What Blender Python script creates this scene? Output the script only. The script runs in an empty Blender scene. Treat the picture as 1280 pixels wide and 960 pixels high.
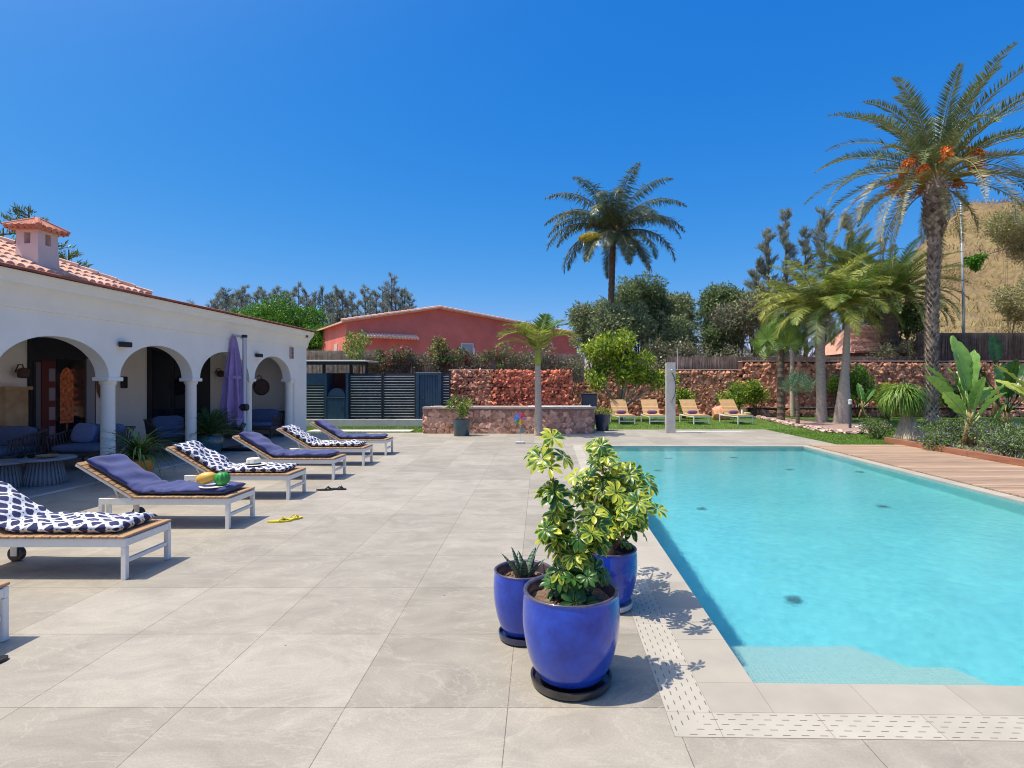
import bpy, math, random
import numpy as np
from mathutils import Vector, Matrix
from math import sin, cos, pi, radians, sqrt, atan2

random.seed(7)
rng = np.random.default_rng(7)
sc = bpy.context.scene
COL = sc.collection

# ------------------------------------------------------------------ camera
cam = bpy.data.cameras.new('camera')
cam_o = bpy.data.objects.new('camera', cam)
COL.objects.link(cam_o)
sc.camera = cam_o
cam.lens = 19.69
cam.shift_x = -0.0266
cam.shift_y = -0.0016
cam.clip_end = 3000
cam_o.location = (0, 0, 1.6)
cam_o.rotation_euler = (pi / 2, 0, 0)

# ------------------------------------------------------------------ sky + sun
SUN_EL = 65.0
sun_dir = Vector((-cos(radians(SUN_EL)) * 0.995, -cos(radians(SUN_EL)) * 0.16, sin(radians(SUN_EL))))
w = bpy.data.worlds.new("World")
sc.world = w
w.use_nodes = True
nt = w.node_tree
sky = nt.nodes.new('ShaderNodeTexSky')
sky.sky_type = 'NISHITA'
sky.sun_disc = False
sky.sun_elevation = radians(SUN_EL)
sky.sun_rotation = atan2(sun_dir.x, sun_dir.y)
sky.altitude = 2000
sky.air_density = 1.0
sky.dust_density = 0.0
sky.ozone_density = 3.0
# camera-like colour response of the clear sky: one power curve per channel
sp_ = nt.nodes.new('ShaderNodeSeparateColor'); cb_ = nt.nodes.new('ShaderNodeCombineColor')
nt.links.new(sky.outputs[0], sp_.inputs[0])
for ch, (a_, g_) in enumerate(((0.125, 2.0), (0.72, 0.74), (2.42, 0.29))):
    pw = nt.nodes.new('ShaderNodeMath'); pw.operation = 'POWER'; pw.inputs[1].default_value = g_
    ml = nt.nodes.new('ShaderNodeMath'); ml.operation = 'MULTIPLY'; ml.inputs[1].default_value = a_
    nt.links.new(sp_.outputs[ch], pw.inputs[0]); nt.links.new(pw.outputs[0], ml.inputs[0]); nt.links.new(ml.outputs[0], cb_.inputs[ch])
# warm glow added round the sun, out of view, to lift the shade
tcw = nt.nodes.new('ShaderNodeTexCoord'); dt = nt.nodes.new('ShaderNodeVectorMath'); dt.operation = 'DOT_PRODUCT'
dt.inputs[1].default_value = sun_dir.normalized(); nt.links.new(tcw.outputs['Generated'], dt.inputs[0])
mx_ = nt.nodes.new('ShaderNodeMath'); mx_.operation = 'MAXIMUM'; mx_.inputs[1].default_value = 0.0; nt.links.new(dt.outputs['Value'], mx_.inputs[0])
pw = nt.nodes.new('ShaderNodeMath'); pw.operation = 'POWER'; pw.inputs[1].default_value = 8.0; nt.links.new(mx_.outputs[0], pw.inputs[0])
sc_ = nt.nodes.new('ShaderNodeVectorMath'); sc_.operation = 'SCALE'; sc_.inputs[0].default_value = (11.0, 10.2, 7.6); nt.links.new(pw.outputs[0], sc_.inputs['Scale'])
ad_ = nt.nodes.new('ShaderNodeVectorMath'); ad_.operation = 'ADD'; nt.links.new(cb_.outputs[0], ad_.inputs[0]); nt.links.new(sc_.outputs[0], ad_.inputs[1])
nt.links.new(ad_.outputs[0], nt.nodes['Background'].inputs[0])
nt.nodes['Background'].inputs[1].default_value = 0.122

sun = bpy.data.lights.new('sun', 'SUN')
sun.energy = 3.0
sun.angle = radians(0.53)
sun.color = (1.0, 0.91, 0.77)
sun.cycles.is_caustics_light = True
sun_o = bpy.data.objects.new('sun', sun)
COL.objects.link(sun_o)
sun_o.rotation_euler = sun_dir.to_track_quat('Z', 'Y').to_euler()

sc.view_settings.view_transform = 'Standard'
sc.view_settings.look = 'None'
sc.view_settings.gamma = 1
sc.view_settings.exposure = 0.8
sc.render.engine = 'CYCLES'
sc.cycles.max_bounces = 8
sc.cycles.transparent_max_bounces = 8
sc.cycles.use_denoising = True
sc.cycles.sample_clamp_indirect = 6
sc.cycles.filter_width = 1.05

# ------------------------------------------------------------------ materials
def _n(nt, t): return nt.nodes.new(t)

def mat(name, base, rough=0.6, noise=None, bump=None, metal=0.0, spec=0.5, coat=0.0, island=0.0, base2=None, trans=0.0, sheen=0.0, coord='Object', stretch=None):
    """noise=(scale, amount) mixes base with base2 (or a darker/lighter variant); island varies value per leaf/stone."""
    m = bpy.data.materials.new(name)
    m.use_nodes = True
    nt = m.node_tree
    b = nt.nodes['Principled BSDF']
    b.inputs['Roughness'].default_value = rough
    b.inputs['Metallic'].default_value = metal
    b.inputs['Specular IOR Level'].default_value = spec
    if coat:
        b.inputs['Coat Weight'].default_value = coat
        b.inputs['Coat Roughness'].default_value = 0.06
    if sheen:
        b.inputs['Sheen Weight'].default_value = sheen
    col = None
    tc = _n(nt, 'ShaderNodeTexCoord')
    src = tc.outputs[coord]
    if stretch:
        mp = _n(nt, 'ShaderNodeMapping')
        mp.inputs['Scale'].default_value = stretch
        nt.links.new(src, mp.inputs['Vector'])
        src = mp.outputs[0]
    if noise:
        t = _n(nt, 'ShaderNodeTexNoise')
        t.inputs['Scale'].default_value = noise[0]
        t.inputs['Detail'].default_value = 6
        t.inputs['Roughness'].default_value = 0.62
        nt.links.new(src, t.inputs['Vector'])
        mx = _n(nt, 'ShaderNodeMix'); mx.data_type = 'RGBA'
        a = noise[1]
        if base2 is None:
            c1 = [max(0, c * (1 - a)) for c in base]; c2 = [min(1, c * (1 + a)) for c in base]
        else:
            c1, c2 = base, base2
        mx.inputs[6].default_value = (*c1, 1); mx.inputs[7].default_value = (*c2, 1)
        rp = _n(nt, 'ShaderNodeMapRange')
        rp.inputs['From Min'].default_value = 0.32; rp.inputs['From Max'].default_value = 0.68
        nt.links.new(t.outputs['Fac'], rp.inputs['Value'])
        nt.links.new(rp.outputs[0], mx.inputs[0])
        col = mx.outputs[2]
    if island:
        g = _n(nt, 'ShaderNodeNewGeometry')
        h = _n(nt, 'ShaderNodeHueSaturation')
        mr = _n(nt, 'ShaderNodeMapRange')
        mr.inputs['To Min'].default_value = 1 - island; mr.inputs['To Max'].default_value = 1 + island
        nt.links.new(g.outputs['Random Per Island'], mr.inputs['Value'])
        nt.links.new(mr.outputs[0], h.inputs['Value'])
        if col is not None: nt.links.new(col, h.inputs['Color'])
        else: h.inputs['Color'].default_value = (*base, 1)
        col = h.outputs[0]
    if col is not None: nt.links.new(col, b.inputs['Base Color'])
    else: b.inputs['Base Color'].default_value = (*base, 1)
    if bump:
        t2 = _n(nt, 'ShaderNodeTexNoise')
        t2.inputs['Scale'].default_value = bump[0]
        t2.inputs['Detail'].default_value = 5
        nt.links.new(src, t2.inputs['Vector'])
        bp = _n(nt, 'ShaderNodeBump')
        bp.inputs['Strength'].default_value = bump[1]
        bp.inputs['Distance'].default_value = bump[2] if len(bump) > 2 else 0.02
        nt.links.new(t2.outputs['Fac'], bp.inputs['Height'])
        nt.links.new(bp.outputs[0], b.inputs['Normal'])
    if trans:
        tr = _n(nt, 'ShaderNodeBsdfTranslucent')
        if col is not None: nt.links.new(col, tr.inputs['Color'])
        else: tr.inputs['Color'].default_value = (*base, 1)
        ms = _n(nt, 'ShaderNodeMixShader')
        ms.inputs[0].default_value = trans
        nt.links.new(b.outputs[0], ms.inputs[1]); nt.links.new(tr.outputs[0], ms.inputs[2])
        nt.links.new(ms.outputs[0], nt.nodes['Material Output'].inputs[0])
    return m

def leafmat(name, c1, c2, island=0.35, rough=0.5, trans=0.3, spec=0.4, nscale=1.2):
    return mat(name, c1, rough, noise=(nscale, 0.3), base2=c2, island=island, trans=trans, spec=spec)

# ------------------------------------------------------------------ mesh builder
class MB:
    def __init__(s):
        s.v = []; s.n = 0; s.f = []; s.fm = []; s.uv = []; s.cur = 0; s.anyuv = False
    def add(s, verts, faces, m=None, uv=None):
        verts = np.asarray(verts, dtype=np.float64).reshape(-1, 3)
        o = s.n
        s.v.append(verts); s.n += len(verts)
        if uv is None: s.uv.append(np.zeros((len(verts), 2)))
        else: s.uv.append(np.asarray(uv, dtype=np.float64)); s.anyuv = True
        m = s.cur if m is None else m
        if isinstance(faces, np.ndarray):
            s.f.append(faces + o); s.fm.append(np.full(len(faces), m))
        else:
            by = {}
            for f in faces: by.setdefault(len(f), []).append(f)
            for k, fs in by.items():
                s.f.append(np.array(fs) + o); s.fm.append(np.full(len(fs), m))
        return s
    def box(s, x0, x1, y0, y1, z0, z1, m=None, rot=None, ctr=None):
        v = np.array([(x, y, z) for z in (z0, z1) for y in (y0, y1) for x in (x0, x1)], dtype=float)
        if rot is not None:
            c = np.array(ctr if ctr is not None else v.mean(0))
            R = np.array(rot.to_3x3())
            v = (v - c) @ R.T + c
        f = [(0, 2, 3, 1), (4, 5, 7, 6), (0, 1, 5, 4), (2, 6, 7, 3), (0, 4, 6, 2), (1, 3, 7, 5)]
        return s.add(v, f, m)
    def rbox(s, x0, x1, y0, y1, z0, z1, r=0.01, m=None):
        """box with chamfered vertical and top edges"""
        r = min(r, (x1 - x0) / 2.01, (y1 - y0) / 2.01, (z1 - z0) / 2.01)
        def ring(i, z): return [(x0 + i, y0 + r, z), (x0 + r, y0 + i, z), (x1 - r, y0 + i, z), (x1 - i, y0 + r, z), (x1 - i, y1 - r, z), (x1 - r, y1 - i, z), (x0 + r, y1 - i, z), (x0 + i, y1 - r, z)]
        def inner(z): return [(x0 + r, y0 + r, z)] * 2 + [(x1 - r, y0 + r, z)] * 2 + [(x1 - r, y1 - r, z)] * 2 + [(x0 + r, y1 - r, z)] * 2
        def small(z): return [(x0 + r, y0 + 1.4 * r, z), (x0 + 1.4 * r, y0 + r, z), (x1 - 1.4 * r, y0 + r, z), (x1 - r, y0 + 1.4 * r, z), (x1 - r, y1 - 1.4 * r, z), (x1 - 1.4 * r, y1 - r, z), (x0 + 1.4 * r, y1 - r, z), (x0 + r, y1 - 1.4 * r, z)] if min(x1 - x0, y1 - y0) > 3 * r else inner(z)
        rs = [small(z0), ring(0, z0 + r), ring(0, z1 - r), small(z1)]
        v = [p for q in rs for p in q]
        f = [tuple(range(7, -1, -1)), tuple(range(24, 32))]
        for k in range(3):
            for i in range(8):
                j = (i + 1) % 8
                f.append((k * 8 + i, k * 8 + j, k * 8 + 8 + j, k * 8 + 8 + i))
        return s.add(v, f, m)
    def lathe(s, prof, n=24, c=(0, 0, 0), m=None, capb=True, capt=True, mod=None):
        v = []
        for (r, z) in prof:
            for i in range(n):
                a = 2 * pi * i / n
                rr = r if mod is None else r * mod(a, z)
                v.append((c[0] + rr * cos(a), c[1] + rr * sin(a), c[2] + z))
        f = []
        for k in range(len(prof) - 1):
            for i in range(n):
                j = (i + 1) % n
                f.append((k * n + i, k * n + j, k * n + n + j, k * n + n + i))
        if capb: f.append(tuple(range(n - 1, -1, -1)))
        if capt: f.append(tuple(range((len(prof) - 1) * n, len(prof) * n)))
        return s.add(v, f, m)
    def tube(s, pts, rad, n=8, m=None, caps=True):
        pts = [Vector(p) for p in pts]
        if not hasattr(rad, '__len__'): rad = [rad] * len(pts)
        v = []; up = None
        for i, p in enumerate(pts):
            t = (pts[min(i + 1, len(pts) - 1)] - pts[max(i - 1, 0)]).normalized()
            if up is None:
                up = Vector((0, 0, 1)) if abs(t.z) < 0.9 else Vector((1, 0, 0))
            a = t.cross(up); 
            if a.length < 1e-5: a = t.orthogonal()
            a.normalize(); b = a.cross(t).normalized(); up = b
            for k in range(n):
                an = 2 * pi * k / n
                v.append(tuple(p + (a * cos(an) + b * sin(an)) * rad[i]))
        f = []
        for k in range(len(pts) - 1):
            for i in range(n):
                j = (i + 1) % n
                f.append((k * n + i, k * n + j, k * n + n + j, k * n + n + i))
        if caps:
            f.append(tuple(range(n - 1, -1, -1))); f.append(tuple(range((len(pts) - 1) * n, len(pts) * n)))
        return s.add(v, f, m)
    def cyl(s, p0, p1, r, n=12, m=None): return s.tube([p0, p1], [r, r], n, m)
    def blades(s, P, D, L, W, N=None, widest=0.35, fold=0.0, m=None):
        """bulk 4-point leaves: P base, D unit dir, L length, W width"""
        P = np.asarray(P, float); D = np.asarray(D, float); n = len(P)
        L = np.broadcast_to(L, n).reshape(-1, 1); W = np.broadcast_to(W, n).reshape(-1, 1)
        if N is None: N = rng.normal(size=(n, 3))
        S = np.cross(D, N); S /= (np.linalg.norm(S, axis=1, keepdims=True) + 1e-9)
        U = np.cross(S, D)
        mid = P + D * L * widest
        v = np.stack([P, mid + S * W / 2 + U * fold * W, P + D * L, mid - S * W / 2 + U * fold * W], 1).reshape(-1, 3)
        f = np.arange(4 * n).reshape(n, 4)
        return s.add(v, f, m)
    def build(s, name, mats, parent=None, smooth=False, loc=None, rotz=None, label=None):
        me = bpy.data.meshes.new(name)
        V = np.concatenate(s.v) if s.v else np.zeros((0, 3))
        loops = np.concatenate([f.ravel() for f in s.f])
        tot = np.concatenate([np.full(len(f), f.shape[1]) for f in s.f])
        start = np.concatenate([[0], np.cumsum(tot)[:-1]])
        me.vertices.add(len(V)); me.vertices.foreach_set('co', V.ravel().astype(np.float32))
        me.loops.add(len(loops)); me.loops.foreach_set('vertex_index', loops.astype(np.int32))
        me.polygons.add(len(tot)); me.polygons.foreach_set('loop_start', start.astype(np.int32))
        try: me.polygons.foreach_set('loop_total', tot.astype(np.int32))
        except Exception: pass
        me.polygons.foreach_set('material_index', np.concatenate(s.fm).astype(np.int32))
        me.polygons.foreach_set('use_smooth', np.full(len(tot), bool(smooth)))
        if s.anyuv:
            uvl = me.uv_layers.new(name='UVMap')
            uvl.data.foreach_set('uv', np.concatenate(s.uv)[loops].ravel().astype(np.float32))
        me.update(calc_edges=True); me.validate()
        if not isinstance(mats, (list, tuple)): mats = [mats]
        for m in mats: me.materials.append(m)
        o = bpy.data.objects.new(name, me)
        COL.objects.link(o)
        if parent is not None: o.parent = parent
        if loc is not None: o.location = loc
        if rotz is not None: o.rotation_euler = (0, 0, rotz)
        if label: o['label'] = label
        if smooth == 'auto':
            me.polygons.foreach_set('use_smooth', np.full(len(tot), True))
            me.set_sharp_from_angle(angle=radians(40))
        return o

def tag(o, label, cat, group=None):
    o['label'] = label; o['category'] = cat
    if group: o['group'] = group
    return o
def thing(name, label, cat, loc=(0, 0, 0), rotz=0, group=None):
    o = bpy.data.objects.new(name, None)
    COL.objects.link(o)
    o.location = loc; o.rotation_euler = (0, 0, rotz)
    o.empty_display_size = 0.2
    return tag(o, label, cat, group)
def struct(o, kind='structure'):
    o['kind'] = kind; return o
def copy_tree(o, parent=None):
    c = o.copy(); COL.objects.link(c)
    if parent is not None: c.parent = parent
    for ch in list(o.children): copy_tree(ch, c)
    return c

F = 700.0; VX = 674.0; HY = 478.0; RZ = -0.02
def at(px, Y, py=None, z=None):
    X = (px - VX) / F * Y
    if py is not None: return (X, Y, 1.6 + (HY - py) / F * Y)
    return (X, Y, 0 if z is None else z)
def rot(x, y, z=0): return (x * cos(RZ) - y * sin(RZ), x * sin(RZ) + y * cos(RZ), z)

# ------------------------------------------------------------------ materials (shared)
M = {}
M['white_wall'] = mat('white_plaster', (0.91, 0.87, 0.74), 0.85, noise=(1.3, 0.04), bump=(60, 0.15, 0.004))
M['white_paint'] = mat('white_paint_metal', (0.78, 0.75, 0.66), 0.4, noise=(6, 0.04))
M['terracotta'] = mat('terracotta', (0.48, 0.19, 0.12), 0.8, noise=(4, 0.35), base2=(0.62, 0.33, 0.22), bump=(30, 0.3, 0.01))
M['terracotta_trim'] = mat('terracotta_trim', (0.30, 0.09, 0.05), 0.8, noise=(5, 0.3))
M['dark_frame'] = mat('dark_frame', (0.012, 0.014, 0.02), 0.35, noise=(4, 0.2))
M['dark_glass'] = mat('dark_glass', (0.01, 0.012, 0.016), 0.05, spec=0.6)
M['black'] = mat('black_plastic', (0.012, 0.012, 0.014), 0.45, noise=(10, 0.2))
M['navy_paint'] = mat('navy_paint', (0.022, 0.062, 0.11), 0.5, noise=(5, 0.2), bump=(40, 0.1, 0.004))
M['slat_dark'] = mat('slat_dark', (0.016, 0.022, 0.032), 0.45, noise=(3, 0.2))
M['slat_lit_edge'] = mat('slat_lit_edge', (0.80, 0.78, 0.74), 0.5, noise=(3, 0.2))
M['concrete'] = mat('concrete', (0.50, 0.48, 0.45), 0.9, noise=(3, 0.12), bump=(40, 0.2, 0.005))
M['soil'] = mat('soil', (0.10, 0.055, 0.032), 0.95, noise=(22, 0.45), bump=(60, 0.8, 0.02), base2=(0.26, 0.17, 0.11))
M['teak'] = mat('teak_wood', (0.36, 0.20, 0.09), 0.6, noise=(7, 0.3), base2=(0.50, 0.30, 0.15), island=0.16, stretch=(6, 1, 6), bump=(30, 0.1, 0.004))
M['teak_pale'] = mat('orange_wood', (0.60, 0.37, 0.17), 0.55, noise=(7, 0.2), island=0.12, stretch=(1, 5, 1))
M['wicker'] = mat('wicker', (0.10, 0.075, 0.07), 0.75, noise=(60, 0.5), bump=(120, 0.6, 0.01))
M['blue_fabric'] = mat('blue_fabric', (0.048, 0.060, 0.180), 0.9, noise=(9, 0.12), bump=(14, 0.25, 0.02), sheen=0.15)
M['porch_fabric'] = mat('porch_fabric', (0.13, 0.17, 0.30), 0.9, noise=(14, 0.1), bump=(200, 0.2, 0.003))
M['purple'] = mat('purple_canvas', (0.36, 0.25, 0.48), 0.85, noise=(3, 0.15), bump=(10, 0.2, 0.01), trans=0.15)
M['bark'] = mat('bark', (0.13, 0.095, 0.065), 0.95, noise=(8, 0.4), bump=(20, 0.8, 0.03))
M['bark_pale'] = mat('pale_trunk', (0.60, 0.50, 0.40), 0.9, noise=(9, 0.25), base2=(0.34, 0.27, 0.21), bump=(14, 0.6, 0.02), stretch=(1, 1, 6))
M['lava'] = mat('lava_stone', (0.42, 0.10, 0.055), 0.95, noise=(3.5, 0.4), base2=(0.78, 0.27, 0.15), island=0.5, bump=(45, 0.8, 0.02))
M['lava_brown'] = mat('brown_lava_stone', (0.44, 0.16, 0.085), 0.95, noise=(3.5, 0.4), base2=(0.76, 0.40, 0.25), island=0.45, bump=(45, 0.8, 0.02))
M['lava_gap'] = mat('stone_joint', (0.11, 0.04, 0.028), 0.95, noise=(10, 0.4), bump=(40, 0.6, 0.02))
M['mortar'] = mat('pale_mortar', (0.40, 0.27, 0.22), 0.95, noise=(14, 0.25), bump=(40, 0.5, 0.02))

def tile_mat():
    m = bpy.data.materials.new('stone_tile_paving'); m.use_nodes = True
    nt = m.node_tree; b = nt.nodes['Principled BSDF']; L = nt.links
    tc = _n(nt, 'ShaderNodeTexCoord')
    mp = _n(nt, 'ShaderNodeMapping'); mp.inputs['Location'].default_value = (0.155 + 8, -2.755 + 8.05, 0)
    L.new(tc.outputs['Object'], mp.inputs['Vector'])
    br = _n(nt, 'ShaderNodeTexBrick')
    br.offset = 0; br.squash = 1
    br.inputs['Scale'].default_value = 1
    br.inputs['Brick Width'].default_value = 0.8
    br.inputs['Row Height'].default_value = 0.805
    br.inputs['Mortar Size'].default_value = 0.0023
    br.inputs['Mortar Smooth'].default_value = 0.1
    br.inputs['Bias'].default_value = 0
    br.inputs['Color1'].default_value = (0.305, 0.272, 0.216, 1)
    br.inputs['Color2'].default_value = (0.378, 0.338, 0.274, 1)
    br.inputs['Mortar'].default_value = (0.17, 0.13, 0.095, 1)
    L.new(mp.outputs[0], br.inputs['Vector'])
    # cloudy mottling, stretched a little
    mp2 = _n(nt, 'ShaderNodeMapping'); mp2.inputs['Scale'].default_value = (1.0, 1.6, 1); mp2.inputs['Rotation'].default_value = (0, 0, 0.5)
    L.new(tc.outputs['Object'], mp2.inputs['Vector'])
    n1 = _n(nt, 'ShaderNodeTexNoise'); n1.inputs['Scale'].default_value = 2.1; n1.inputs['Detail'].default_value = 9; n1.inputs['Roughness'].default_value = 0.66; n1.inputs['Distortion'].default_value = 0.8
    L.new(mp2.outputs[0], n1.inputs['Vector'])
    r1 = _n(nt, 'ShaderNodeMapRange'); r1.inputs['From Min'].default_value = 0.3; r1.inputs['From Max'].default_value = 0.7
    r1.inputs['To Min'].default_value = 0.80; r1.inputs['To Max'].default_value = 1.16
    L.new(n1.outputs['Fac'], r1.inputs['Value'])
    # pale veins
    n2 = _n(nt, 'ShaderNodeTexNoise'); n2.inputs['Scale'].default_value = 1.3; n2.inputs['Detail'].default_value = 6; n2.inputs['Roughness'].default_value = 0.6; n2.inputs['Distortion'].default_value = 1.6
    L.new(mp2.outputs[0], n2.inputs['Vector'])
    cr = _n(nt, 'ShaderNodeValToRGB')
    e = cr.color_ramp.elements; e[0].position = 0.485; e[0].color = (0, 0, 0, 1); e[1].position = 0.5; e[1].color = (1, 1, 1, 1)
    e2 = cr.color_ramp.elements.new(0.515); e2.color = (0, 0, 0, 1)
    L.new(n2.outputs['Fac'], cr.inputs['Fac'])
    n3 = _n(nt, 'ShaderNodeTexNoise'); n3.inputs['Scale'].default_value = 90; n3.inputs['Detail'].default_value = 3
    L.new(tc.outputs['Object'], n3.inputs['Vector'])
    r3 = _n(nt, 'ShaderNodeMapRange'); r3.inputs['From Min'].default_value = 0.3; r3.inputs['From Max'].default_value = 0.7; r3.inputs['To Min'].default_value = 0.93; r3.inputs['To Max'].default_value = 1.07
    L.new(n3.outputs['Fac'], r3.inputs['Value'])
    mu = _n(nt, 'ShaderNodeMath'); mu.operation = 'MULTIPLY'; L.new(r1.outputs[0], mu.inputs[0]); L.new(r3.outputs[0], mu.inputs[1])
    hsv = _n(nt, 'ShaderNodeHueSaturation'); L.new(br.outputs['Color'], hsv.inputs['Color']); L.new(mu.outputs[0], hsv.inputs['Value'])
    mx = _n(nt, 'ShaderNodeMix'); mx.data_type = 'RGBA'
    vm = _n(nt, 'ShaderNodeMath'); vm.operation = 'MULTIPLY'; vm.inputs[1].default_value = 0.28
    L.new(cr.outputs['Color'], vm.inputs[0]); L.new(vm.outputs[0], mx.inputs[0])
    L.new(hsv.outputs[0], mx.inputs[6]); mx.inputs[7].default_value = (0.50, 0.46, 0.38, 1)
    # sparse rusty / dark specks
    vo = _n(nt, 'ShaderNodeTexVoronoi'); vo.inputs['Scale'].default_value = 2.2; L.new(tc.outputs['Object'], vo.inputs['Vector'])
    sp = _n(nt, 'ShaderNodeMath'); sp.operation = 'LESS_THAN'; sp.inputs[1].default_value = 0.017; L.new(vo.outputs['Distance'], sp.inputs[0])
    mx2 = _n(nt, 'ShaderNodeMix'); mx2.data_type = 'RGBA'; L.new(sp.outputs[0], mx2.inputs[0]); L.new(mx.outputs[2], mx2.inputs[6]); mx2.inputs[7].default_value = (0.12, 0.09, 0.07, 1)
    L.new(mx2.outputs[2], b.inputs['Base Color'])
    b.inputs['Roughness'].default_value = 0.62
    bp = _n(nt, 'ShaderNodeBump'); bp.inputs['Strength'].default_value = 0.25; bp.inputs['Distance'].default_value = 0.004
    L.new(n3.outputs['Fac'], bp.inputs['Height']); L.new(bp.outputs[0], b.inputs['Normal'])
    return m
M['tile'] = tile_mat()

def coping_mat(name, slots):
    """pale stone slabs with joints every half metre; slots = perforated overflow channel"""
    m = bpy.data.materials.new(name); m.use_nodes = True
    nt = m.node_tree; b = nt.nodes['Principled BSDF']; L = nt.links
    uv = _n(nt, 'ShaderNodeUVMap')
    br = _n(nt, 'ShaderNodeTexBrick'); br.offset = 0
    br.inputs['Scale'].default_value = 1; br.inputs['Brick Width'].default_value = 0.5; br.inputs['Row Height'].default_value = 5
    br.inputs['Mortar Size'].default_value = 0.002
    c1, c2 = ((0.42, 0.385, 0.315, 1), (0.47, 0.43, 0.355, 1)) if slots else ((0.37, 0.333, 0.27, 1), (0.415, 0.375, 0.305, 1))
    br.inputs['Color1'].default_value = c1; br.inputs['Color2'].default_value = c2
    br.inputs['Mortar'].default_value = (0.28, 0.22, 0.17, 1)
    L.new(uv.outputs[0], br.inputs['Vector'])
    tc = _n(nt, 'ShaderNodeTexCoord')
    n1 = _n(nt, 'ShaderNodeTexNoise'); n1.inputs['Scale'].default_value = 3; n1.inputs['Detail'].default_value = 8; L.new(tc.outputs['Object'], n1.inputs['Vector'])
    r1 = _n(nt, 'ShaderNodeMapRange'); r1.inputs['From Min'].default_value = 0.3; r1.inputs['From Max'].default_value = 0.7; r1.inputs['To Min'].default_value = 0.9; r1.inputs['To Max'].default_value = 1.08
    L.new(n1.outputs['Fac'], r1.inputs['Value'])
    hsv = _n(nt, 'ShaderNodeHueSaturation'); L.new(br.outputs['Color'], hsv.inputs['Color']); L.new(r1.outputs[0], hsv.inputs['Value'])
    out = hsv.outputs[0]
    if slots:
        sl = _n(nt, 'ShaderNodeTexBrick'); sl.offset = 0.5
        sl.inputs['Scale'].default_value = 1; sl.inputs['Brick Width'].default_value = 0.084; sl.inputs['Row Height'].default_value = 0.0385
        sl.inputs['Mortar Size'].default_value = 0.0
        sp = _n(nt, 'ShaderNodeSeparateXYZ'); L.new(uv.outputs[0], sp.inputs[0])
        def mth(op, a, bb=None, c=None):
            q = _n(nt, 'ShaderNodeMath'); q.operation = op
            for i, x in enumerate((a, bb, c)):
                if x is None: continue
                if isinstance(x, (int, float)): q.inputs[i].default_value = x
                else: L.new(x, q.inputs[i])
            return q.outputs[0]
        v = mth('DIVIDE', sp.outputs[1], 0.0385)
        row = mth('FLOOR', v)
        fv = mth('FRACT', v)
        off = mth('MULTIPLY', mth('MODULO', row, 2.0), 0.5)
        u = mth('ADD', mth('DIVIDE', sp.outputs[0], 0.084), off)
        fu = mth('FRACT', u)
        a1 = mth('LESS_THAN', mth('ABSOLUTE', mth('SUBTRACT', fu, 0.5)), 0.21)
        a2 = mth('LESS_THAN', mth('ABSOLUTE', mth('SUBTRACT', fv, 0.5)), 0.075)
        msk = mth('MULTIPLY', a1, a2)
        mx = _n(nt, 'ShaderNodeMix'); mx.data_type = 'RGBA'
        L.new(msk, mx.inputs[0]); L.new(out, mx.inputs[6]); mx.inputs[7].default_value = (0.17, 0.13, 0.10, 1)
        out = mx.outputs[2]
    L.new(out, b.inputs['Base Color'])
    b.inputs['Roughness'].default_value = 0.7
    return m
M['coping'] = coping_mat('pool_coping_stone', False)
M['slots'] = coping_mat('slotted_channel_stone', True)

def water_mat():
    m = bpy.data.materials.new('pool_water'); m.use_nodes = True
    nt = m.node_tree; b = nt.nodes['Principled BSDF']
    b.inputs['Base Color'].default_value = (0.93, 1, 1, 1)
    b.inputs['Roughness'].default_value = 0.0; b.inputs['IOR'].default_value = 1.33; b.inputs['Transmission Weight'].default_value = 1
    tc = _n(nt, 'ShaderNodeTexCoord')
    mp = _n(nt, 'ShaderNodeMapping'); mp.inputs['Scale'].default_value = (1, 1, 1); mp.inputs['Rotation'].default_value = (0, 0, 0.6)
    nt.links.new(tc.outputs['Object'], mp.inputs[0])
    a = _n(nt, 'ShaderNodeTexNoise'); a.inputs['Scale'].default_value = 8.0; a.inputs['Detail'].default_value = 5; a.inputs['Roughness'].default_value = 0.62
    nt.links.new(mp.outputs[0], a.inputs['Vector'])
    bp = _n(nt, 'ShaderNodeBump'); bp.inputs['Strength'].default_value = 0.22; bp.inputs['Distance'].default_value = 0.03
    nt.links.new(a.outputs['Fac'], bp.inputs['Height'])
    nt.links.new(bp.outputs[0], b.inputs['Normal'])
    return m
M['water'] = water_mat()

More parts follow.
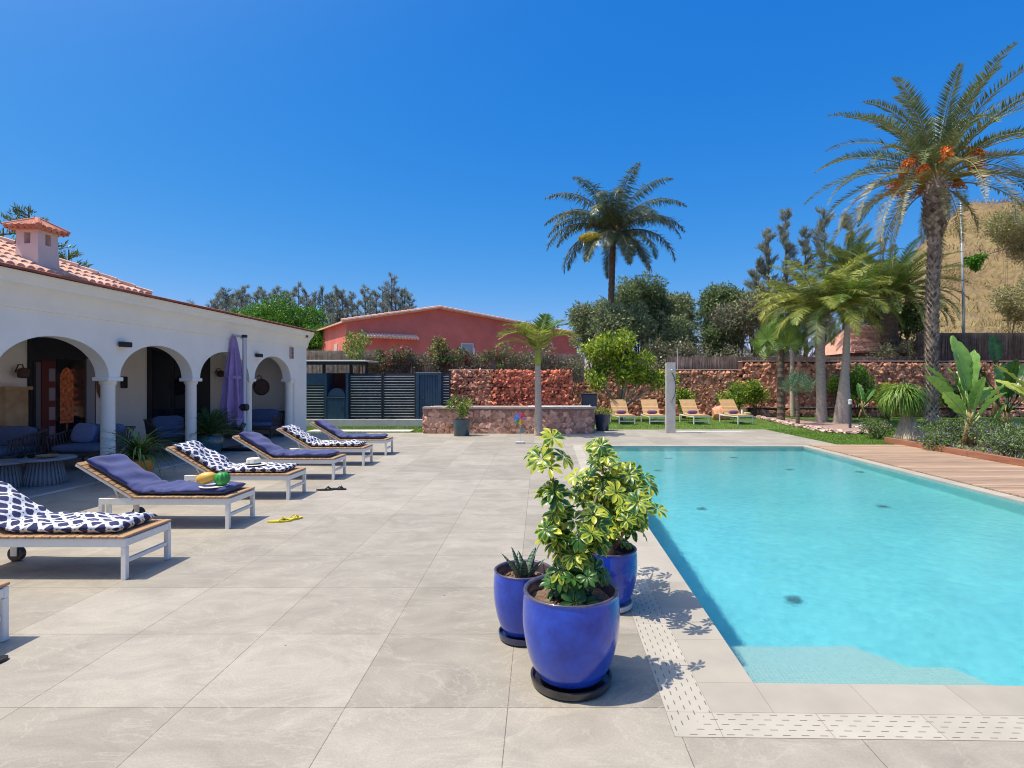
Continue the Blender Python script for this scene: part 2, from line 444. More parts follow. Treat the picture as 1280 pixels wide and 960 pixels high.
def mosaic_mat(name, c1, c2, size=0.025):
    m = bpy.data.materials.new(name); m.use_nodes = True
    nt = m.node_tree; b = nt.nodes['Principled BSDF']; L = nt.links
    tc = _n(nt, 'ShaderNodeTexCoord')
    # collapse all three axes so that walls get the same squares as the floor
    br = _n(nt, 'ShaderNodeTexVoronoi'); br.distance = 'CHEBYCHEV'; br.inputs['Scale'].default_value = 1 / size; br.inputs['Randomness'].default_value = 0.0
    L.new(tc.outputs['Object'], br.inputs['Vector'])
    sep = _n(nt, 'ShaderNodeSeparateColor'); L.new(br.outputs['Color'], sep.inputs[0])
    n1 = _n(nt, 'ShaderNodeTexNoise'); n1.inputs['Scale'].default_value = 0.8; n1.inputs['Detail'].default_value = 4; L.new(tc.outputs['Object'], n1.inputs['Vector'])
    # rippled light pattern carried by the wavy surface is left to the water; tiles only vary tile by tile
    ad = _n(nt, 'ShaderNodeMath'); ad.operation = 'MULTIPLY_ADD'; ad.inputs[1].default_value = 0.62; ad.inputs[2].default_value = 0.0
    L.new(sep.outputs[0], ad.inputs[0])
    ad2 = _n(nt, 'ShaderNodeMath'); ad2.operation = 'MULTIPLY_ADD'; ad2.inputs[1].default_value = 0.6
    L.new(n1.outputs['Fac'], ad2.inputs[0]); L.new(ad.outputs[0], ad2.inputs[2])
    mx = _n(nt, 'ShaderNodeMix'); mx.data_type = 'RGBA'; L.new(ad2.outputs[0], mx.inputs[0])
    mx.inputs[6].default_value = (*c1, 1); mx.inputs[7].default_value = (*c2, 1)
    gr = _n(nt, 'ShaderNodeMath'); gr.operation = 'GREATER_THAN'; gr.inputs[1].default_value = 0.46
    L.new(br.outputs['Distance'], gr.inputs[0])
    mx2 = _n(nt, 'ShaderNodeMix'); mx2.data_type = 'RGBA'; L.new(gr.outputs[0], mx2.inputs[0]); L.new(mx.outputs[2], mx2.inputs[6])
    mx2.inputs[7].default_value = tuple(0.5 * (a + 0.75) for a in c2) + (1,)
    L.new(mx2.outputs[2], b.inputs['Base Color'])
    b.inputs['Roughness'].default_value = 0.4
    return m
M['mosaic'] = mosaic_mat('pool_mosaic', (0.015, 0.33, 0.41), (0.20, 0.74, 0.75))
M['mosaic_step'] = mosaic_mat('pool_step_mosaic', (0.28, 0.52, 0.49), (0.37, 0.57, 0.52))

def grass_mat():
    return mat('lawn_green', (0.075, 0.15, 0.014), 0.9, noise=(1.6, 0.3), base2=(0.15, 0.24, 0.03), bump=(90, 0.8, 0.03))
M['lawn'] = grass_mat()
M['blade'] = mat('grass_blade', (0.09, 0.19, 0.018), 0.7, noise=(2, 0.3), base2=(0.19, 0.30, 0.04), island=0.35, trans=0.25)

# ================================================================== GROUND
PX0, PX1, PY0, PY1 = 1.08, 6.32, 3.0, 14.12      # pool water rectangle in the turned frame
def ring(mb, o, i, z, m=0):
    """quads between outer rect corners o and inner corners i"""
    v = [(*p, z) for p in o] + [(*p, z) for p in i]
    mb.add(v, [(k, (k + 1) % 4, 4 + (k + 1) % 4, 4 + k) for k in range(4)], m)
hole = [rot(*p)[:2] for p in ((PX0 - 0.04, PY0 - 0.04), (PX1 + 0.04, PY0 - 0.04), (PX1 + 0.04, PY1 + 0.04), (PX0 - 0.04, PY1 + 0.04))]
mb = MB(); ring(mb, [(-500, -300), (500, -300), (500, 900), (-500, 900)], hole, -0.03)
struct(mb.build('ground', mat('dry_ground', (0.20, 0.14, 0.09), 0.95, noise=(0.8, 0.3), bump=(20, 0.5, 0.03))))
po = [(PX0 - 0.52, PY0 - 0.46), (PX1 + 0.22, PY0 - 0.46), (PX1 + 0.22, PY1 + 0.26), (PX0 - 0.52, PY1 + 0.26)]
po = [rot(*p)[:2] for p in po]
mb = MB(); ring(mb, [(-17, -6), (7.66, -6), (7.66, 17.8), (-17, 17.8)], po, 0.0)
mb.add([(-3.66, 17.8, 0), (7.66, 17.8, 0), (7.66, 19.0, 0), (-3.66, 19.0, 0)], [(0, 1, 2, 3)])
mb.add([(7.66, -6, 0), (7.66, 17.8, 0), (7.66, 19, 0), (7.66, 19, -0.03), (7.66, -6, -0.03)], [(0, 4, 3, 2, 1)])
struct(mb.build('paved_terrace', M['tile']))

# lawns
mb = MB()
mb.add([(-17, 17.8, -0.012), (-3.66, 17.8, -0.012), (-3.66, 20.36, -0.012), (-17, 20.36, -0.012)], [(0, 1, 2, 3)])
mb.add([(1.6, 19, -0.012), (40, 19, -0.012), (40, 26.4, -0.012), (1.6, 26.4, -0.012)], [(0, 1, 2, 3)])
mb.add([(7.66, 13.0, -0.012), (40, 13.0, -0.012), (40, 19, -0.012), (7.66, 19, -0.012)], [(0, 1, 2, 3)])
struct(mb.build('lawn', M['lawn']))
def grass(regions, n):
    mb = MB()
    for (x0, x1, y0, y1, k) in regions:
        q = int(n * k)
        P = np.stack([rng.uniform(x0, x1, q), rng.uniform(y0, y1, q), np.full(q, -0.012)], 1)
        D = rng.normal(size=(q, 3)) * 0.4; D[:, 2] = 1; D /= np.linalg.norm(D, axis=1, keepdims=True)
        mb.blades(P, D, rng.uniform(0.02, 0.05, q), rng.uniform(0.008, 0.016, q))
    o = mb.build('short_grass', M['blade']); struct(o, 'stuff')
    o['label'] = 'short green turf on the lawns'
grass([(-9, -3.68, 17.82, 20.3, 0.14), (2.0, 18, 19.02, 25.9, 0.45), (7.68, 15, 14.4, 19, 0.41)], 90000)

# far planting terrace behind the lawn
mb = MB(); mb.box(9.7, 40, 26.3, 27.4, -0.03, 0.38)
struct(mb.build('planting_terrace', M['soil']))
# garden bed beside the timber deck
mb = MB()
bx = [(8.95, 4, 0.07), (16, 4, 0.07), (16, 14.2, 0.05), (12, 14.7, 0.03), (8.98, 15.0, 0.04)]
mb.add([rot(*p) for p in bx], [(0, 1, 2, 3, 4)])
struct(mb.build('garden_bed', M['soil']))

# stepping slabs in the left lawn
slab_m = mat('pale_slab', (0.62, 0.58, 0.50), 0.85, noise=(8, 0.1))
for i, (px, lab) in enumerate(((500, 'pale square stepping slab in the lawn, farthest right of the row'), (468, 'pale stepping slab in the lawn, second from the low stone wall'), (437, 'pale stepping slab in the lawn, third from the low stone wall'), (405, 'pale stepping slab in the lawn, nearest the white house'))):
    x = (px - VX) / F * 18.4
    mb = MB(); mb.rbox(x - 0.42, x + 0.42, 18.02, 18.62, -0.012, 0.03, 0.008)
    tag(mb.build('stepping_slab', slab_m), lab, 'paving slab', 'stepping slabs in the left lawn')

# ================================================================== POOL
def uvquad(mb, pts, uvs, m=0): mb.add(pts, [(0, 1, 2, 3)], m, uvs)
def strip(mb, i0, i1, o0, o1, t, z):
    """mitred strips around the pool between offsets"""
    a = [(PX0 - i0, PY0 - i1), (PX1 + o0, PY0 - i1), (PX1 + o0, PY1 + o1), (PX0 - i0, PY1 + o1)]
    return a
def mitred(inner, outer, z, name, m):
    mb = MB()
    for k in range(4):
        j = (k + 1) % 4
        i0, i1, o0, o1 = inner[k], inner[j], outer[k], outer[j]
        ax = 0 if k % 2 == 0 else 1
        def uvp(p, q): return (p[ax] - inner[0][ax] + 10, q)
        wd = abs(o0[1 - ax] - i0[1 - ax])
        if wd < 1e-4: continue
        uvquad(mb, [(*o0, z), (*o1, z), (*i1, z), (*i0, z)], [uvp(o0, 0), uvp(o1, 0), uvp(i1, wd), uvp(i0, wd)])
    return struct(mb.build(name, m, rotz=RZ))
rc = lambda l, n, r, f: [(PX0 - l, PY0 - n), (PX1 + r, PY0 - n), (PX1 + r, PY1 + f), (PX0 - l, PY1 + f)]
mitred(rc(0, 0, 0, 0), rc(0.3, 0.27, 0.22, 0.26), 0.002, 'pool_coping', M['coping'])
mitred(rc(0.3, 0.27, 0.22, 0.26), rc(0.52, 0.462, 0.22, 0.26), 0.0015, 'overflow_channel', M['slots'])
# coping nose (thickness over the water)
mb = MB()
r0 = rc(0, 0, 0, 0)
for k in range(4):
    j = (k + 1) % 4
    mb.add([(*r0[k], 0.002), (*r0[j], 0.002), (*r0[j], -0.035), (*r0[k], -0.035)], [(0, 1, 2, 3)], uv=[(10, 0), (10.4, 0), (10.4, .03), (10, .03)])
struct(mb.build('coping_nose', M['coping'], rotz=RZ))
WZ = -0.022; PD = -0.85
pool = thing('swimming_pool', 'large rectangular swimming pool of clear turquoise water sunk in the pale terrace', 'pool', (0, 0, 0), RZ)
del pool['category']; del pool['label']; pool['kind'] = 'structure'
mb = MB()
e = 0.02
x0, x1, y0, y1 = PX0 - e, PX1 + e, PY0 - e, PY1 + e
mb.add([(x0, y0, PD), (x1, y0, PD), (x1, y1, PD), (x0, y1, PD), (x0, y0, -.035), (x1, y0, -.035), (x1, y1, -.035), (x0, y1, -.035)],
       [(0, 1, 2, 3), (0, 4, 5, 1), (1, 5, 6, 2), (2, 6, 7, 3), (3, 7, 4, 0)])
o = mb.build('pool_basin', M['mosaic'], pool)
o.cycles.is_caustics_receiver = True
# entry steps in the near corner (two treads, the lower with a slanted corner)
def prism(mb, poly, z0, z1, m=0):
    n = len(poly)
    v = [(*p, z0) for p in poly] + [(*p, z1) for p in poly]
    mb.add(v, [tuple(range(n - 1, -1, -1)), tuple(range(n, 2 * n))] + [(i, (i + 1) % n, n + (i + 1) % n, n + i) for i in range(n)], m)
for poly, z in (([(PX0, PY0), (PX0 + 1.45, PY0), (PX0 + 1.25, PY0 + 0.33), (PX0, PY0 + 0.33)], -0.14),
                ([(PX0, PY0 + 0.332), (PX0 + 1.24, PY0 + 0.332), (PX0 + 0.92, PY0 + 0.75), (PX0, PY0 + 0.75)], -0.34)):
    mb = MB(); prism(mb, poly, PD + 0.003, z)
    o = mb.build('pool_step', M['mosaic_step'], pool); o.cycles.is_caustics_receiver = True
# drains and nozzles on the floor: where the refracted sight line meets it
def floor_pt(px, py, depth):
    d = Vector(((px - VX) / F, 1, (HY - py) / F)); t = (WZ - 1.6) / d.z
    s = Vector((0, 0, 1.6)) + d * t; d.normalize()
    hd = Vector((d.x, d.y, 0)); si = hd.length / 1.33; hd.normalize()
    h = (depth - WZ); tr = si / sqrt(1 - si * si)
    return s.x + hd.x * -h * tr, s.y + hd.y * -h * tr
fit_m = mat('drain_grey', (0.05, 0.16, 0.18), 0.5)
for px, py, r in ((993, 750, 0.075), (877, 636, 0.07), (1104, 633, 0.08), (987, 587, 0.08), (836, 573, 0.08), (822, 588, 0.07), (917, 572, 0.08), (1075, 590, 0.08)):
    X, Y = floor_pt(px, py, PD)
    c = cos(-RZ); s_ = sin(-RZ); x, y = X * c - Y * s_, X * s_ + Y * c
    if y > PY1 - 0.2 or x > PX1 - 0.15: continue
    mb = MB(); mb.lathe([(r, 0), (r, 0.015), (r * 0.8, 0.03), (0.02, 0.03)], 20, (x, y, PD))
    mb.build('floor_drain', fit_m, pool).cycles.is_caustics_receiver = True
mb = MB()
mb.add([(PX0 - e, PY0 - e, WZ), (PX1 + e, PY0 - e, WZ), (PX1 + e, PY1 + e, WZ), (PX0 - e, PY1 + e, WZ)], [(0, 1, 2, 3)])
o = mb.build('water', M['water'], rotz=RZ, smooth=True); struct(o)
o.cycles.is_caustics_caster = True

# timber deck beside the pool
deck_m = mat('timber_decking', (0.31, 0.185, 0.11), 0.65, noise=(2.2, 0.3), base2=(0.50, 0.355, 0.245), island=0.2, stretch=(0.6, 7, 1), bump=(30, 0.15, 0.004))
mb = MB()
mb.add([(PX1 + 0.222, 3.2, 0.004), (8.85, 3.2, 0.004), (8.85, 14.38, 0.004), (PX1 + 0.222, 14.38, 0.004)], [(0, 1, 2, 3)], 1)
y = 3.2
while y < 14.3:
    mb.box(PX1 + 0.224, 8.85, y, y + 0.135, 0.005, 0.022, 0); y += 0.145
struct(mb.build('timber_deck', [deck_m, M['black']], rotz=RZ))
edge = thing('timber_edging', 'reddish brown timber edging board between the wooden deck and the planted bed', 'edging', (0, 0, 0), RZ)
sleeper = mat('reddish_timber', (0.24, 0.085, 0.045), 0.75, noise=(2.5, 0.35), base2=(0.36, 0.16, 0.09), stretch=(6, 0.7, 6), bump=(25, 0.4, 0.006))
for (a, b_) in ((4.0, 6.69), (6.7, 9.39), (9.4, 12.09), (12.1, 15.05)):
    mb = MB(); mb.rbox(8.855, 8.945, a, b_, -0.01, 0.15, 0.008); mb.build('board', sleeper, edge)

# ================================================================== HOUSE (turned frame)
WX = -7.6; Z_SP = 1.69
house = thing('white_house', 'long white house with arched colonnade, cove cornice and red tiled roof', 'house', (0, 0, 0), RZ)
cols = [2.87, 5.12, 7.37, 9.62, 11.875, 14.11, 16.37]
Y_END = 17.3
mb = MB()
TH = 0.24
prof = []   # (y, zbottom)
prof.append((cols[0] - 0.27, Z_SP))
for a, b_ in zip(cols[:-1], cols[1:]):
    ya, yb = a + 0.125, b_ - 0.125
    prof.append((ya, Z_SP))
    n = 28
    for i in range(1, n):
        t = pi - pi * i / n
        c = (ya + yb) / 2; r = (yb - ya) / 2
        prof.append((c + r * cos(t), Z_SP + 0.62 * sin(t)))
    prof.append((yb, Z_SP))
prof.append((cols[-1] + 0.12, Z_SP))
ZT = 3.0
v = []
for (y, z) in prof:
    v += [(WX, y, z), (WX, y, ZT), (WX - TH, y, z), (WX - TH, y, ZT)]
fs = []
for i in range(len(prof) - 1):
    a = 4 * i; b_ = a + 4
    fs += [(a, b_, b_ + 1, a + 1), (a + 2, a + 3, b_ + 3, b_ + 2), (a, a + 2, b_ + 2, b_)]
mb.add(v, fs)
mb.box(WX - TH, WX, cols[-1] + 0.12, Y_END, 0, ZT)             # end pier
mb.box(-13.5, WX - TH, Y_END - 0.25, Y_END, 0, ZT)            # end wall
mb.box(-10.5, -10.25, 2.6, Y_END - 0.25, 0, 2.9)              # back wall
mb.box(-10.25, WX - TH, 2.6, Y_END - 0.25, 2.72, 2.9)         # porch ceiling
mb.box(-13.5, WX - TH, 2.35, 2.6, 0, ZT)
wall_o = mb.build('wall', M['white_wall'], house)
# porch floor
mb = MB(); mb.add([(-10.24, 2.6, 0.004), (-7.3, 2.6, 0.004), (-7.3, Y_END - .26, 0.004), (-10.24, Y_END - .26, 0.004)], [(0, 1, 2, 3)])
mb.build('porch_floor', mat('grey_porch_tile', (0.30, 0.28, 0.27), 0.6, noise=(4, 0.1)), house)
mb = MB(); mb.add([(-7.29, 2.6, 0.005), (-7.15, 2.6, 0.005), (-7.15, 12.6, 0.005), (-7.29, 12.6, 0.005)], [(0, 1, 2, 3)])
mb.build('threshold_strip', M['concrete'], house)
# columns
for k, y in enumerate(cols):
    if k == 0: continue
    c = (WX - 0.12, y, 0)
    mb = MB()
    mb.lathe([(0.14, 0), (0.14, 0.07), (0.115, 0.09), (0.108, 0.12), (0.105, 1.54), (0.115, 1.56), (0.13, 1.58), (0.13, 1.62)], 24, c)
    col_o = mb.build('column', M['white_wall'], house, smooth='auto')
    mb = MB(); mb.rbox(c[0] - 0.15, c[0] + 0.15, y - 0.17, y + 0.17, 1.62, Z_SP + .002, 0.012); mb.build('capital', M['white_wall'], col_o)
# cornice: cove between two mouldings, swept along y
def sweep(mb, pr, y0, y1, m=0):
    n = len(pr); v = [(x, y0, z) for x, z in pr] + [(x, y1, z) for x, z in pr]
    mb.add(v, [(i, (i + 1), n + i + 1, n + i) for i in range(n - 1)] + [tuple(range(n)), tuple(range(2 * n - 1, n - 1, -1))], m)
X = WX
mb = MB()
sweep(mb, [(X, 2.66), (X + .03, 2.66), (X + .03, 2.70), (X + .045, 2.72), (X + .06, 2.80), (X + .10, 2.90), (X + .17, 2.98), (X + .19, 2.99), (X + .19, 3.03), (X + .21, 3.05), (X + .23, 3.10), (X + .25, 3.13), (X + .25, 3.155), (X - 0.1, 3.155), (X - .1, 2.66)], 2.4, Y_END + 0.02)
mb.build('cornice', M['white_wall'], house, smooth='auto')
mb = MB(); sweep(mb, [(X + .30, 3.158), (X + .30, 3.195), (X + .24, 3.215), (X - .3, 3.23), (X - .3, 3.158)], 2.35, Y_END + 0.1)
mb.build('roof_edge', M['terracotta_trim'], house)
# roof: flat part + hipped tiled part
roof_o = None
mb = MB(); mb.box(-13.5, X - .302, 11.0, Y_END + .05, 3.0, 3.19)
mb.build('flat_roof', M['concrete'], house)
# hipped roof: eave at X+.1, slope rising to -X; hip line at 45 deg from (X-.1, 10.8)
mb = MB()
SL = 0.46; EX = X + 0.12; EY = 10.35; ZE = 3.2
def rz_(x, y): return ZE + SL * min(EX - x, EY - y)
# real barrel tiles: half-round rows running down the slope towards +x
mb.add([(EX, -3, ZE), (EX, EY, ZE), (EX - 5, EY - 5, ZE + SL * 5), (EX - 5, -3, ZE + SL * 5)], [(0, 1, 2, 3)])
mb.add([(EX, EY, ZE), (EX - 9, EY, ZE), (EX - 9, EY - 5, ZE + SL * 5), (EX - 5, EY - 5, ZE + SL * 5)], [(0, 1, 2, 3)])
y = 2.5
while y < EY - 0.1:
    k = 0
    Lmax = min(3.4, EY - y)
    while k * 0.25 < Lmax:
        xa = EX - k * 0.25; xb = xa - 0.29
        za = ZE + SL * (EX - xa) + 0.035; zb = ZE + SL * (EX - xb) + 0.015
        v = []
        for (xx, zz, rr) in ((xa, za, 0.068), (xb, zb, 0.056)):
            for i in range(7):
                a = pi * i / 6
                v.append((xx, y + rr * cos(a), zz + rr * 0.75 * sin(a)))
        f = [(i, i + 1, 8 + i, 7 + i) for i in range(6)] + [tuple(range(6, -1, -1))]
        mb.add(v, f); k += 1
    y += 0.155
# hip cap tiles
pts = 26
for i in range(pts):
    t0 = i * 0.19; t1 = t0 + 0.22
    p0 = (EX - t0, EY - t0, ZE + SL * t0 + 0.05); p1 = (EX - t1, EY - t1, ZE + SL * t1 + 0.035)
    mb.tube([p0, p1], [0.075, 0.062], 8)
M['roof_tile'] = mat('barrel_roof_tile', (0.52, 0.26, 0.17), 0.85, noise=(5, 0.3), base2=(0.72, 0.47, 0.35), island=0.18, bump=(40, 0.3, 0.01))
roof_o = mb.build('roof', M['roof_tile'], house, smooth='auto')
# chimney: part of the roof, with open vents and its own tiled cap
cx, cy, cw = -7.90, 8.47, 0.34
ch_m = mat('pinkish_plaster', (0.66, 0.52, 0.47), 0.85, noise=(3, 0.06), bump=(60, 0.2, 0.004))
mb = MB()
x0, x1, y0, y1 = cx - cw / 2 - .0, cx + cw / 2, cy - cw / 2, cy + cw / 2
fl = 0.03
v = [(x0 - fl, y0 - fl, 3.1), (x1 + fl, y0 - fl, 3.1), (x1 + fl, y1 + fl, 3.1), (x0 - fl, y1 + fl, 3.1), (x0, y0, 3.70), (x1, y0, 3.70), (x1, y1, 3.70), (x0, y1, 3.70)]
mb.add(v, [(0, 1, 5, 4), (1, 2, 6, 5), (2, 3, 7, 6), (3, 0, 4, 7), (4, 5, 6, 7)])
p = 0.12
for (a, b_) in ((x0, y0), (x1 - p, y0), (x0, y1 - p), (x1 - p, y1 - p)):
    mb.box(a, a + p, b_, b_ + p, 3.701, 3.87)
mb.box(x0, x1, y0, y1, 3.871, 3.91)
chim = mb.build('chimney', ch_m, roof_o)
mb = MB()
ov = 0.08
mb.add([(x0 - ov, y0 - ov, 3.91), (x1 + ov, y0 - ov, 3.91), (x1 + ov, y1 + ov, 3.91), (x0 - ov, y1 + ov, 3.91), (cx, cy, 4.06)], [(0, 1, 4), (1, 2, 4), (2, 3, 4), (3, 0, 4), (3, 2, 1, 0)])
for side in range(4):
    an = side * pi / 2
    for k in range(5):
        s_ = (k - 2) * 0.1
        h = cw / 2 + ov
        top = (s_ * 0.12, -0.03); bot = (s_, -h - 0.02)
        def R2(q, z): return (cx + q[0] * cos(an) - q[1] * sin(an), cy + q[0] * sin(an) + q[1] * cos(an), z)
        mb.tube([R2(bot, 3.93), R2(top, 4.08)], [0.042, 0.034], 8)
    mb.tube([(cx + (h + .02) * cos(an + pi / 4) * 1.414, cy + (h + .02) * sin(an + pi / 4) * 1.414, 3.945), (cx, cy, 4.11)], [0.045, 0.04], 8)
mb.build('chimney_cap', mat('red_cap_tile', (0.36, 0.10, 0.06), 0.8, noise=(5, 0.3), base2=(0.52, 0.22, 0.14), bump=(30, .3, .01)), roof_o, smooth='auto')

# doors and glazing on the back wall x=-10.25
BX = -10.25
def yb(px): return 700 * 10.2 / (688 - px)
# glazed door unit in the first arch
mb = MB()
ya, yz = yb(25), yb(109)
mb.box(BX + .002, BX + .08, ya, yz, 0.005, 2.5)
door = mb.build('door_frame', M['dark_frame'], house)
mb = MB(); mb.box(BX + .08, BX + .095, yb(57), yb(94), 0.08, 2.08); mb.build('door_glass', M['dark_glass'], door)
mb = MB(); mb.box(BX + .08, BX + .11, yb(95.5), yb(106), 0.05, 2.12); mb.build('frosted_side_panel', mat('frosted_glass', (0.30, 0.31, 0.33), 0.4), door)
mb = MB(); mb.box(BX + .08, BX + .12, yb(36), yb(55), 0.03, 2.03)
rd = mb.build('red_door', mat('deep_red_paint', (0.10, 0.008, 0.014), 0.35), house)
for k in range(4):
    mb = MB(); z = 0.45 + k * 0.39; mb.box(BX + .12, BX + .126, yb(45.5), yb(53.5), z, z + 0.26); mb.build('door_pane', mat('pale_pane', (0.25, 0.22, 0.25), 0.2), rd)
mb = MB(); mb.box(BX + .08, BX + .12, yb(29), yb(35), 0.05, 2.0); mb.build('grey_side_panel', mat('grey_panel', (0.13, 0.12, 0.13), .5), door)
# arched orange panel: reflection in the door glass painted as solid colour
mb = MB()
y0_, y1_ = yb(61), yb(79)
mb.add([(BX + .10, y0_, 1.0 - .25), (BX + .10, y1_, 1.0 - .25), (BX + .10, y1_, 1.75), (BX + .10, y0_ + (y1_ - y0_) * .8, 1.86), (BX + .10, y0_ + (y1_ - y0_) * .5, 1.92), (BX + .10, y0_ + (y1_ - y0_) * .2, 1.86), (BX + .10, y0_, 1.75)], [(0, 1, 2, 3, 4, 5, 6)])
mb.build('glass_reflection', mat('orange_reflection', (0.40, 0.06, 0.015), 0.9, noise=(14, .6), base2=(0.95, 0.30, 0.10), bump=(30, 1, .03)), house)
# wide dark sliding doors
for (a, b_) in ((179, 234), (236, 257)):
    mb = MB(); mb.box(BX + .002, BX + .07, yb(a), yb(b_), 0.005, 2.5); fr = mb.build('sliding_door', M['dark_frame'], house)
    n = 2 if a < 200 else 1
    wv = (yb(b_) - yb(a)) / n
    for k in range(n):
        mb = MB(); mb.box(BX + .07, BX + .078, yb(a) + k * wv + .09, yb(a) + (k + 1) * wv - .09, 0.1, 2.4); mb.build('pane', M['dark_glass'], fr)
# stone fireplace block at far left and small dark vent squares
mb = MB(); mb.box(BX, BX + .25, yb(-20), yb(10), 0.005, 1.46); mb.box(BX, BX + .3, yb(-24), yb(13), 1.46, 1.52)
tag(mb.build('stone_hearth', mat('ochre_marble', (0.42, 0.24, 0.10), .5, noise=(3.5, .5), base2=(.62, .42, .22)), rotz=RZ), 'ochre marbled stone hearth standing against the porch wall at the far left', 'fireplace')

# ---- things fixed on the house
def wall_lamp(y, z, lab):
    t = thing('wall_lamp', lab, 'lamp', rot(WX + 0.004, y, z), RZ, 'black box wall lamps on the arcade')
    mb = MB(); mb.rbox(0, 0.02, -0.07, 0.07, -0.035, 0.035, 0.004); mb.build('back_plate', M['black'], t)
    mb = MB(); mb.rbox(0.0205, 0.11, -0.11, 0.11, -0.045, 0.045, 0.006); mb.build('lamp_body', M['black'], t)
ym = lambda px: 700 * 7.6 / (688 - px)
for px, py, lab in ((144, 430, 'black box lamp on the white arcade above the first column from the left'), (317, 444, 'black box lamp on the white arcade just right of the closed purple umbrella')):
    y = ym(px); wall_lamp(y, 1.6 + (478 - py) * y / 700, lab)
y = ym(361); z = 1.6 + (478 - 441) * y / 700
mb = MB(); mb.rbox(0, .03, -.11, .11, -.17, .17, .008, 0)
t = thing('wall_plaque', 'narrow upright pinkish plaque on the white wall above the last arch', 'plaque', rot(WX + .004, y, z), RZ)
mb.build('plaque_board', mat('plaque', (0.45, 0.30, 0.28), .6, noise=(30, .3)), t)
for k in range(3):
    mb = MB(); mb.lathe([(0.04, 0), (0.04, .008)], 12, (0, 0, 0)); o = mb.build('round_tile', mat('plaque_tile', (0.16, 0.08, 0.08), .4), t); o.rotation_euler = (0, pi / 2, 0); o.location = (.0305, 0, -.11 + .11 * k)
y = ym(373.5); z = 1.6 + (478 - 419) * y / 700
mb = MB(); mb.rbox(0, .12, -.09, .09, -.07, .07, .01)
t = thing('floodlight', 'small pale box floodlight under the cornice at the house corner', 'lamp', rot(WX + .07, y, z), RZ)
mb.build('housing', mat('pale_grey_metal', (.45, .46, .47), .4), t)
mb = MB(); mb.box(.1202, .124, -.07, .07, -.05, .05); mb.build('lens', M['dark_glass'], t)

# lanterns, shield and wall clock pan inside the porch
def porch_lantern(x, y, z, lab, s=1):
    t = thing('wall_lantern', lab, 'lantern', rot(x, y, z), RZ, 'wooden wall lanterns in the porch')
    brown = mat('rusty_brown', (0.10, 0.05, 0.035), .7, noise=(20, .3))
    mb = MB(); mb.tube([(0, 0, .02), (.06, 0, .16), (.14, 0, .16), (.16, 0, .09)], .012, 6); mb.build('bracket', brown, t)
    mb = MB(); mb.lathe([(0.05, -.1), (.09, -.08), (.10, .04), (.075, .08), (.02, .1)], 10, (.16, 0, 0)); mb.build('lantern_body', brown, t)
porch_lantern(BX + .01, yb(9), 1.6 + 12 * yb(9) / 700, 'brown wooden wall lantern left of the dark framed door')
porch_lantern(BX + .01, yb(266), 1.6 + 11 * yb(266) / 700, 'brown wall lantern on the white wall left of the closed umbrella')
y = yb(118.5)
mb = MB(); 
v = [(0, 0, .26), (0, .07, .23), (.03, .11, .1), (.03, .09, -.1), (.02, .02, -.26), (.02, -.02, -.26), (.03, -.09, -.1), (.03, -.11, .1), (0, -.07, .23)]
prismv = [(p[0] + .05, p[1], p[2]) for p in v] + [(0.0, p[1], p[2]) for p in v]
n = len(v); mb.add(prismv, [tuple(range(n)), tuple(range(2 * n - 1, n - 1, -1))] + [(i, n + i, n + (i + 1) % n, (i + 1) % n) for i in range(n)])
o = mb.build('carved_mask', mat('carved_wood', (0.34, 0.17, 0.08), .7, noise=(25, .4)), rotz=RZ, loc=rot(BX + .01, y, 1.50))
tag(o, 'long carved wooden mask hung on the porch wall beside the first column', 'mask')
mb = MB(); mb.add([(0, -.09, -.09), (0, .09, -.09), (0, 0, .12), (.2, 0, -.05)], [(0, 1, 3), (1, 2, 3), (2, 0, 3), (0, 2, 1)]); mb.box(0, .22, -.12, .12, -.115, -.09)
tag(mb.build('corner_shelf', M['black'], rotz=RZ, loc=rot(BX + .01, yb(117), 1.86)), 'small black bracket shelf above the carved mask', 'shelf')
mb = MB(); mb.rbox(0, .05, -.09, .09, -.14, .14, .01)
o = mb.build('dark_wall_panel', M['black'], rotz=RZ, loc=rot(BX + .01, yb(148), 1.6)); tag(o, 'small black wall panel just right of the first column', 'panel')
mb = MB(); mb.rbox(0, .05, -.05, .05, -.05, .05, .01)
tag(mb.build('switch_box', M['black'], rotz=RZ, loc=rot(BX + .01, yb(16), 1.4)), 'tiny black switch box between the hearth and the dark door', 'switch')
# round woven gong on the end wall
ye = Y_END - .27; xg = -(688 - 323) / 700 * ye
t = thing('round_wall_ornament', 'round dark woven basket ornament hanging on the wall inside the last arch', 'wall ornament', rot(xg, ye, 1.6 - 6 * ye / 700), RZ)
mb = MB()
for r, q in ((.235, .022), (.15, .012), (.07, .01)):
    mb.tube([(r * cos(a), 0, r * sin(a)) for a in np.linspace(0, 2 * pi, 25)], q, 6)
for k in range(12):
    a = 2 * pi * k / 12; mb.cyl((0, 0, 0), (.23 * cos(a), 0, .23 * sin(a)), .008, 5)
mb.build('woven_ring', M['wicker'], t)
mb = MB(); mb.lathe([(.225, 0), (.20, .02), (.02, .04)], 24); o = mb.build('woven_disc', mat('woven_disc', (.20, .13, .11), .8, noise=(30, .4)), t); o.rotation_euler = (pi / 2, 0, 0); o.location = (0, .0, 0)
mb = MB(); mb.tube([(0, 0, .23), (0, -.01, .34), (-.07, -.02, .36), (-.1, -.02, .30)], .012, 6); mb.build('hook', M['black'], t)

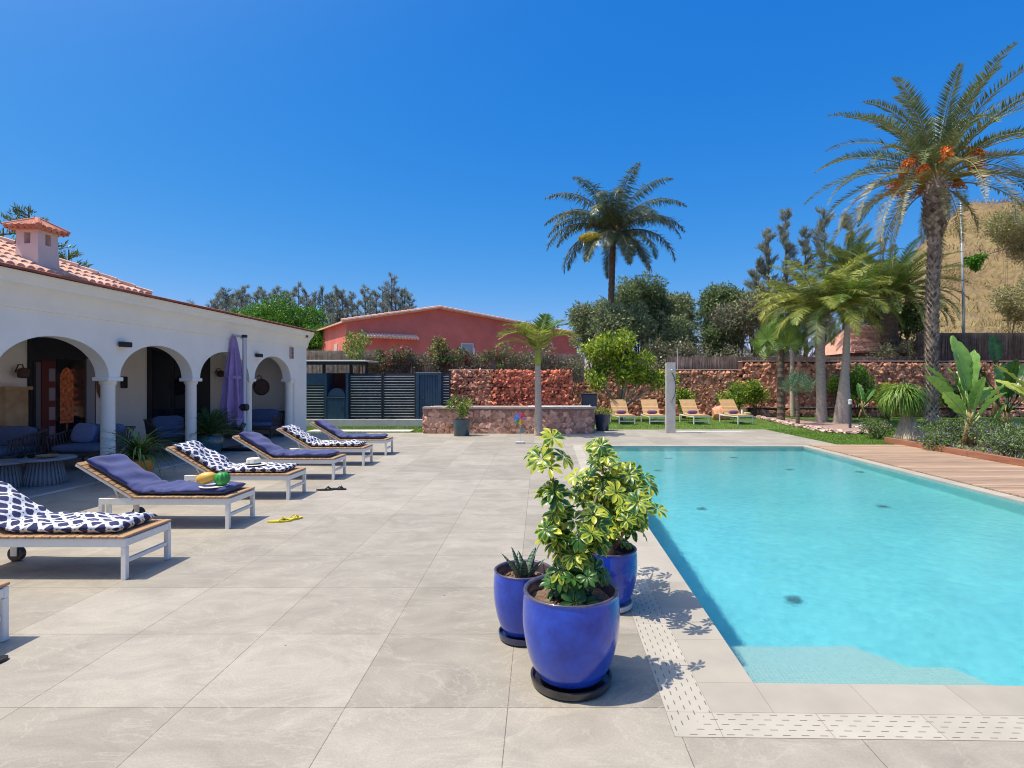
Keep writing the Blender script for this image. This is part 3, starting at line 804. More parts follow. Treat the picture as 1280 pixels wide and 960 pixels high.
# ================================================================== PORCH FURNITURE
def puff(mb, x0, x1, y0, y1, z0, z1, e=0.35, m=0, n=10):
    """soft pillow shape"""
    v = []; N = n
    for i in range(N + 1):
        ph = -pi / 2 + pi * i / N
        for j in range(2 * N):
            th = 2 * pi * j / (2 * N)
            se = lambda c, p: math.copysign(abs(c) ** p, c)
            X_ = se(cos(ph), e) * se(cos(th), e); Y_ = se(cos(ph), e) * se(sin(th), e); Z_ = se(sin(ph), e * 1.6)
            v.append(((x0 + x1) / 2 + X_ * (x1 - x0) / 2, (y0 + y1) / 2 + Y_ * (y1 - y0) / 2, (z0 + z1) / 2 + Z_ * (z1 - z0) / 2))
    f = []
    for i in range(N):
        for j in range(2 * N):
            k = (j + 1) % (2 * N)
            f.append((i * 2 * N + j, i * 2 * N + k, (i + 1) * 2 * N + k, (i + 1) * 2 * N + j))
    mb.add(v, f, m)
def sofa(x, y, wd, lab, rz=RZ, name='wicker_sofa', ncush=2, cat='sofa'):
    t = thing(name, lab, cat, rot(x, y, 0), rz)
    d = 0.8
    mb = MB()
    mb.rbox(-wd / 2, wd / 2, -d / 2, d / 2, .24, .34, .02)
    # slanting side frames and back of woven strands
    for s_ in (-1, 1):
        for k in range(12):
            yy = -d / 2 + .04 + k * (d - .08) / 11
            mb.cyl((s_ * (wd / 2 - .03), yy, .3), (s_ * (wd / 2 + .03), yy, .60 + .12 * k / 11), .012, 5)
        mb.tube([(s_ * (wd / 2 + .03), -d / 2 + .02, .60), (s_ * (wd / 2 + .03), d / 2, .73)], .02, 6)
    for k in range(int(wd / .06)):
        xx = -wd / 2 + .04 + k * .06
        mb.cyl((xx, d / 2 - .04, .3), (xx, d / 2 + .02, .73), .012, 5)
    mb.tube([(-wd / 2, d / 2 + .02, .73), (wd / 2, d / 2 + .02, .73)], .02, 6)
    mb.build('wicker_frame', M['wicker'], t)
    for sx in (-1, 1):
        for sy in (-1, 1):
            mb = MB(); mb.tube([(sx * (wd / 2 - .05), sy * (d / 2 - .05), .26), (sx * (wd / 2 - .02), sy * (d / 2 - .02), 0)], [.022, .016], 8); mb.build('leg', M['wicker'], t)
    mb = MB(); puff(mb, -wd / 2 + .05, wd / 2 - .05, -d / 2 - .02, d / 2 - .05, .33, .46, .25); mb.build('seat_cushion', M['porch_fabric'], t, smooth=True)
    cwid = (wd - .14) / ncush
    for k in range(ncush):
        mb = MB(); xx = -wd / 2 + .07 + k * cwid
        puff(mb, xx, xx + cwid, -.09, .09, -.19, .19, .4)
        o = mb.build('back_cushion', M['porch_fabric'], t, smooth=True); o.location = (0, d / 2 - .17, .62); o.rotation_euler = (-.22, 0, 0)
    return t
sofa(-8.62, 10.35, 1.0, 'wicker loveseat with blue cushions in front of the dark door, beside the first column')
t = sofa(-9.75, 9.75, 0.95, 'wicker armchair with one blue cushion cut by the left photo edge', name='wicker_armchair', ncush=1, cat='armchair')
sofa(-8.9, 16.2, 1.9, 'blue cushioned wicker sofa inside the last arch under the round ornament')
sofa(-8.85, 12.9, 0.8, 'dark wicker armchair in the deep shade behind the second column', rz=RZ + 0.9, name='wicker_armchair', ncush=1, cat='armchair')
mb = MB(); puff(mb, -.2, .2, -.07, .07, -.19, .19, .45)
o = mb.build('square_cushion', mat('paler_blue_fabric', (.20, .24, .40), .9, noise=(20, .1)), smooth=True, loc=rot(-8.82, 10.42, .64)); o.rotation_euler = (-.35, .1, RZ + .1)
tag(o, 'paler blue square scatter cushion leaning on the loveseat backrest', 'cushion')
table_m = mat('pale_ribbed_table', (0.30, 0.29, 0.30), .7, noise=(6, .1))
def coffee_table(x, y, r, rb, h, lab):
    t = thing('coffee_table', lab, 'coffee table', rot(x, y, 0), RZ, 'round ribbed coffee tables')
    mb = MB(); mb.lathe([(r - .03, h - .035), (r, h - .025), (r, h - .01), (r - .01, h)], 40); mb.build('table_top', table_m, t, smooth='auto')
    mb = MB()
    for k in range(30):
        a = 2 * pi * k / 30
        mb.tube([(rb * cos(a), rb * sin(a), 0), (rb * .92 * cos(a), rb * .92 * sin(a), .12), (rb * .72 * cos(a), rb * .72 * sin(a), h - .036)], .018, 5)
    mb.lathe([(rb * .96, 0), (rb * .88, .12), (rb * .68, h - .036)], 30); mb.build('ribbed_base', table_m, t, smooth=True)
coffee_table(-7.95, 8.65, .40, .27, .42, 'right round coffee table holding a wooden tray, in front of the loveseat')
coffee_table(-8.32, 8.35, .36, .25, .40, 'left round coffee table, its ribbed base cut by the photo edge')
mb = MB(); mb.lathe([(.08, 0), (.13, .02), (.14, .045), (.13, .045), (.11, .025)], 20)
tag(mb.build('wooden_tray', M['teak'], loc=rot(-7.88, 8.62, .421), smooth='auto'), 'small round wooden tray on the right coffee table', 'tray')
for dx, dy, lab in ((-.17, .0, 'left little black candle bowl on the coffee tables'), (-.30, -.05, 'second little black candle bowl, nearer the photo edge')):
    mb = MB(); mb.lathe([(.03, 0), (.055, .02), (.06, .05), (.045, .06), (.04, .05)], 16)
    tag(mb.build('candle_bowl', M['black'], loc=rot(-7.95 + dx, 8.6 + dy, .421), smooth='auto'), lab.replace('left little', 'little') if dx > -.2 else lab, 'bowl', 'black candle bowls')

# ================================================================== UMBRELLA
ux, uy = -7.0, 13.3
t = thing('cantilever_umbrella', 'closed purple garden umbrella on a pale post in front of the white arcade', 'umbrella', (ux, uy, 0), 0)
mb = MB()
mb.rbox(-.40, .40, -.32, .32, 0.0, .07, .02); mb.build('base_slab', M['black'], t)
mb = MB(); mb.lathe([(.06, .07), (.05, .09), (.046, .10), (.046, 2.66)], 14); mb.build('post', mat('pale_post', (.50, .50, .52), .35, metal=.4), t, smooth='auto')
mb = MB(); mb.rbox(-.05, .05, -.05, .05, 2.66, 2.73, .01); mb.build('post_cap', M['black'], t)
mb = MB(); mb.tube([(-.02, -.06, 1.0), (-.10, -.12, 1.03), (-.14, -.12, .9)], .035, 8); mb.rbox(-.08, .10, -.08, .06, .93, 1.09, .03); mb.build('crank_housing', M['black'], t)
mb = MB(); mb.tube([(0, -.04, .62), (.08, -.10, .62), (.08, -.16, .55)], .015, 6); mb.build('handle', M['black'], t)
mb = MB(); mb.tube([(-.0, 0, 2.62), (-.12, 0, 2.70), (-.27, -.0, 2.72)], .028, 8); mb.build('arm', mat('pale_post', (.50, .50, .52), .35), t)
mb = MB()
pr = []
for i in range(26):
    k = i / 25
    z = 2.73 - k * 2.02
    r = 0.02 + .24 * (k ** .62) * (1 if k < .85 else 1 - (k - .85) * 1.6)
    pr.append((r, z))
mb.lathe(pr, 72, (-.25, 0, 0), capb=False, capt=True, mod=lambda a, z: 1 + (.24 * cos(8 * a + .5 * sin(z * 3)) + .07 * cos(17 * a + z)) * min(1, (2.74 - z)) )
# uneven hem: a few drooping flaps
for k in range(8):
    a = 2 * pi * k / 8 + .2
    c = (-.25 + .25 * cos(a), .25 * sin(a))
    mb.add([(c[0] - .1 * sin(a), c[1] + .1 * cos(a), .75), (c[0] + .1 * sin(a), c[1] - .1 * cos(a), .75), (c[0] + .03 * sin(a), c[1] - .03 * cos(a), .60 - .05 * (k % 3)), (c[0] - .03 * sin(a), c[1] + .03 * cos(a), .62)], [(0, 1, 2, 3)])
mb.build('folded_canopy', M['purple'], t, smooth='auto')
mb = MB()
mb.lathe([(.205, 1.68), (.215, 1.72), (.205, 1.76)], 24, (-.25, 0, 0), capb=False, capt=False); 
mb.build('tie_strap', M['purple'], t)

# ================================================================== LOUNGERS
def pattern_mat():
    m = bpy.data.materials.new('chain_print_fabric'); m.use_nodes = True
    nt = m.node_tree; b = nt.nodes['Principled BSDF']; L = nt.links
    uv = _n(nt, 'ShaderNodeUVMap')
    def ringmask(off, sx, sy, r, wd):
        mp = _n(nt, 'ShaderNodeMapping'); mp.inputs['Scale'].default_value = (sx, sy, 1); mp.inputs['Location'].default_value = (*off, 0)
        L.new(uv.outputs[0], mp.inputs[0])
        fr = _n(nt, 'ShaderNodeVectorMath'); fr.operation = 'FRACTION'; L.new(mp.outputs[0], fr.inputs[0])
        sb = _n(nt, 'ShaderNodeVectorMath'); sb.operation = 'SUBTRACT'; sb.inputs[1].default_value = (.5, .5, 0); L.new(fr.outputs[0], sb.inputs[0])
        ln = _n(nt, 'ShaderNodeVectorMath'); ln.operation = 'LENGTH'; L.new(sb.outputs[0], ln.inputs[0])
        d = _n(nt, 'ShaderNodeMath'); d.operation = 'SUBTRACT'; d.inputs[1].default_value = r; L.new(ln.outputs['Value'], d.inputs[0])
        a = _n(nt, 'ShaderNodeMath'); a.operation = 'ABSOLUTE'; L.new(d.outputs[0], a.inputs[0])
        l = _n(nt, 'ShaderNodeMath'); l.operation = 'LESS_THAN'; l.inputs[1].default_value = wd; L.new(a.outputs[0], l.inputs[0])
        return l.outputs[0]
    a = ringmask((0, 0), 7.2, 8.2, .375, .083); c = ringmask((.5, .5), 7.2, 8.2, .375, .083)
    mx = _n(nt, 'ShaderNodeMath'); mx.operation = 'MAXIMUM'; L.new(a, mx.inputs[0]); L.new(c, mx.inputs[1])
    mc = _n(nt, 'ShaderNodeMix'); mc.data_type = 'RGBA'; L.new(mx.outputs[0], mc.inputs[0])
    mc.inputs[6].default_value = (.030, .035, .105, 1); mc.inputs[7].default_value = (.70, .70, .70, 1)
    L.new(mc.outputs[2], b.inputs['Base Color']); b.inputs['Roughness'].default_value = .9
    return m
M['pattern'] = pattern_mat()
LW = 0.56
def cushion(mat_, parent, label, seed=0, L1=0.95, L2=0.70, th=.078, y0=.035, y1=LW - .035, lift=.36, slope=(.86, .51), hinge=-1.03):
    """soft mattress following seat and backrest"""
    r = random.Random(seed)
    ns, ntt = 64, 16
    tot = L1 + L2
    mb = MB(); v = []; uv = []
    ph = [r.uniform(0, 6) for _ in range(6)]
    for side in (1, -1):
        for i in range(ns + 1):
            s = tot * i / ns
            # path: starts near the foot end
            bl = .10
            if s < L1 - bl: x, z = hinge + (L1 - s), 0; nx, nz = 0, 1
            elif s > L1 + bl: x, z = hinge - slope[0] * (s - L1), slope[1] * (s - L1); nx, nz = slope[1], slope[0]
            else:
                k = (s - L1 + bl) / (2 * bl)
                x = hinge + bl * (1 - 2 * k) + (1 - slope[0]) * bl * k * k; z = slope[1] * bl * k * k
                nx, nz = slope[1] * k, 1 - (1 - slope[0]) * k
            e1 = max(0.0, 1 - abs(2 * i / ns - 1) ** 30) ** .5
            for j in range(ntt + 1):
                q = j / ntt
                e2 = max(0.0, 1 - abs(2 * q - 1) ** 7) ** .5
                h = th * (.5 + .5 * side * e1 * e2)
                if side > 0:
                    h += .015 * e1 * e2 * (sin(s * 16 + ph[0]) * sin(q * 5 + ph[1]) + .6 * sin(s * 31 + ph[2] + 3 * q) + .5 * sin(s * 9 - q * 7 + ph[3]))
                    for sb in (L1 - .05, L1 + .08, L1 - .28): h -= .014 * math.exp(-((s - sb) / .018) ** 2)
                wob = .006 * sin(s * 22 + ph[4])
                yy = y0 + (y1 - y0) * q + wob * (1 if q > .5 else -1) * (abs(2 * q - 1))
                v.append((x + nx * h, yy, lift + z + nz * h)); uv.append((s, q * (y1 - y0)))
    f = []
    W_ = ntt + 1; O = (ns + 1) * W_
    for i in range(ns):
        for j in range(ntt):
            a = i * W_ + j
            f.append((a, a + 1, a + W_ + 1, a + W_)[::-1] if True else 0)
            f.append((O + a, O + a + 1, O + a + W_ + 1, O + a + W_))
        for j in (0, ntt):
            a = i * W_ + j; f.append((a, a + W_, O + a + W_, O + a) if j == 0 else (a + W_, a, O + a, O + a + W_))
    for i in (0, ns):
        for j in range(ntt):
            a = i * W_ + j; f.append((a, O + a, O + a + 1, a + 1) if i == 0 else (a, a + 1, O + a + 1, O + a))
    mb.add(v, f, uv=uv)
    return mb.build('cushion', mat_, parent, smooth=True, label=label)
def lounger_frame(t, head=True):
    wp = M['white_paint']; L_ = 1.43
    mb = MB()
    for y in (0, LW - .035): mb.rbox(-L_, 0, y, y + .035, .265, .335, .005)
    mb.rbox(-.0352, -.0002, .0352, LW - .0352, .27, .33, .005); mb.rbox(-L_ + .0002, -L_ + .0352, .0352, LW - .0352, .27, .33, .005); mb.rbox(-1.06, -1.03, .0352, LW - .0352, .28, .32, .005)
    mb.build('frame', wp, t)
    for x in (-.042, -L_):
        for y in (.0, LW - .042):
            short = x < -1
            mb = MB(); mb.rbox(x, x + .042, y - .001, y + .041, .045 if short else 0, .266, .004); mb.build('leg', wp, t)
    mb = MB(); mb.rbox(-.038, -.008, .0412, LW - .043, .13, .165, .004); mb.build('stretcher', wp, t)
    for y in (.045, LW - .095):
        mb = MB(); mb.tube([(-L_ + .09, y, .066), (-L_ + .09, y + .045, .066)], .066, 20); wh = mb.build('wheel', M['black'], t)
        mb = MB(); mb.rbox(-L_ + .06, -L_ + .12, y - .012, y - .002, .05, .27, .003); mb.build('wheel_bracket', wp, wh)
    # slatted seat (slats run across)
    mb = MB(); x = -.005
    while x > -1.02:
        mb.rbox(x - .062, x, -.012, LW + .012, .3365, .356, .004); x -= .067
    mb.build('seat_slats', M['teak'], t)
    # backrest: tilted
    bk = bpy.data.objects.new('backrest', None)
    a = math.atan2(.51, .86)
    mb = MB(); x = 0
    for k in range(11):
        mb.rbox(-.067 * k - .062, -.067 * k, -.012, LW + .012, 0.0, .02, .004)
    bo = mb.build('backrest', M['teak'], t); bo.location = (-1.035, 0, .3365); bo.rotation_euler = (0, a, 0)
    mb = MB()
    for y in (0, LW - .03): mb.rbox(-.74, 0, y, y + .03, -.031, -.001, .003)
    mb.rbox(-.74, -.71, .0302, LW - .0302, -.03, -.002, .003)
    mb.build('backrest_rail', wp, bo)
    mb = MB()
    for y in (.05, LW - .05): mb.cyl((-1.32, y, .485), (-1.22, y, .29), .011, 6)
    mb.cyl((-1.32, .05, .485), (-1.32, LW - .05, .485), .011, 6)
    mb.build('prop_strut', wp, t)
GL = 'sun loungers lined up along the white house'
specs = [(-3.30, 2.93, None, 'nearest sun lounger, only its bare wooden foot end in the bottom left corner'),
         (-3.345, 4.53, 'pattern', 'sun lounger with chain print cushion, nearest whole cushion at the left edge'),
         (-3.38, 6.10, 'blue', 'sun lounger with blue cushion carrying the yellow and green fruits'),
         (-3.40, 7.62, 'pattern', 'sun lounger with chain print cushion carrying the white hat'),
         (-3.36, 9.18, 'blue', 'sun lounger with blue cushion between two chain print loungers'),
         (-3.35, 10.72, 'pattern', 'sun lounger with chain print cushion, farthest of the patterned ones'),
         (-3.34, 12.25, 'blue', 'farthest sun lounger of the row, blue cushion, beside the lawn')]
proto = None
for i, (x, y, c, lab) in enumerate(specs):
    if proto is None:
        t = thing('sun_lounger', lab, 'sun lounger', (x, y, 0), 0, GL); lounger_frame(t); proto = t
    else:
        t = copy_tree(proto); t.location = (x, y, 0); t['label'] = lab; t.rotation_euler = (0, 0, random.uniform(-.008, .008))
for i, (x, y, c, lab) in enumerate(specs):
    if c:
        t = [o for o in COL.objects if o.get('label') == lab][0]
        cushion(M['pattern'] if c == 'pattern' else M['blue_fabric'], t, 'navy and white chain print cushion' if c == 'pattern' else 'plain blue tufted cushion', seed=i, L1=.93 if i != 2 else .95, L2=.70)
# things lying on the loungers
hat = thing('straw_hat', 'white straw hat with dark band lying on a patterned lounger', 'hat', (-4.02, 7.88, .437), .3)
hm = mat('pale_straw', (.74, .70, .60), .85, noise=(40, .1), bump=(120, .3, .003))
mb = MB(); mb.lathe([(.165, .012), (.16, .006), (.10, 0), (.09, .005), (.085, .085), (.07, .10), (.03, .095)], 28, mod=lambda a, z: 1 + .06 * cos(2 * a)); mb.build('hat_body', hm, hat, smooth='auto')
mb = MB(); mb.lathe([(.0935, .006), (.0925, .03)], 28, capb=False, capt=False, mod=lambda a, z: 1 + .06 * cos(2 * a)); mb.build('hat_band', M['black'], hat)
mb = MB(); mb.lathe([(.10, 0), (.14, .006), (.15, .014), (.10, .01)], 24)
tag(mb.build('plate', mat('pale_plate', (.75, .70, .58), .5), loc=(-3.64, 6.27, .432), smooth='auto'), 'small pale plate under the fruits on the blue lounger', 'plate')
mb = MB(); N = 14
pr = [(.068 * sin(pi * k / N) * (1 - .12 * k / N) + .001, .22 * (1 - cos(pi * k / N)) / 2) for k in range(N + 1)]
mb.lathe(pr, 20); o = mb.build('yellow_melon', mat('yellow_rind', (.72, .42, .07), .45, noise=(14, .15)), loc=(-3.84, 6.27, .505), smooth=True); o.rotation_euler = (.1, 1.35, .2); tag(o, 'yellow mango shaped fruit lying on the blue lounger cushion', 'fruit')
mb = MB(); pr = [(.075 * sin(pi * k / N) ** .8 + .001, .15 * (1 - cos(pi * k / N)) / 2) for k in range(N + 1)]
mb.lathe(pr, 40, mod=lambda a, z: 1 + .09 * cos(10 * a)); tag(mb.build('green_gourd', mat('green_rind', (.03, .28, .05), .45, noise=(20, .3)), loc=(-3.56, 6.29, .445), smooth=True), 'ribbed bright green gourd next to the yellow fruit', 'fruit')

def sandal(loc, rz, sole, strap, lab, name='flip_flop', grp=None, scale=1):
    t = thing(name, lab, 'sandal', loc, rz, grp)
    n = 18; pts = []
    for k in range(n):
        a = 2 * pi * k / n; x = .13 * cos(a); wd = .046 * (1 + .25 * cos(a)); pts.append((x, wd * sin(a)))
    mb = MB(); v = [(*p, 0) for p in pts] + [(*p, .018) for p in pts]
    mb.add(v, [tuple(range(n - 1, -1, -1)), tuple(range(n, 2 * n))] + [(i, (i + 1) % n, n + (i + 1) % n, n + i) for i in range(n)]); mb.build('sole', sole, t)
    mb = MB(); mb.tube([(.0, -.045, .018), (.035, -.03, .05), (.08, 0, .022)], .008, 6); mb.tube([(.0, .045, .018), (.035, .03, .05), (.08, 0, .022)], .008, 6); mb.build('strap', strap, t)
yel = mat('yellow_rubber', (.62, .50, .04), .5)
sandal((-2.98, 6.42, .001), .3, yel, yel, 'yellow flip flop on the tiles, the one nearer the lounger leg', grp='yellow flip flops')
sandal((-2.88, 6.52, .001), .9, yel, yel, 'yellow flip flop on the tiles, the one farther from the lounger', grp='yellow flip flops')
sandal((-3.17, 8.30, .001), .15, M['black'], M['black'], 'black sandal in the shade edge by the patterned lounger, left one', name='dark_sandal', grp='black sandals')
sandal((-3.00, 8.36, .001), -.2, M['black'], M['black'], 'black sandal on the sunny tiles by the patterned lounger, right one', name='dark_sandal', grp='black sandals')
sandal((-3.13, 3.13, .001), 1.2, M['black'], mat('tan_strap', (.5, .2, .08), .5), 'tan and black sandal tip at the lower left edge', name='tan_sandal')

# far loungers on the lawn (bare orange wood, purple pillow)
def lawn_lounger(px, lab, rz, Y=21.3, tray=False):
    t = thing('lawn_lounger', lab, 'sun lounger', at(px, Y), rz, 'orange wooden loungers on the lawn')
    wp = M['white_paint']; Wd = .64
    mb = MB()
    for x in (-Wd / 2, Wd / 2 - .035): mb.rbox(x, x + .035, 0, 1.4, .27, .33, .005)
    mb.rbox(-Wd / 2 + .0352, Wd / 2 - .0352, 0, .035, .27, .33, .005); mb.build('frame', wp, t)
    for x in (-Wd / 2, Wd / 2 - .04):
        for y in (0, 1.36): 
            mb = MB(); mb.rbox(x - .001, x + .039, y - .001, y + .039, 0, .27, .004); mb.build('leg', wp, t)
    mb = MB(); mb.rbox(-Wd / 2 + .04, Wd / 2 - .041, .005, .035, .10, .14, .004); mb.build('stretcher', wp, t)
    mb = MB(); y = 0
    while y < 0.93: mb.rbox(-Wd / 2 - .01, Wd / 2 + .01, y, y + .062, .3305, .35, .004); y += .067
    mb.build('seat_slats', M['teak_pale'], t)
    mb = MB()
    for k in range(11): mb.rbox(-Wd / 2 - .01, Wd / 2 + .01, k * .067, k * .067 + .062, 0, .02, .004)
    o = mb.build('backrest', M['teak_pale'], t); o.location = (0, .95, .3305); o.rotation_euler = (.88, 0, 0)
    mb = MB(); mb.cyl((0, 1.36, .30), (0, 1.22, .66), .012, 6); mb.build('prop_strut', wp, t)
    p = mb = MB(); puff(mb, -.2, .2, -.08, .08, -.07, .07, .5)
    po_ = mb.build('rolled_towel', mat('purple_towel', (.16, .09, .20), .95, noise=(20, .2)), smooth=True, loc=Matrix.Rotation(rz, 4, 'Z') @ Vector((0, .86, .425)) + Vector(at(px, Y)), rotz=rz)
    return t, po_
LG = []
for px, rz, lab in ((784, .12, 'orange wooden lounger on the lawn beside the blue pot, leftmost'), (822, .05, 'orange wooden lounger just left of the shower column'), (877, .14, 'orange wooden lounger right of the shower column'), (932, .20, 'rightmost orange wooden lounger on the lawn with bottle on it')):
    t, p_ = lawn_lounger(px, lab, rz)
    tag(p_, 'dark purple rolled towel on the ' + {784: 'leftmost lawn lounger', 822: 'lawn lounger left of the shower', 877: 'lawn lounger right of the shower', 932: 'rightmost lawn lounger'}[px], 'towel', 'purple towels on the lawn loungers')
b0 = at(930, 22.0)
mb = MB(); mb.lathe([(.035, 0), (.035, .13), (.015, .17), (.015, .20)], 12); tag(mb.build('white_bottle', mat('white_bottle', (.75, .75, .75), .4), loc=(b0[0] - .08, b0[1], .352), smooth='auto'), 'white bottle standing on the rightmost lawn lounger', 'bottle')
mb = MB(); puff(mb, -.14, .14, -.09, .09, 0, .07, .5); tag(mb.build('folded_towel', mat('lime_towel', (.45, .55, .25), .9), loc=(b0[0] + .10, b0[1] - .05, .352), smooth=True), 'pale green folded towel beside the white bottle', 'towel')

# ================================================================== LEAFY HELPERS
def unit(n):
    d = rng.normal(size=(n, 3)); return d / np.linalg.norm(d, axis=1, keepdims=True)
def leaf_cloud(mb, lumps, n, ll, lw, bias=0.55, m=0, up=0.15, out=0.6, mats=1):
    """lumps: list of (cx,cy,cz,rx,ry,rz). leaves spread mostly in the outer shell of every lump"""
    vol = np.array([l[3] * l[4] * l[5] for l in lumps]) ** .7; pr = vol / vol.sum()
    idx = rng.choice(len(lumps), n, p=pr); Lp = np.array(lumps)[idx]
    d = unit(n)
    rad = 1 - (rng.random(n) ** 1.7) * bias
    rad *= 1 + .13 * np.sin(d[:, 0] * 7 + idx) + .10 * np.sin(d[:, 2] * 9 + idx * 2.3) + rng.normal(size=n) * .05
    P = Lp[:, :3] + d * Lp[:, 3:] * rad[:, None]
    D = d * out + unit(n) * .8; D[:, 2] += up; D /= np.linalg.norm(D, axis=1, keepdims=True)
    N = d + unit(n) * .7
    k = rng.integers(0, mats, n)
    ln = ll * rng.uniform(.6, 1.3, n); wn = lw * rng.uniform(.6, 1.3, n)
    for q in range(mats):
        s_ = k == q
        mb.blades(P[s_], D[s_], ln[s_], wn[s_], N[s_], m=m + q, fold=.12)
def rand_lumps(c, R, k, r0, r1, flat=1.0):
    out = []
    for i in range(k):
        d = unit(1)[0]; q = rng.random() ** .5
        r = rng.uniform(r0, r1)
        out.append((c[0] + d[0] * R[0] * q, c[1] + d[1] * R[1] * q, c[2] + d[2] * R[2] * q, r, r, r * flat))
    return out
def limbs(mb, base, lumps, r, n=6, m=0, bend=.2):
    for l in lumps[:n]:
        p0 = Vector(base); p1 = Vector(l[:3]); mid = p0.lerp(p1, .5) + Vector((random.uniform(-bend, bend), random.uniform(-bend, bend), random.uniform(0, bend)))
        mb.tube([p0, mid, p1], [r, r * .6, r * .25], 6, m)
def tree(name, lab, cat, loc, lumps, n, ll, lw, lm, trunk_r=.15, group=None, fork=.35, bark=None, nl=7, **kw):
    t = thing(name, lab, cat, loc, random.uniform(0, .3) * 0, group)
    mb = MB(); zt = max(.3, min(l[2] for l in lumps) * (1 if fork else 1)); zf = zt * fork + .05
    mb.tube([(0, 0, -.05), (random.uniform(-.05, .05), 0, zf * .5), (0, 0, zf)], [trunk_r * 1.25, trunk_r, trunk_r * .8], 10)
    limbs(mb, (0, 0, zf - .05), lumps, trunk_r * .6, nl)
    mb.build('trunk', bark or M['bark'], t, smooth=True)
    mb = MB(); leaf_cloud(mb, lumps, n, ll, lw, mats=len(lm) if isinstance(lm, list) else 1, **kw); mb.build('crown', lm, t)
    return t

def frond(mb, c, az, el, L, droop, nl=40, ll=.5, lw=.035, hang=.4, vee=.5, m_leaf=0, m_rib=1, start=.12, taper=.6, rr=.02, twist=0, fwd=.55, jit=.12):
    """one feather palm leaf"""
    T = np.linspace(0, 1, 14)
    pts = [np.array(c, float)]; ds = []
    for i in range(14):
        e_ = el - droop * (T[i] ** 1.35)
        d = np.array([cos(az) * cos(e_), sin(az) * cos(e_), sin(e_)]); ds.append(d)
        if i: pts.append(pts[-1] + d * L / 13)
    pts = np.array(pts); ds = np.array(ds)
    mb.tube(pts, [rr * (1 - .85 * t) for t in T], 4, m_rib, caps=False)
    tt = np.linspace(start, .995, nl)
    px_ = np.stack([np.interp(tt, T, pts[:, k]) for k in range(3)], 1)
    dd = np.stack([np.interp(tt, T, ds[:, k]) for k in range(3)], 1); dd /= np.linalg.norm(dd, axis=1, keepdims=True)
    side = np.array([-sin(az), cos(az), 0.0]); 
    upv = np.cross(side, dd) * -1; upv /= np.linalg.norm(upv, axis=1, keepdims=True)
    upv = np.where(upv[:, 2:3] < 0, -upv, upv)
    Ls = ll * np.clip(np.sin(pi * (tt * .88 + .10)) ** .6, .25, 1)
    for s_ in (-1, 1):
        D = side * s_ * (1 + twist * s_) + dd * fwd + upv * vee + np.array([0, 0, -hang]) + rng.normal(size=(nl, 3)) * jit
        D /= np.linalg.norm(D, axis=1, keepdims=True)
        # two segments: inner then drooping tip
        N = upv + rng.normal(size=(nl, 3)) * .2
        mb.blades(px_, D, Ls * rng.uniform(.85, 1.1, nl), lw, N, widest=.3, m=m_leaf)

# palette
G_date = leafmat('date_palm_leaf', (.08, .135, .05), (.22, .26, .115), .35, .45, .2)
G_dry = leafmat('drying_palm_leaf', (.26, .25, .12), (.44, .40, .22), .3, .6, .2)
G_queen = leafmat('queen_palm_leaf', (.055, .10, .04), (.17, .21, .10), .45, .32, .25, spec=.7)
G_can = leafmat('canary_palm_leaf', (.08, .15, .03), (.22, .28, .07), .35, .45, .2)
G_bot = leafmat('bright_palm_leaf', (.08, .17, .025), (.20, .28, .05), .3, .4, .35)
G_yel = leafmat('yellow_palm_leaf', (.20, .29, .045), (.46, .46, .10), .3, .45, .35)
G_fan = leafmat('fan_palm_leaf', (.12, .25, .04), (.28, .40, .08), .3, .4, .3)
G_agave = leafmat('grey_green_leaf', (.08, .16, .09), (.19, .28, .16), .3, .4, .2)
G_ban = leafmat('banana_leaf', (.13, .29, .06), (.27, .45, .10), .18, .35, .4)
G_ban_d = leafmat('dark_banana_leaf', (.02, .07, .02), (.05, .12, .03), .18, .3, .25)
G_olive = leafmat('olive_leaf', (.13, .18, .075), (.30, .35, .17), .4, .5, .2, nscale=.8)
G_olive_d = leafmat('dark_olive_leaf', (.095, .15, .05), (.21, .28, .105), .4, .5, .2)
G_bright = leafmat('bright_green_leaf', (.055, .19, .012), (.12, .32, .022), .4, .5, .3, nscale=.5)
G_lime = leafmat('lime_leaf', (.24, .36, .025), (.50, .56, .06), .35, .4, .35)
G_mid = leafmat('mid_green_leaf', (.08, .16, .03), (.17, .28, .05), .35, .45, .25)
G_cas = leafmat('casuarina_needle', (.17, .20, .15), (.34, .38, .30), .35, .6, .35)
G_dryshrub = leafmat('dry_shrub_leaf', (.14, .10, .065), (.30, .24, .17), .4, .8, .1)
Rib = mat('palm_rib', (.24, .22, .07), .6); Rib_d = mat('palm_rib_dark', (.12, .09, .04), .7)
Mag = mat('magenta_bract', (.60, .03, .12), .6, island=.3, trans=.3)
Red = mat('red_flower', (.60, .05, .03), .6, island=.3, trans=.3)
Pur = mat('purple_flower', (.25, .18, .55), .6, island=.3, trans=.3)
Org = mat('orange_dates', (.80, .24, .04), .6, noise=(8, .3), island=.35)

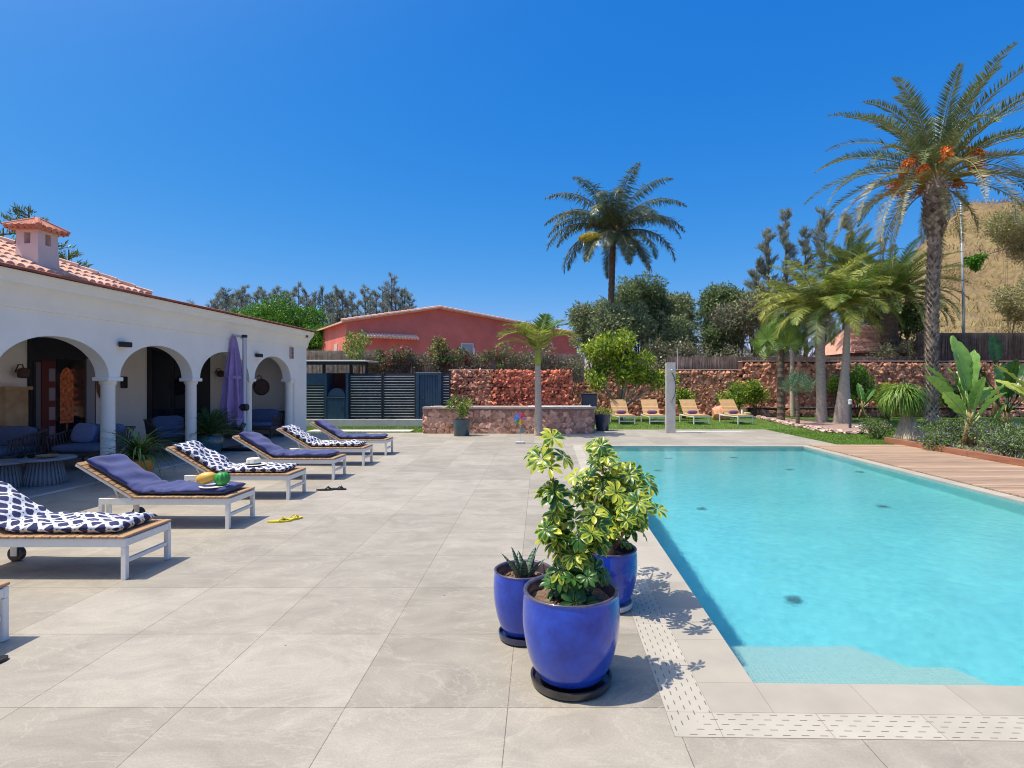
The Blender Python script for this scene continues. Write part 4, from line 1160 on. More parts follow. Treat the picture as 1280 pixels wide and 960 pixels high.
# ================================================================== BACK WALLS, FENCES
_ico = None
def ico():
    global _ico
    if _ico is None:
        t = (1 + sqrt(5)) / 2
        v = [(-1, t, 0), (1, t, 0), (-1, -t, 0), (1, -t, 0), (0, -1, t), (0, 1, t), (0, -1, -t), (0, 1, -t), (t, 0, -1), (t, 0, 1), (-t, 0, -1), (-t, 0, 1)]
        v = np.array(v, float); v /= np.linalg.norm(v[0])
        f = [(0, 11, 5), (0, 5, 1), (0, 1, 7), (0, 7, 10), (0, 10, 11), (1, 5, 9), (5, 11, 4), (11, 10, 2), (10, 7, 6), (7, 1, 8), (3, 9, 4), (3, 4, 2), (3, 2, 6), (3, 6, 8), (3, 8, 9), (4, 9, 5), (2, 4, 11), (6, 2, 10), (8, 6, 7), (9, 8, 1)]
        vs = list(map(tuple, v)); cache = {}; nf = []
        def mid(a, b):
            k = (min(a, b), max(a, b))
            if k not in cache:
                p = np.array(vs[a]) + np.array(vs[b]); p /= np.linalg.norm(p); vs.append(tuple(p)); cache[k] = len(vs) - 1
            return cache[k]
        for a, b, c in f:
            ab, bc, ca = mid(a, b), mid(b, c), mid(c, a)
            nf += [(a, ab, ca), (b, bc, ab), (c, ca, bc), (ab, bc, ca)]
        _ico = (np.array(vs), np.array(nf))
    return _ico
def stones(mb, pts, size, depth, axis=1, m=0, jag=.24):
    """pts: (n,3) centres; stone flattened along axis"""
    V, Fc = ico()
    for p in pts:
        s = np.array([size, size, size]) * rng.uniform(.75, 1.3, 3); s[axis] = depth * rng.uniform(.7, 1.3)
        q = V * (1 + rng.normal(size=(len(V), 1)) * jag)
        q = np.sign(q) * np.abs(q) ** .8
        an = rng.uniform(0, pi)
        a0, a1 = [k for k in range(3) if k != axis]
        q = q * s
        c_, s_ = cos(an), sin(an); qa, qb = q[:, a0] * c_ - q[:, a1] * s_, q[:, a0] * s_ + q[:, a1] * c_
        q[:, a0], q[:, a1] = qa, qb
        mb.add(q + p, Fc, m)
def stone_face(mb, x0, x1, z0, z1, y, size=.09, depth=.085, m=0):
    st = size * 1.75; pts = []; r = 0; z = z0 + size * .8
    while z < z1 - size * .3:
        x = x0 + size + (st / 2 if r % 2 else 0)
        while x < x1 - size * .4:
            pts.append((x + rng.uniform(-.25, .25) * size, y, z + rng.uniform(-.25, .25) * size)); x += st
        z += st * .86; r += 1
    stones(mb, pts, size, depth, 1, m)
def stone_wall(name, lab, x0, x1, y0, y1, z1, stone, size=.09, cap=None, left=False, right=False, gap=None, loc=(0, 0, 0), z0=-.02, core_x=None):
    t = thing(name, lab, 'wall', loc)
    mb = MB(); mb.box(x0, x1, y0, y1, z0, z1); mb.build('wall_core', gap or M['lava_gap'], t)
    mb = MB(); stone_face(mb, x0, x1, max(z0, 0), z1 - .02, y0 - .0, size)
    mbv = MB()
    def sideface(x):
        st = size * 1.75; z = size * .8; pts = []
        while z < z1 - .03:
            y = y0 + size
            while y < y1: pts.append((x, y + rng.uniform(-.2, .2) * size, z)); y += st
            z += st * .86
        stones(mb, pts, size, .05, 0)
    if left: sideface(x0)
    if right: sideface(x1)
    mb.build('stone_facing', stone, t)
    if cap:
        mb = MB(); mb.rbox(x0 - .02, x1 + .02, y0 - .05, y1 + .02, z1, z1 + .05, .015); mb.build('coping', cap, t)
    return t
stone_wall('lava_wall', 'red lava stone retaining wall directly right of the slatted navy fence', -3.45, -1.76, 21.5, 22.0, 2.04, M['lava_brown'], .085, cap=M['mortar'])
stone_wall('lava_wall', 'brightest red lava stone block standing forward behind the young palm', -1.75, 1.2, 21.15, 22.0, 2.07, M['lava'], .085, right=True)
stone_wall('lava_wall', 'long lava stone wall behind the lawn loungers and green shrubs', 1.21, 9.9, 27.4, 27.9, 2.18, M['lava_brown'], .11, cap=M['mortar'])
stone_wall('lava_wall', 'taller lava stone wall behind the fan palms and right garden', 9.91, 27, 27.3, 27.9, 2.6, M['lava_brown'], .12, cap=M['mortar'])
stone_wall('lava_wall', 'knee high lava stone edging wall in front of the planting terrace', 9.7, 26, 26.05, 26.29, .40, M['lava_brown'], .10, cap=M['mortar'])
# low planter wall (rounded right end)
t = thing('low_stone_wall', 'low brown stone planter wall with pale cap across the far terrace', 'wall', (0, 0, 0))
LX0, LX1 = -3.62, 1.55
poly = [(LX0, 17.5), (LX1, 17.5), (LX1 + .14, 17.56), (LX1 + .2, 17.7), (LX1 + .2, 19.3), (LX0, 19.3)]
mb = MB(); prism(mb, poly, -.02, .78); mb.build('wall_core', mat('brown_mortar', (.32, .175, .13), .95, noise=(12, .3), bump=(30, .6, .02)), t)
M['flat_stone'] = mat('pinkish_brown_stone', (.42, .18, .115), .9, noise=(7, .4), base2=(.68, .42, .30), island=.35, bump=(50, .7, .02))
mb = MB()
stone_face(mb, LX0, LX1 + .05, 0, .76, 17.51, .115, .035)
pts = [(LX0, 17.6 + .2 * k, .12 + .19 * r) for r in range(4) for k in range(8)]; stones(mb, pts, .1, .03, 0)
pts = [(LX1 + .16, 17.7 + .2 * k, .12 + .19 * r) for r in range(4) for k in range(8)]; stones(mb, pts, .1, .03, 0)
mb.build('stone_facing', M['flat_stone'], t)
mb = MB(); prism(mb, [(LX0 - .02, 17.45), (LX1 + .02, 17.45), (LX1 + .18, 17.52), (LX1 + .25, 17.7), (LX1 + .25, 17.85), (LX0 - .02, 17.85)], .781, .83); mb.build('coping', mat('pale_cap', (.46, .38, .33), .9, noise=(6, .2)), t)
mb = MB(); mb.add([(LX0 + .02, 17.85, .80), (-.4, 17.85, .80), (-.4, 19.28, .80), (LX0 + .02, 19.28, .80)], [(0, 1, 2, 3)], 0)
mb.add([(-.39, 17.85, .80), (LX1 + .2, 17.85, .80), (LX1 + .2, 19.28, .80), (-.39, 19.28, .80)], [(0, 1, 2, 3)], 1)
mb.build('gravel_fill', [mat('brown_gravel', (.30, .22, .18), .95, noise=(40, .4), bump=(60, 1, .03)), mat('white_gravel', (.66, .64, .60), .9, noise=(40, .2), bump=(60, 1, .03))], t)

# plinth under the fence
mb = MB(); mb.rbox(-12, -3.6, 20.4, 20.75, -.02, .25, .01)
tag(mb.build('concrete_plinth', M['concrete']), 'pale concrete plinth under the slatted navy fence', 'plinth')
def slat_panel(x0, x1, lab, z0=.26, z1=1.93, full=False):
    t = thing('slat_fence', lab, 'fence', (0, 0, 0), 0, 'slatted navy fence panels')
    mb = MB(); z = z0 + .03; k = 0
    mb.box(x0 + .03, x1 - .03, 20.66, 20.675, z0, z1, 0)
    while z < z1 - .08:
        mb.box(x0 + .03, x1 - .03, 20.60, 20.64, z, z + .056, 0)
        mb.box(x0 + .03, x1 - .03, 20.575, 20.641, z + .0565, z + .074, 1)  # sun on the slat's top edge, painted as a pale lip
        z += .098; k += 1
    mb.build('slats', [M['slat_dark'], M['slat_lit_edge']], t)
    for x in (x0, x1 - .05):
        mb = MB(); mb.rbox(x, x + .05, 20.56, 20.65, z0, z1 + .02, .005); mb.build('post', M['slat_dark'], t)
X_ = lambda px, Y=20.6: (px - VX) / F * Y
slat_panel(-9.9, X_(407), 'slatted dark fence panel beside the white house corner')
slat_panel(X_(437), X_(478.5), 'slatted dark fence panel just right of the navy oven cabinet')
slat_panel(X_(478.7), X_(520), 'slatted dark fence panel just left of the navy gate')
slat_panel(X_(552.5), X_(563), 'narrow slatted dark fence strip between the gate and the red stone wall')
mb = MB(); mb.rbox(-9.9, X_(407), 20.5, 20.56, 1.5, 1.93, .005)
tag(mb.build('fence_board', M['navy_paint']), 'plain navy board covering the top of the fence by the house corner', 'board')
# gate
t = thing('garden_gate', 'solid navy boarded gate set between the slatted fence panels', 'gate', (0, 0, 0))
gx0, gx1 = X_(520.3), X_(552.2)
mb = MB(); mb.rbox(gx0, gx0 + .12, 20.52, 20.66, .1, 1.97, .01); mb.rbox(gx1 - .12, gx1, 20.52, 20.66, .1, 1.97, .01); mb.rbox(gx0 + .121, gx1 - .121, 20.52, 20.66, 1.86, 1.97, .01); mb.build('gate_frame', M['navy_paint'], t)
mb = MB(); k = 0; x = gx0 + .125
nb = 7; wv = (gx1 - gx0 - .25) / nb
for k in range(nb): mb.rbox(gx0 + .125 + k * wv, gx0 + .125 + (k + 1) * wv - .006, 20.56, 20.6, .27, 1.85, .006)
mb.build('gate_boards', M['navy_paint'], t)
mb = MB(); mb.cyl((gx0 + .2, 20.52, 1.05), (gx0 + .2, 20.55, 1.05), .03); mb.cyl((gx0 + .2, 20.52, 1.05), (gx0 + .3, 20.52, 1.05), .012, 6); mb.build('handle', M['black'], t)
# oven cabinet
t = thing('oven_cabinet', 'navy wooden oven cabinet with arched opening in the fence line', 'cabinet', (0, 0, 0))
ox0, ox1 = X_(407.2), X_(436.8)
mb = MB(); mb.rbox(ox0, ox0 + .09, 20.45, 21.2, 0, 1.95, .01); mb.rbox(ox1 - .09, ox1, 20.45, 21.2, 0, 1.95, .01); mb.rbox(ox0 + .0902, ox1 - .0902, 21.1, 21.2, 0, 1.95, .01); mb.build('side_panel', M['navy_paint'], t)
mb = MB(); mb.rbox(ox0 + .091, ox1 - .091, 20.47, 21.09, .0, 1.02, .01); mb.build('cabinet_body', M['navy_paint'], t)
mb = MB(); mb.rbox(ox0 + .14, ox1 - .14, 20.445, 20.469, .12, .94, .01); dr = mb.build('cabinet_door', M['navy_paint'], t)
mb = MB(); mb.cyl((ox1 - .2, 20.43, .55), (ox1 - .2, 20.43, .7), .012, 6); mb.build('handle', M['black'], dr)
mb = MB(); mb.rbox(ox0 + .091, ox1 - .091, 20.40, 20.7, 1.021, 1.06, .01); mb.build('shelf', M['navy_paint'], t)
mb = MB(); mb.tube([(-7.42, 20.5, 1.07), (-7.42, 21.05, 1.07)], .32, 24); o = mb.build('oven_dome', mat('oven_blue', (.025, .06, .11), .5), t)
mb = MB(); mb.add([(ox0 + .091, 21.09, 1.06), (ox1 - .091, 21.09, 1.06), (ox1 - .091, 21.09, 1.94), (ox0 + .091, 21.09, 1.94)], [(0, 1, 2, 3)]); mb.build('back_lining', mat('dark_red_lining', (.06, .015, .015), .9), t)
# flat canopy
t = thing('flat_canopy', 'thin flat white edged canopy on dark posts above the navy fence', 'canopy', (0, 0, 0))
mb = MB(); mb.rbox(-10.3, X_(460), 20.3, 22.0, 2.36, 2.41, .01); mb.build('canopy_slab', mat('pale_canopy', (.66, .64, .58), .6), t)
mb = MB(); mb.box(-10.2, X_(459), 20.36, 20.42, 2.24, 2.355); mb.build('beam', M['black'], t)
for px in (401, 435, 455):
    mb = MB(); mb.rbox(X_(px), X_(px) + .09, 20.75, 20.84, 0, 2.355, .005); mb.build('post', M['black'], t)
# reed screen behind
def reed(lab, x0, x1, y, z0, z1, m, n):
    mb = MB(); xs = rng.uniform(x0, x1, n)
    P = np.stack([xs, y + rng.uniform(-.03, .03, n), np.full(n, z0)], 1)
    D = rng.normal(size=(n, 3)) * .03; D[:, 2] = 1
    mb.blades(P, D, (z1 - z0) * rng.uniform(.93, 1.04, n), .03, np.tile([0, -1, 0.1], (n, 1)), widest=.6)
    mb.box(x0, x1, y + .04, y + .05, z0, z1 - .05)
    return tag(mb.build('reed_screen', m), lab, 'fence')
reed_m = mat('reed_stalk', (.48, .36, .24), .9, noise=(5, .3), island=.35)
reed_d = mat('dry_brushwood', (.28, .19, .14), .95, noise=(2, .5), base2=(.50, .38, .30), island=.45)
reed('tan reed screen behind the flat canopy by the house corner', -11, -6.9, 24.0, 1.3, 3.0, reed_m, 1300)
reed('brown brushwood screen behind the wire posts below the red building', -6.9, 1.8, 22.6, 1.6, 2.78, reed_d, 2600)
reed('brown brushwood screen above the wall behind the lawn loungers', 6.5, 27, 28.4, 2.0, 2.95, reed_d, 3500)
reed('dark upright palisade above the wall behind the banana plants', 19.0, 30, 28.2, 2.55, 4.15, mat('dark_palisade', (.12, .09, .075), .95, noise=(3, .3), island=.6), 900)
for px, lab, Y in ((514, 'grey steel fence post above the wall, left one below the red building', 22.3), (593, 'grey steel fence post above the wall, right one below the red building', 22.3), (847, 'grey steel fence post behind the shower column', 28.1)):
    a = at(px, Y)
    mb = MB(); mb.tube([(a[0], Y, 1.9), (a[0], Y, 2.95 if px < 700 else 3.3)], .03, 8)
    tag(mb.build('fence_post', mat('galvanised', (.45, .47, .48), .4, metal=.3)), lab, 'post', 'steel fence posts')

# bougainvillea and climbers on the screen
def shrub(name, lab, cat, loc, lumps, n, ll, lw, lm, flowers=None, group=None, up=.3):
    t = thing(name, lab, cat, loc, 0, group)
    mb = MB()
    for l in lumps[:8]:
        mb.tube([(l[0] * .3, l[1] * .3, -.02), (l[0] * .7, l[1] * .7, l[2] * .5), (l[0], l[1], l[2])], [.022, .016, .007], 5)
    mb.build('stems', M['bark'], t)
    mb = MB(); leaf_cloud(mb, lumps, n, ll, lw, up=up, bias=.75, mats=len(lm) if isinstance(lm, list) else 1); mb.build('foliage', lm, t)
    if flowers:
        fm, fn, fs = flowers
        mb = MB(); leaf_cloud(mb, lumps, fn, fs, fs * .9, up=.2, bias=.2); mb.build('blossom', fm, t)
    return t
def row_l(x0, x1, z0, z1, k, r0, r1, dy=.3):
    return [(rng.uniform(x0, x1), rng.uniform(-dy, dy), rng.uniform(z0, z1), r, r * .8, r) for r in rng.uniform(r0, r1, k)]
c = at(448, 22.32); shrub('climbing_vine', 'yellow green climbing vine at the left corner of the red building', 'vine', c, row_l(-.35, .4, 2.3, 3.35, 9, .2, .32), 1000, .12, .06, [G_yel, G_mid])
c = at(497, 22.32); shrub('bougainvillea', 'straggly bougainvillea with magenta blossom left of the left fence post', 'shrub', c, row_l(-.9, .9, 2.2, 2.75, 9, .15, .3), 1200, .12, .06, [G_mid, G_dryshrub], (Mag, 130, .10))
c = at(545, 22.32); shrub('bougainvillea', 'taller yellowish bougainvillea beside the small white window', 'shrub', c, row_l(-.35, .4, 2.3, 3.35, 10, .18, .3), 1100, .12, .06, [G_yel, G_mid, G_dryshrub], (Red, 50, .09))
c = at(590, 22.32); shrub('bougainvillea', 'low bougainvillea with red blossom around the right fence post', 'shrub', c, row_l(-1.2, 1.2, 2.2, 2.75, 10, .15, .3), 1300, .12, .06, [G_mid, G_dryshrub], (Mag, 60, .09))
c = at(700, 22.32); shrub('dry_shrub', 'dry grey brown shrub between the young palm and the lime green tree', 'shrub', c, row_l(-1.1, 1.0, 1.9, 2.9, 12, .3, .45), 2200, .12, .045, [G_dryshrub, G_olive], (Mag, 25, .1))
c = at(560, 22.3); shrub('dry_shrub', 'long dry tangle covering the brushwood screen between the two fence posts', 'shrub', c, row_l(-3.2, 1.6, 2.05, 2.65, 26, .18, .3, .08), 4200, .10, .035, [G_dryshrub, G_dryshrub, G_olive], (Mag, 60, .07))
c = at(635, 22.32); shrub('dry_shrub', 'thin pinkish shrub left of the young palm crown', 'shrub', c, row_l(-.6, .6, 2.2, 3.2, 8, .22, .4), 900, .11, .04, [G_dryshrub, G_mid], (Mag, 40, .08))
c = at(890, 29); shrub('dry_shrub', 'dry brushy shrub over the wall right of the shower column', 'shrub', c, row_l(-2.0, 2.0, 2.2, 3.3, 18, .35, .6), 3800, .14, .05, [G_dryshrub, G_olive])
c = at(1125, 28.6); shrub('dry_shrub', 'tangled dry shrub over the wall below the tiled hut roof', 'shrub', c, row_l(-1.5, 1.8, 2.5, 3.4, 16, .3, .5), 3500, .14, .045, [G_dryshrub, G_olive])
c = at(832, 29); shrub('dry_shrub', 'pale flowering shrub over the wall behind the shower column', 'shrub', c, row_l(-1.2, 1.2, 2.2, 3.5, 12, .35, .55), 2500, .14, .06, [G_olive, G_dryshrub], (mat('white_petal', (.7, .68, .62), .6), 60, .09))

# ================================================================== RED BUILDING
A = Vector((-12.4, 36.0)); B_ = Vector((3.1, 46.2)); u = (B_ - A).normalized(); nrm = Vector((u.y, -u.x))  # front normal towards the camera
Lf = (B_ - A).length
t = thing('red_building', 'long red rendered building with tiled gable roof behind the garden wall', 'building', (A.x, A.y, 0), atan2(u.y, u.x))
red_m = mat('red_render', (.70, .195, .14), .9, noise=(.7, .14), bump=(50, .2, .01))
ap = .342 * Lf; DP = 7.0
ze, za, zr = 5.5, 6.75, 5.45
v = [(0, 0, 0), (Lf, 0, 0), (Lf, 0, zr), (ap, 0, za), (0, 0, ze), (0, DP, 0), (Lf, DP, 0), (Lf, DP, zr), (ap, DP, za), (0, DP, ze)]
mb = MB(); mb.add(v, [(0, 1, 2, 3, 4), (9, 8, 7, 6, 5), (0, 4, 9, 5), (1, 6, 7, 2)]); mb.build('wall', red_m, t)
mb = MB()
def slab(p0, p1, y0, y1, th=.1):
    (xa, za_), (xb, zb_) = p0, p1
    mb.add([(xa, y0, za_), (xb, y0, zb_), (xb, y1, zb_), (xa, y1, za_), (xa, y0, za_ + th), (xb, y0, zb_ + th), (xb, y1, zb_ + th), (xa, y1, za_ + th)], [(3, 2, 1, 0), (4, 5, 6, 7), (0, 1, 5, 4), (1, 2, 6, 5), (2, 3, 7, 6), (3, 0, 4, 7)])
slab((-.35, ze - .1), (ap, za + .01), -.25, DP + .2); slab((ap, za + .01), (Lf + .35, zr - .02), -.25, DP + .2)
# verge tiles
for (p0, p1) in (((-.35, ze), (ap, za + .1)), ((ap, za + .1), (Lf + .35, zr + .08))):
    d = sqrt((p1[0] - p0[0]) ** 2 + (p1[1] - p0[1]) ** 2); n = int(d / .38)
    for k in range(n):
        a = k / n; b_ = (k + 1.08) / n
        q = lambda s_: (p0[0] + (p1[0] - p0[0]) * s_, -.2, p0[1] + (p1[1] - p0[1]) * s_ + .03)
        mb.tube([q(a), q(min(b_, 1))], [.14, .11], 8)
rf = mb.build('roof', mat('red_roof_tile', (.60, .30, .20), .85, noise=(4, .3), base2=(.82, .52, .38), bump=(20, .3, .02)), t)
for xx in (ap + .1, ap + 2.4):
    mb = MB(); mb.lathe([(.12, 0), (.10, .22), (.16, .24), (.02, .36)], 10, (xx, .6, za - .02 if xx < ap + 1 else za - .3)); mb.build('vent_cap', M['black'], rf)
mb = MB(); s0, s1 = Lf * .045, Lf * .255
# small tiled awning
wv = .21; k = 0; x = s0
mb.add([(s0, -.002, 4.75), (s1, -.002, 4.75), (s1, -.5, 4.55), (s0, -.5, 4.55)], [(0, 1, 2, 3)])
while x < s1:
    mb.tube([(x, -.55, 4.56), (x, -.01, 4.80)], [.10, .085], 8); x += wv
mb.build('tiled_awning', mat('pale_awning_tile', (.80, .56, .44), .85, noise=(6, .3)), t)
mb = MB(); wx = .462 * Lf; mb.box(wx - .5, wx + .5, -.04, -.002, 3.5, 4.45); wn = mb.build('window', mat('white_frame', (.7, .7, .7), .5), t)
mb = MB(); mb.box(wx - .42, wx + .42, -.05, -.041, 3.58, 4.37); mb.build('pane', mat('grey_pane', (.35, .40, .45), .3), wn)
mb = MB(); mb.box(-.04, -.002, 2.2, 3.1, 1.8, 4.2); dn = mb.build('side_door', mat('pale_side_door', (.66, .50, .42), .6), t)

# ================================================================== FAR TREES
# broad bright green tree mass behind the house
def at3(px, py, Y): return at(px, Y, py)
for (pxs, Y, lab, k) in (((345, 399, 4.3), 46, 'broad bright green tree rising behind the white roof', 0), ((398, 416, 2.7), 43, 'bright green tree between the white house and the red building', 1), ((302, 402, 2.3), 48, 'low bright green tree over the roof edge, left of the broad one', 2)):
    px, py, R = pxs; X0, _, zc = at3(px, py, Y); zc -= R * .35
    lumps = rand_lumps((0, 0, zc), (R, R * .7, R * .55), 34, R * .26, R * .40, .75)
    lumps = [l if l[2] > 1 else (l[0], l[1], 1, *l[3:]) for l in lumps]
    if k == 1: lumps += rand_lumps((0.4, 0, 2.6), (1.8, 1.5, 1.2), 6, .8, 1.2)
    tree('broad_tree', lab, 'tree', (X0, Y, 0), lumps, 30000 if k == 0 else 15000, .26, .13, [G_bright, G_bright, G_mid], .25, 'bright green trees behind the house', nl=6)
# casuarinas
def casuarina(px, ptop, Y, wd, lab, seed, group='grey green casuarinas on the skyline', n=1300, zb=1.0):
    X0, _, zt = at3(px, ptop, Y)
    t = thing('casuarina', lab, 'tree', (X0, Y, 0), 0, group)
    mb = MB(); mb.tube([(0, 0, 0), (.1, 0, zt * .5), (0, 0, zt)], [.22, .12, .02], 7)
    P, D = [], []
    nb = int(46 * (zt / 8) ** .5)
    for k in range(nb):
        h = zb + (zt - zb) * (k + rng.random()) / nb
        f = 1 - (h - zb) / (zt - zb)
        L = wd * (.18 + .82 * f ** .75) * rng.uniform(.5, 1.15); az = rng.uniform(0, 2 * pi); el = rng.uniform(.35, .95)
        d = np.array([cos(az) * cos(el), sin(az) * cos(el), sin(el)])
        p0 = np.array([0, 0, h]); mb.tube([p0, p0 + d * L], [.035, .01], 4)
        q = max(6, int(3.2 * n / nb)); s_ = rng.random(q) ** .7
        P.append(p0 + d * L * s_[:, None] + rng.normal(size=(q, 3)) * .09); dd = d * .8 + unit(q) * .55; dd[:, 2] += .35; D.append(dd / np.linalg.norm(dd, axis=1, keepdims=True))
    mb.build('trunk', M['bark'], t)
    P = np.concatenate(P); D = np.concatenate(D)
    mb = MB(); mb.blades(P, D, rng.uniform(.18, .5, len(P)), rng.uniform(.02, .05, len(P))); mb.build('crown', G_cas, t)
cl = [(264, 380), (277, 368), (289, 370), (301, 363), (313, 372), (328, 362), (339, 371), (351, 367), (363, 366), (383, 366), (389, 376), (403, 363), (417, 372), (428, 366), (440, 368), (463, 366), (478, 362), (484, 370), (494, 362), (506, 364), (272, 372), (282, 362), (296, 366), (306, 360), (322, 365), (333, 368), (346, 360), (357, 372), (373, 357), (394, 368), (412, 368), (421, 362), (434, 372), (447, 378), (456, 360), (470, 368), (489, 346), (500, 366), (512, 370)]
for i, (px, pt) in enumerate(cl):
    casuarina(px, pt, 58 + (i * 7 % 9), 1.9 if px != 489 else 2.4, 'grey green casuarina in the row on the skyline left of the red building', i)
for i, (px, pt, w_, lab) in enumerate(((982, 265, 1.2, 'tallest slim casuarina right of centre, rising over the palms'), (960, 290, 1.5, 'slim casuarina left of the tallest one over the palms'), (1006, 292, 1.4, 'slim casuarina right of the tallest one over the palms'), (1030, 268, 2.0, 'airy broad casuarina left of the date palm fronds'), (1065, 275, 2.3, 'airy casuarina directly under the left date palm fronds'), (945, 330, 1.6, 'lowest casuarina at the left of the palm group'))):
    casuarina(px, pt, 44, w_ * 1.45, lab, i, group=None, n=2800)
for px, pt, lab in ((683, 398, 'thin distant casuarina tip over the red roof end, right one'), (658, 404, 'thin distant casuarina tip over the red roof end, left one')):
    casuarina(px, pt, 66, 1.0, lab, 1, group=None, n=500)
# pines behind the white roof at left
for px, pt, Y, w_, lab in ((36, 258, 22, 1.7, 'dark pine rising directly behind the white chimney'), (86, 312, 22, 1.3, 'small dark pine top right of the chimney'), (4, 285, 22, 1.4, 'dark pine left of the chimney at the photo edge')):
    X0, _, zt = at3(px, pt, Y)
    t = thing('pine_tree', lab, 'tree', (X0, Y, 0), 0, 'dark pines behind the tiled roof')
    mb = MB(); mb.tube([(0, 0, 0), (0, 0, zt)], [.22, .02], 8); lum = []
    P, D = [], []
    for k in range(34):
        h = zt - .25 - 4.2 * (k / 34); L = .25 + (zt - h) * .30 * w_; az = rng.uniform(0, 2 * pi)
        d = np.array([cos(az), sin(az), .35]); p0 = np.array([0, 0, h]); mb.tube([p0, p0 + d * L], [.04, .01], 4)
        q = 40; s_ = rng.random(q) ** .6; P.append(p0 + d * L * s_[:, None] + rng.normal(size=(q, 3)) * .05); dd = d * .6 + unit(q) * .7 + np.array([0, 0, .6]); D.append(dd / np.linalg.norm(dd, axis=1, keepdims=True))
    mb.build('trunk', M['bark'], t)
    P = np.concatenate(P); D = np.concatenate(D); mb = MB(); mb.blades(P, D, rng.uniform(.12, .3, len(P)), .04); mb.build('crown', G_olive_d, t)
# white rocks / distant low shrubs at roof line px 230-270
casuarina(240, 378, 60, 1.6, 'low grey shrub like tree just above the roof edge at the left', 3, group=None, n=600)

# olive like trees
for px, py, R, Y, n, lm, lab in ((800, 372, 2.5, 36, 11000, G_olive_d, 'dark grey green tree under the queen palm'), (742, 402, 2.2, 37, 8000, G_olive, 'pale olive tree at the right end of the red building'), (846, 388, 1.9, 37, 7500, G_olive, 'tall olive tree just right of the dark one'), (900, 385, 1.9, 36, 9000, G_olive_d, 'rounded dark tree at the right end of the tree group'), (840, 420, 2.4, 35, 9000, G_olive, 'low spreading olive tree in front of the tree group'), (772, 408, 2.1, 31, 7000, G_olive, 'olive tree hiding the queen palm trunk behind the lime green tree'), (900, 425, 1.7, 34, 6000, G_olive_d, 'low dark tree behind the wall right of the shower')):
    X0, _, zc = at3(px, py, Y)
    lumps = rand_lumps((0, 0, zc - .2), (R * .62, R * .5, R * .62), 20, R * .26, R * .46, 1.0)
    if zc > 3.5: lumps += rand_lumps((0, 0, zc - 1.8), (R * .6, R * .5, R * .4), 6, R * .3, R * .45)
    tree('olive_tree', lab, 'tree', (X0, Y, 0), lumps, int(n * 2.3), .22, .075, lm, .16, 'grey green trees behind the wall', nl=8)
# orange brown bushes
for px, py, Y, lab, lm in ((945, 385, 34, 'orange tinged tree at the left of the palms', [G_yel, G_dryshrub, G_olive]), (925, 400, 33, 'small olive brown bush left of the orange tinged tree', [G_olive, G_dryshrub]), (1130, 395, 31, 'dull green bush mass between hut roof and date palm trunk', [G_olive_d, G_mid]), (1090, 385, 34, 'dark bush mass under the canary palm', [G_olive_d])):
    X0, _, zc = at3(px, py, Y)
    lumps = rand_lumps((0, 0, zc), (1.1, 1.0, 1.2), 10, .5, .9)
    tree('garden_bush', lab, 'bush', (X0, Y, 0), lumps, 3500, .22, .08, lm, .1)

# lime green tree
X0, Y = at(775, 23.5)[0], 23.5
lumps = [(rng.normal() * .78, rng.normal() * .35, 2.35 + rng.normal() * .55, q, q * .9, q * .9) for q in rng.uniform(.22, .44, 34)]
lumps = [(l[0] * (1 if l[2] < 2.9 else .6), l[1], max(1.65, min(3.35, l[2])), *l[3:]) for l in lumps] + [(-1.35, 0, 2.0, .28, .2, .25), (1.4, 0, 1.9, .32, .2, .25), (-1.1, 0, 2.7, .3, .2, .3), (1.2, 0, 2.6, .3, .2, .25), (.15, 0, 3.6, .3, .25, .25), (-.5, 0, 3.35, .35, .25, .3)]
t = tree('lime_green_tree', 'rounded lime green tree with several pale trunks in front of the stone wall', 'tree', (X0, Y, 0), lumps, 6500, .20, .085, [G_lime, G_lime, G_mid], .1, bark=mat('pale_bark', (.36, .29, .22), .9, noise=(8, .3)), fork=.25, nl=9, bias=.6)

# ================================================================== PALMS
def ringed_trunk(pts, rads, n=16, rings=30, amp=.06):
    mb = MB(); P = []; R = []
    pts = [Vector(p) for p in pts]
    for k in range(rings * 2 + 1):
        s_ = k / (rings * 2) * (len(pts) - 1); i = min(int(s_), len(pts) - 2); f = s_ - i
        P.append(pts[i].lerp(pts[i + 1], f)); r = rads[i] * (1 - f) + rads[i + 1] * f; R.append(r * (1 + (amp if k % 2 else -amp)))
    mb.tube(P, R, n); return mb
# tall date palm
Yp = 22.0; X0 = at(1164, Yp)[0]; zc = 1.6 + (HY - 222) / F * Yp
t = thing('date_palm', 'tall date palm with orange fruit bunches and rough trunk at the right', 'palm tree', (X0, Yp, 0))
mb = MB(); top = (.45, 0, zc - .6)
def tp(z): return Vector((.0 + .20 * max(0, (z - 3) / 6) ** 1.2, 0, z))
mb.tube([tp(z) for z in np.linspace(0, zc + .15, 14)], [.25] + [.20] * 9 + [.24, .40, .42, .26], 16)
rows = int((zc - .5) / .115)
for r in range(rows):
    z = .1 + r * .115; c = tp(z); hb = max(0, 1 - abs(z - (zc - 1.25)) / 1.15); big = 1 + 1.15 * min(1, hb * 1.6)
    for k in range(9):
        a = 2 * pi * (k + .5 * (r % 2)) / 9 + rng.uniform(-.08, .08)
        rad = .20 * big; o_ = .085 * rng.uniform(.7, 1.2)
        p = [(c.x + rad * cos(a - .30), c.y + rad * sin(a - .30), z), (c.x + rad * cos(a + .30), c.y + rad * sin(a + .30), z), (c.x + (rad + o_) * cos(a), c.y + (rad + o_) * sin(a), z + .10), (c.x + rad * cos(a), c.y + rad * sin(a), z - .10)]
        mb.add(p, [(0, 1, 2), (1, 3, 2), (3, 0, 2)])
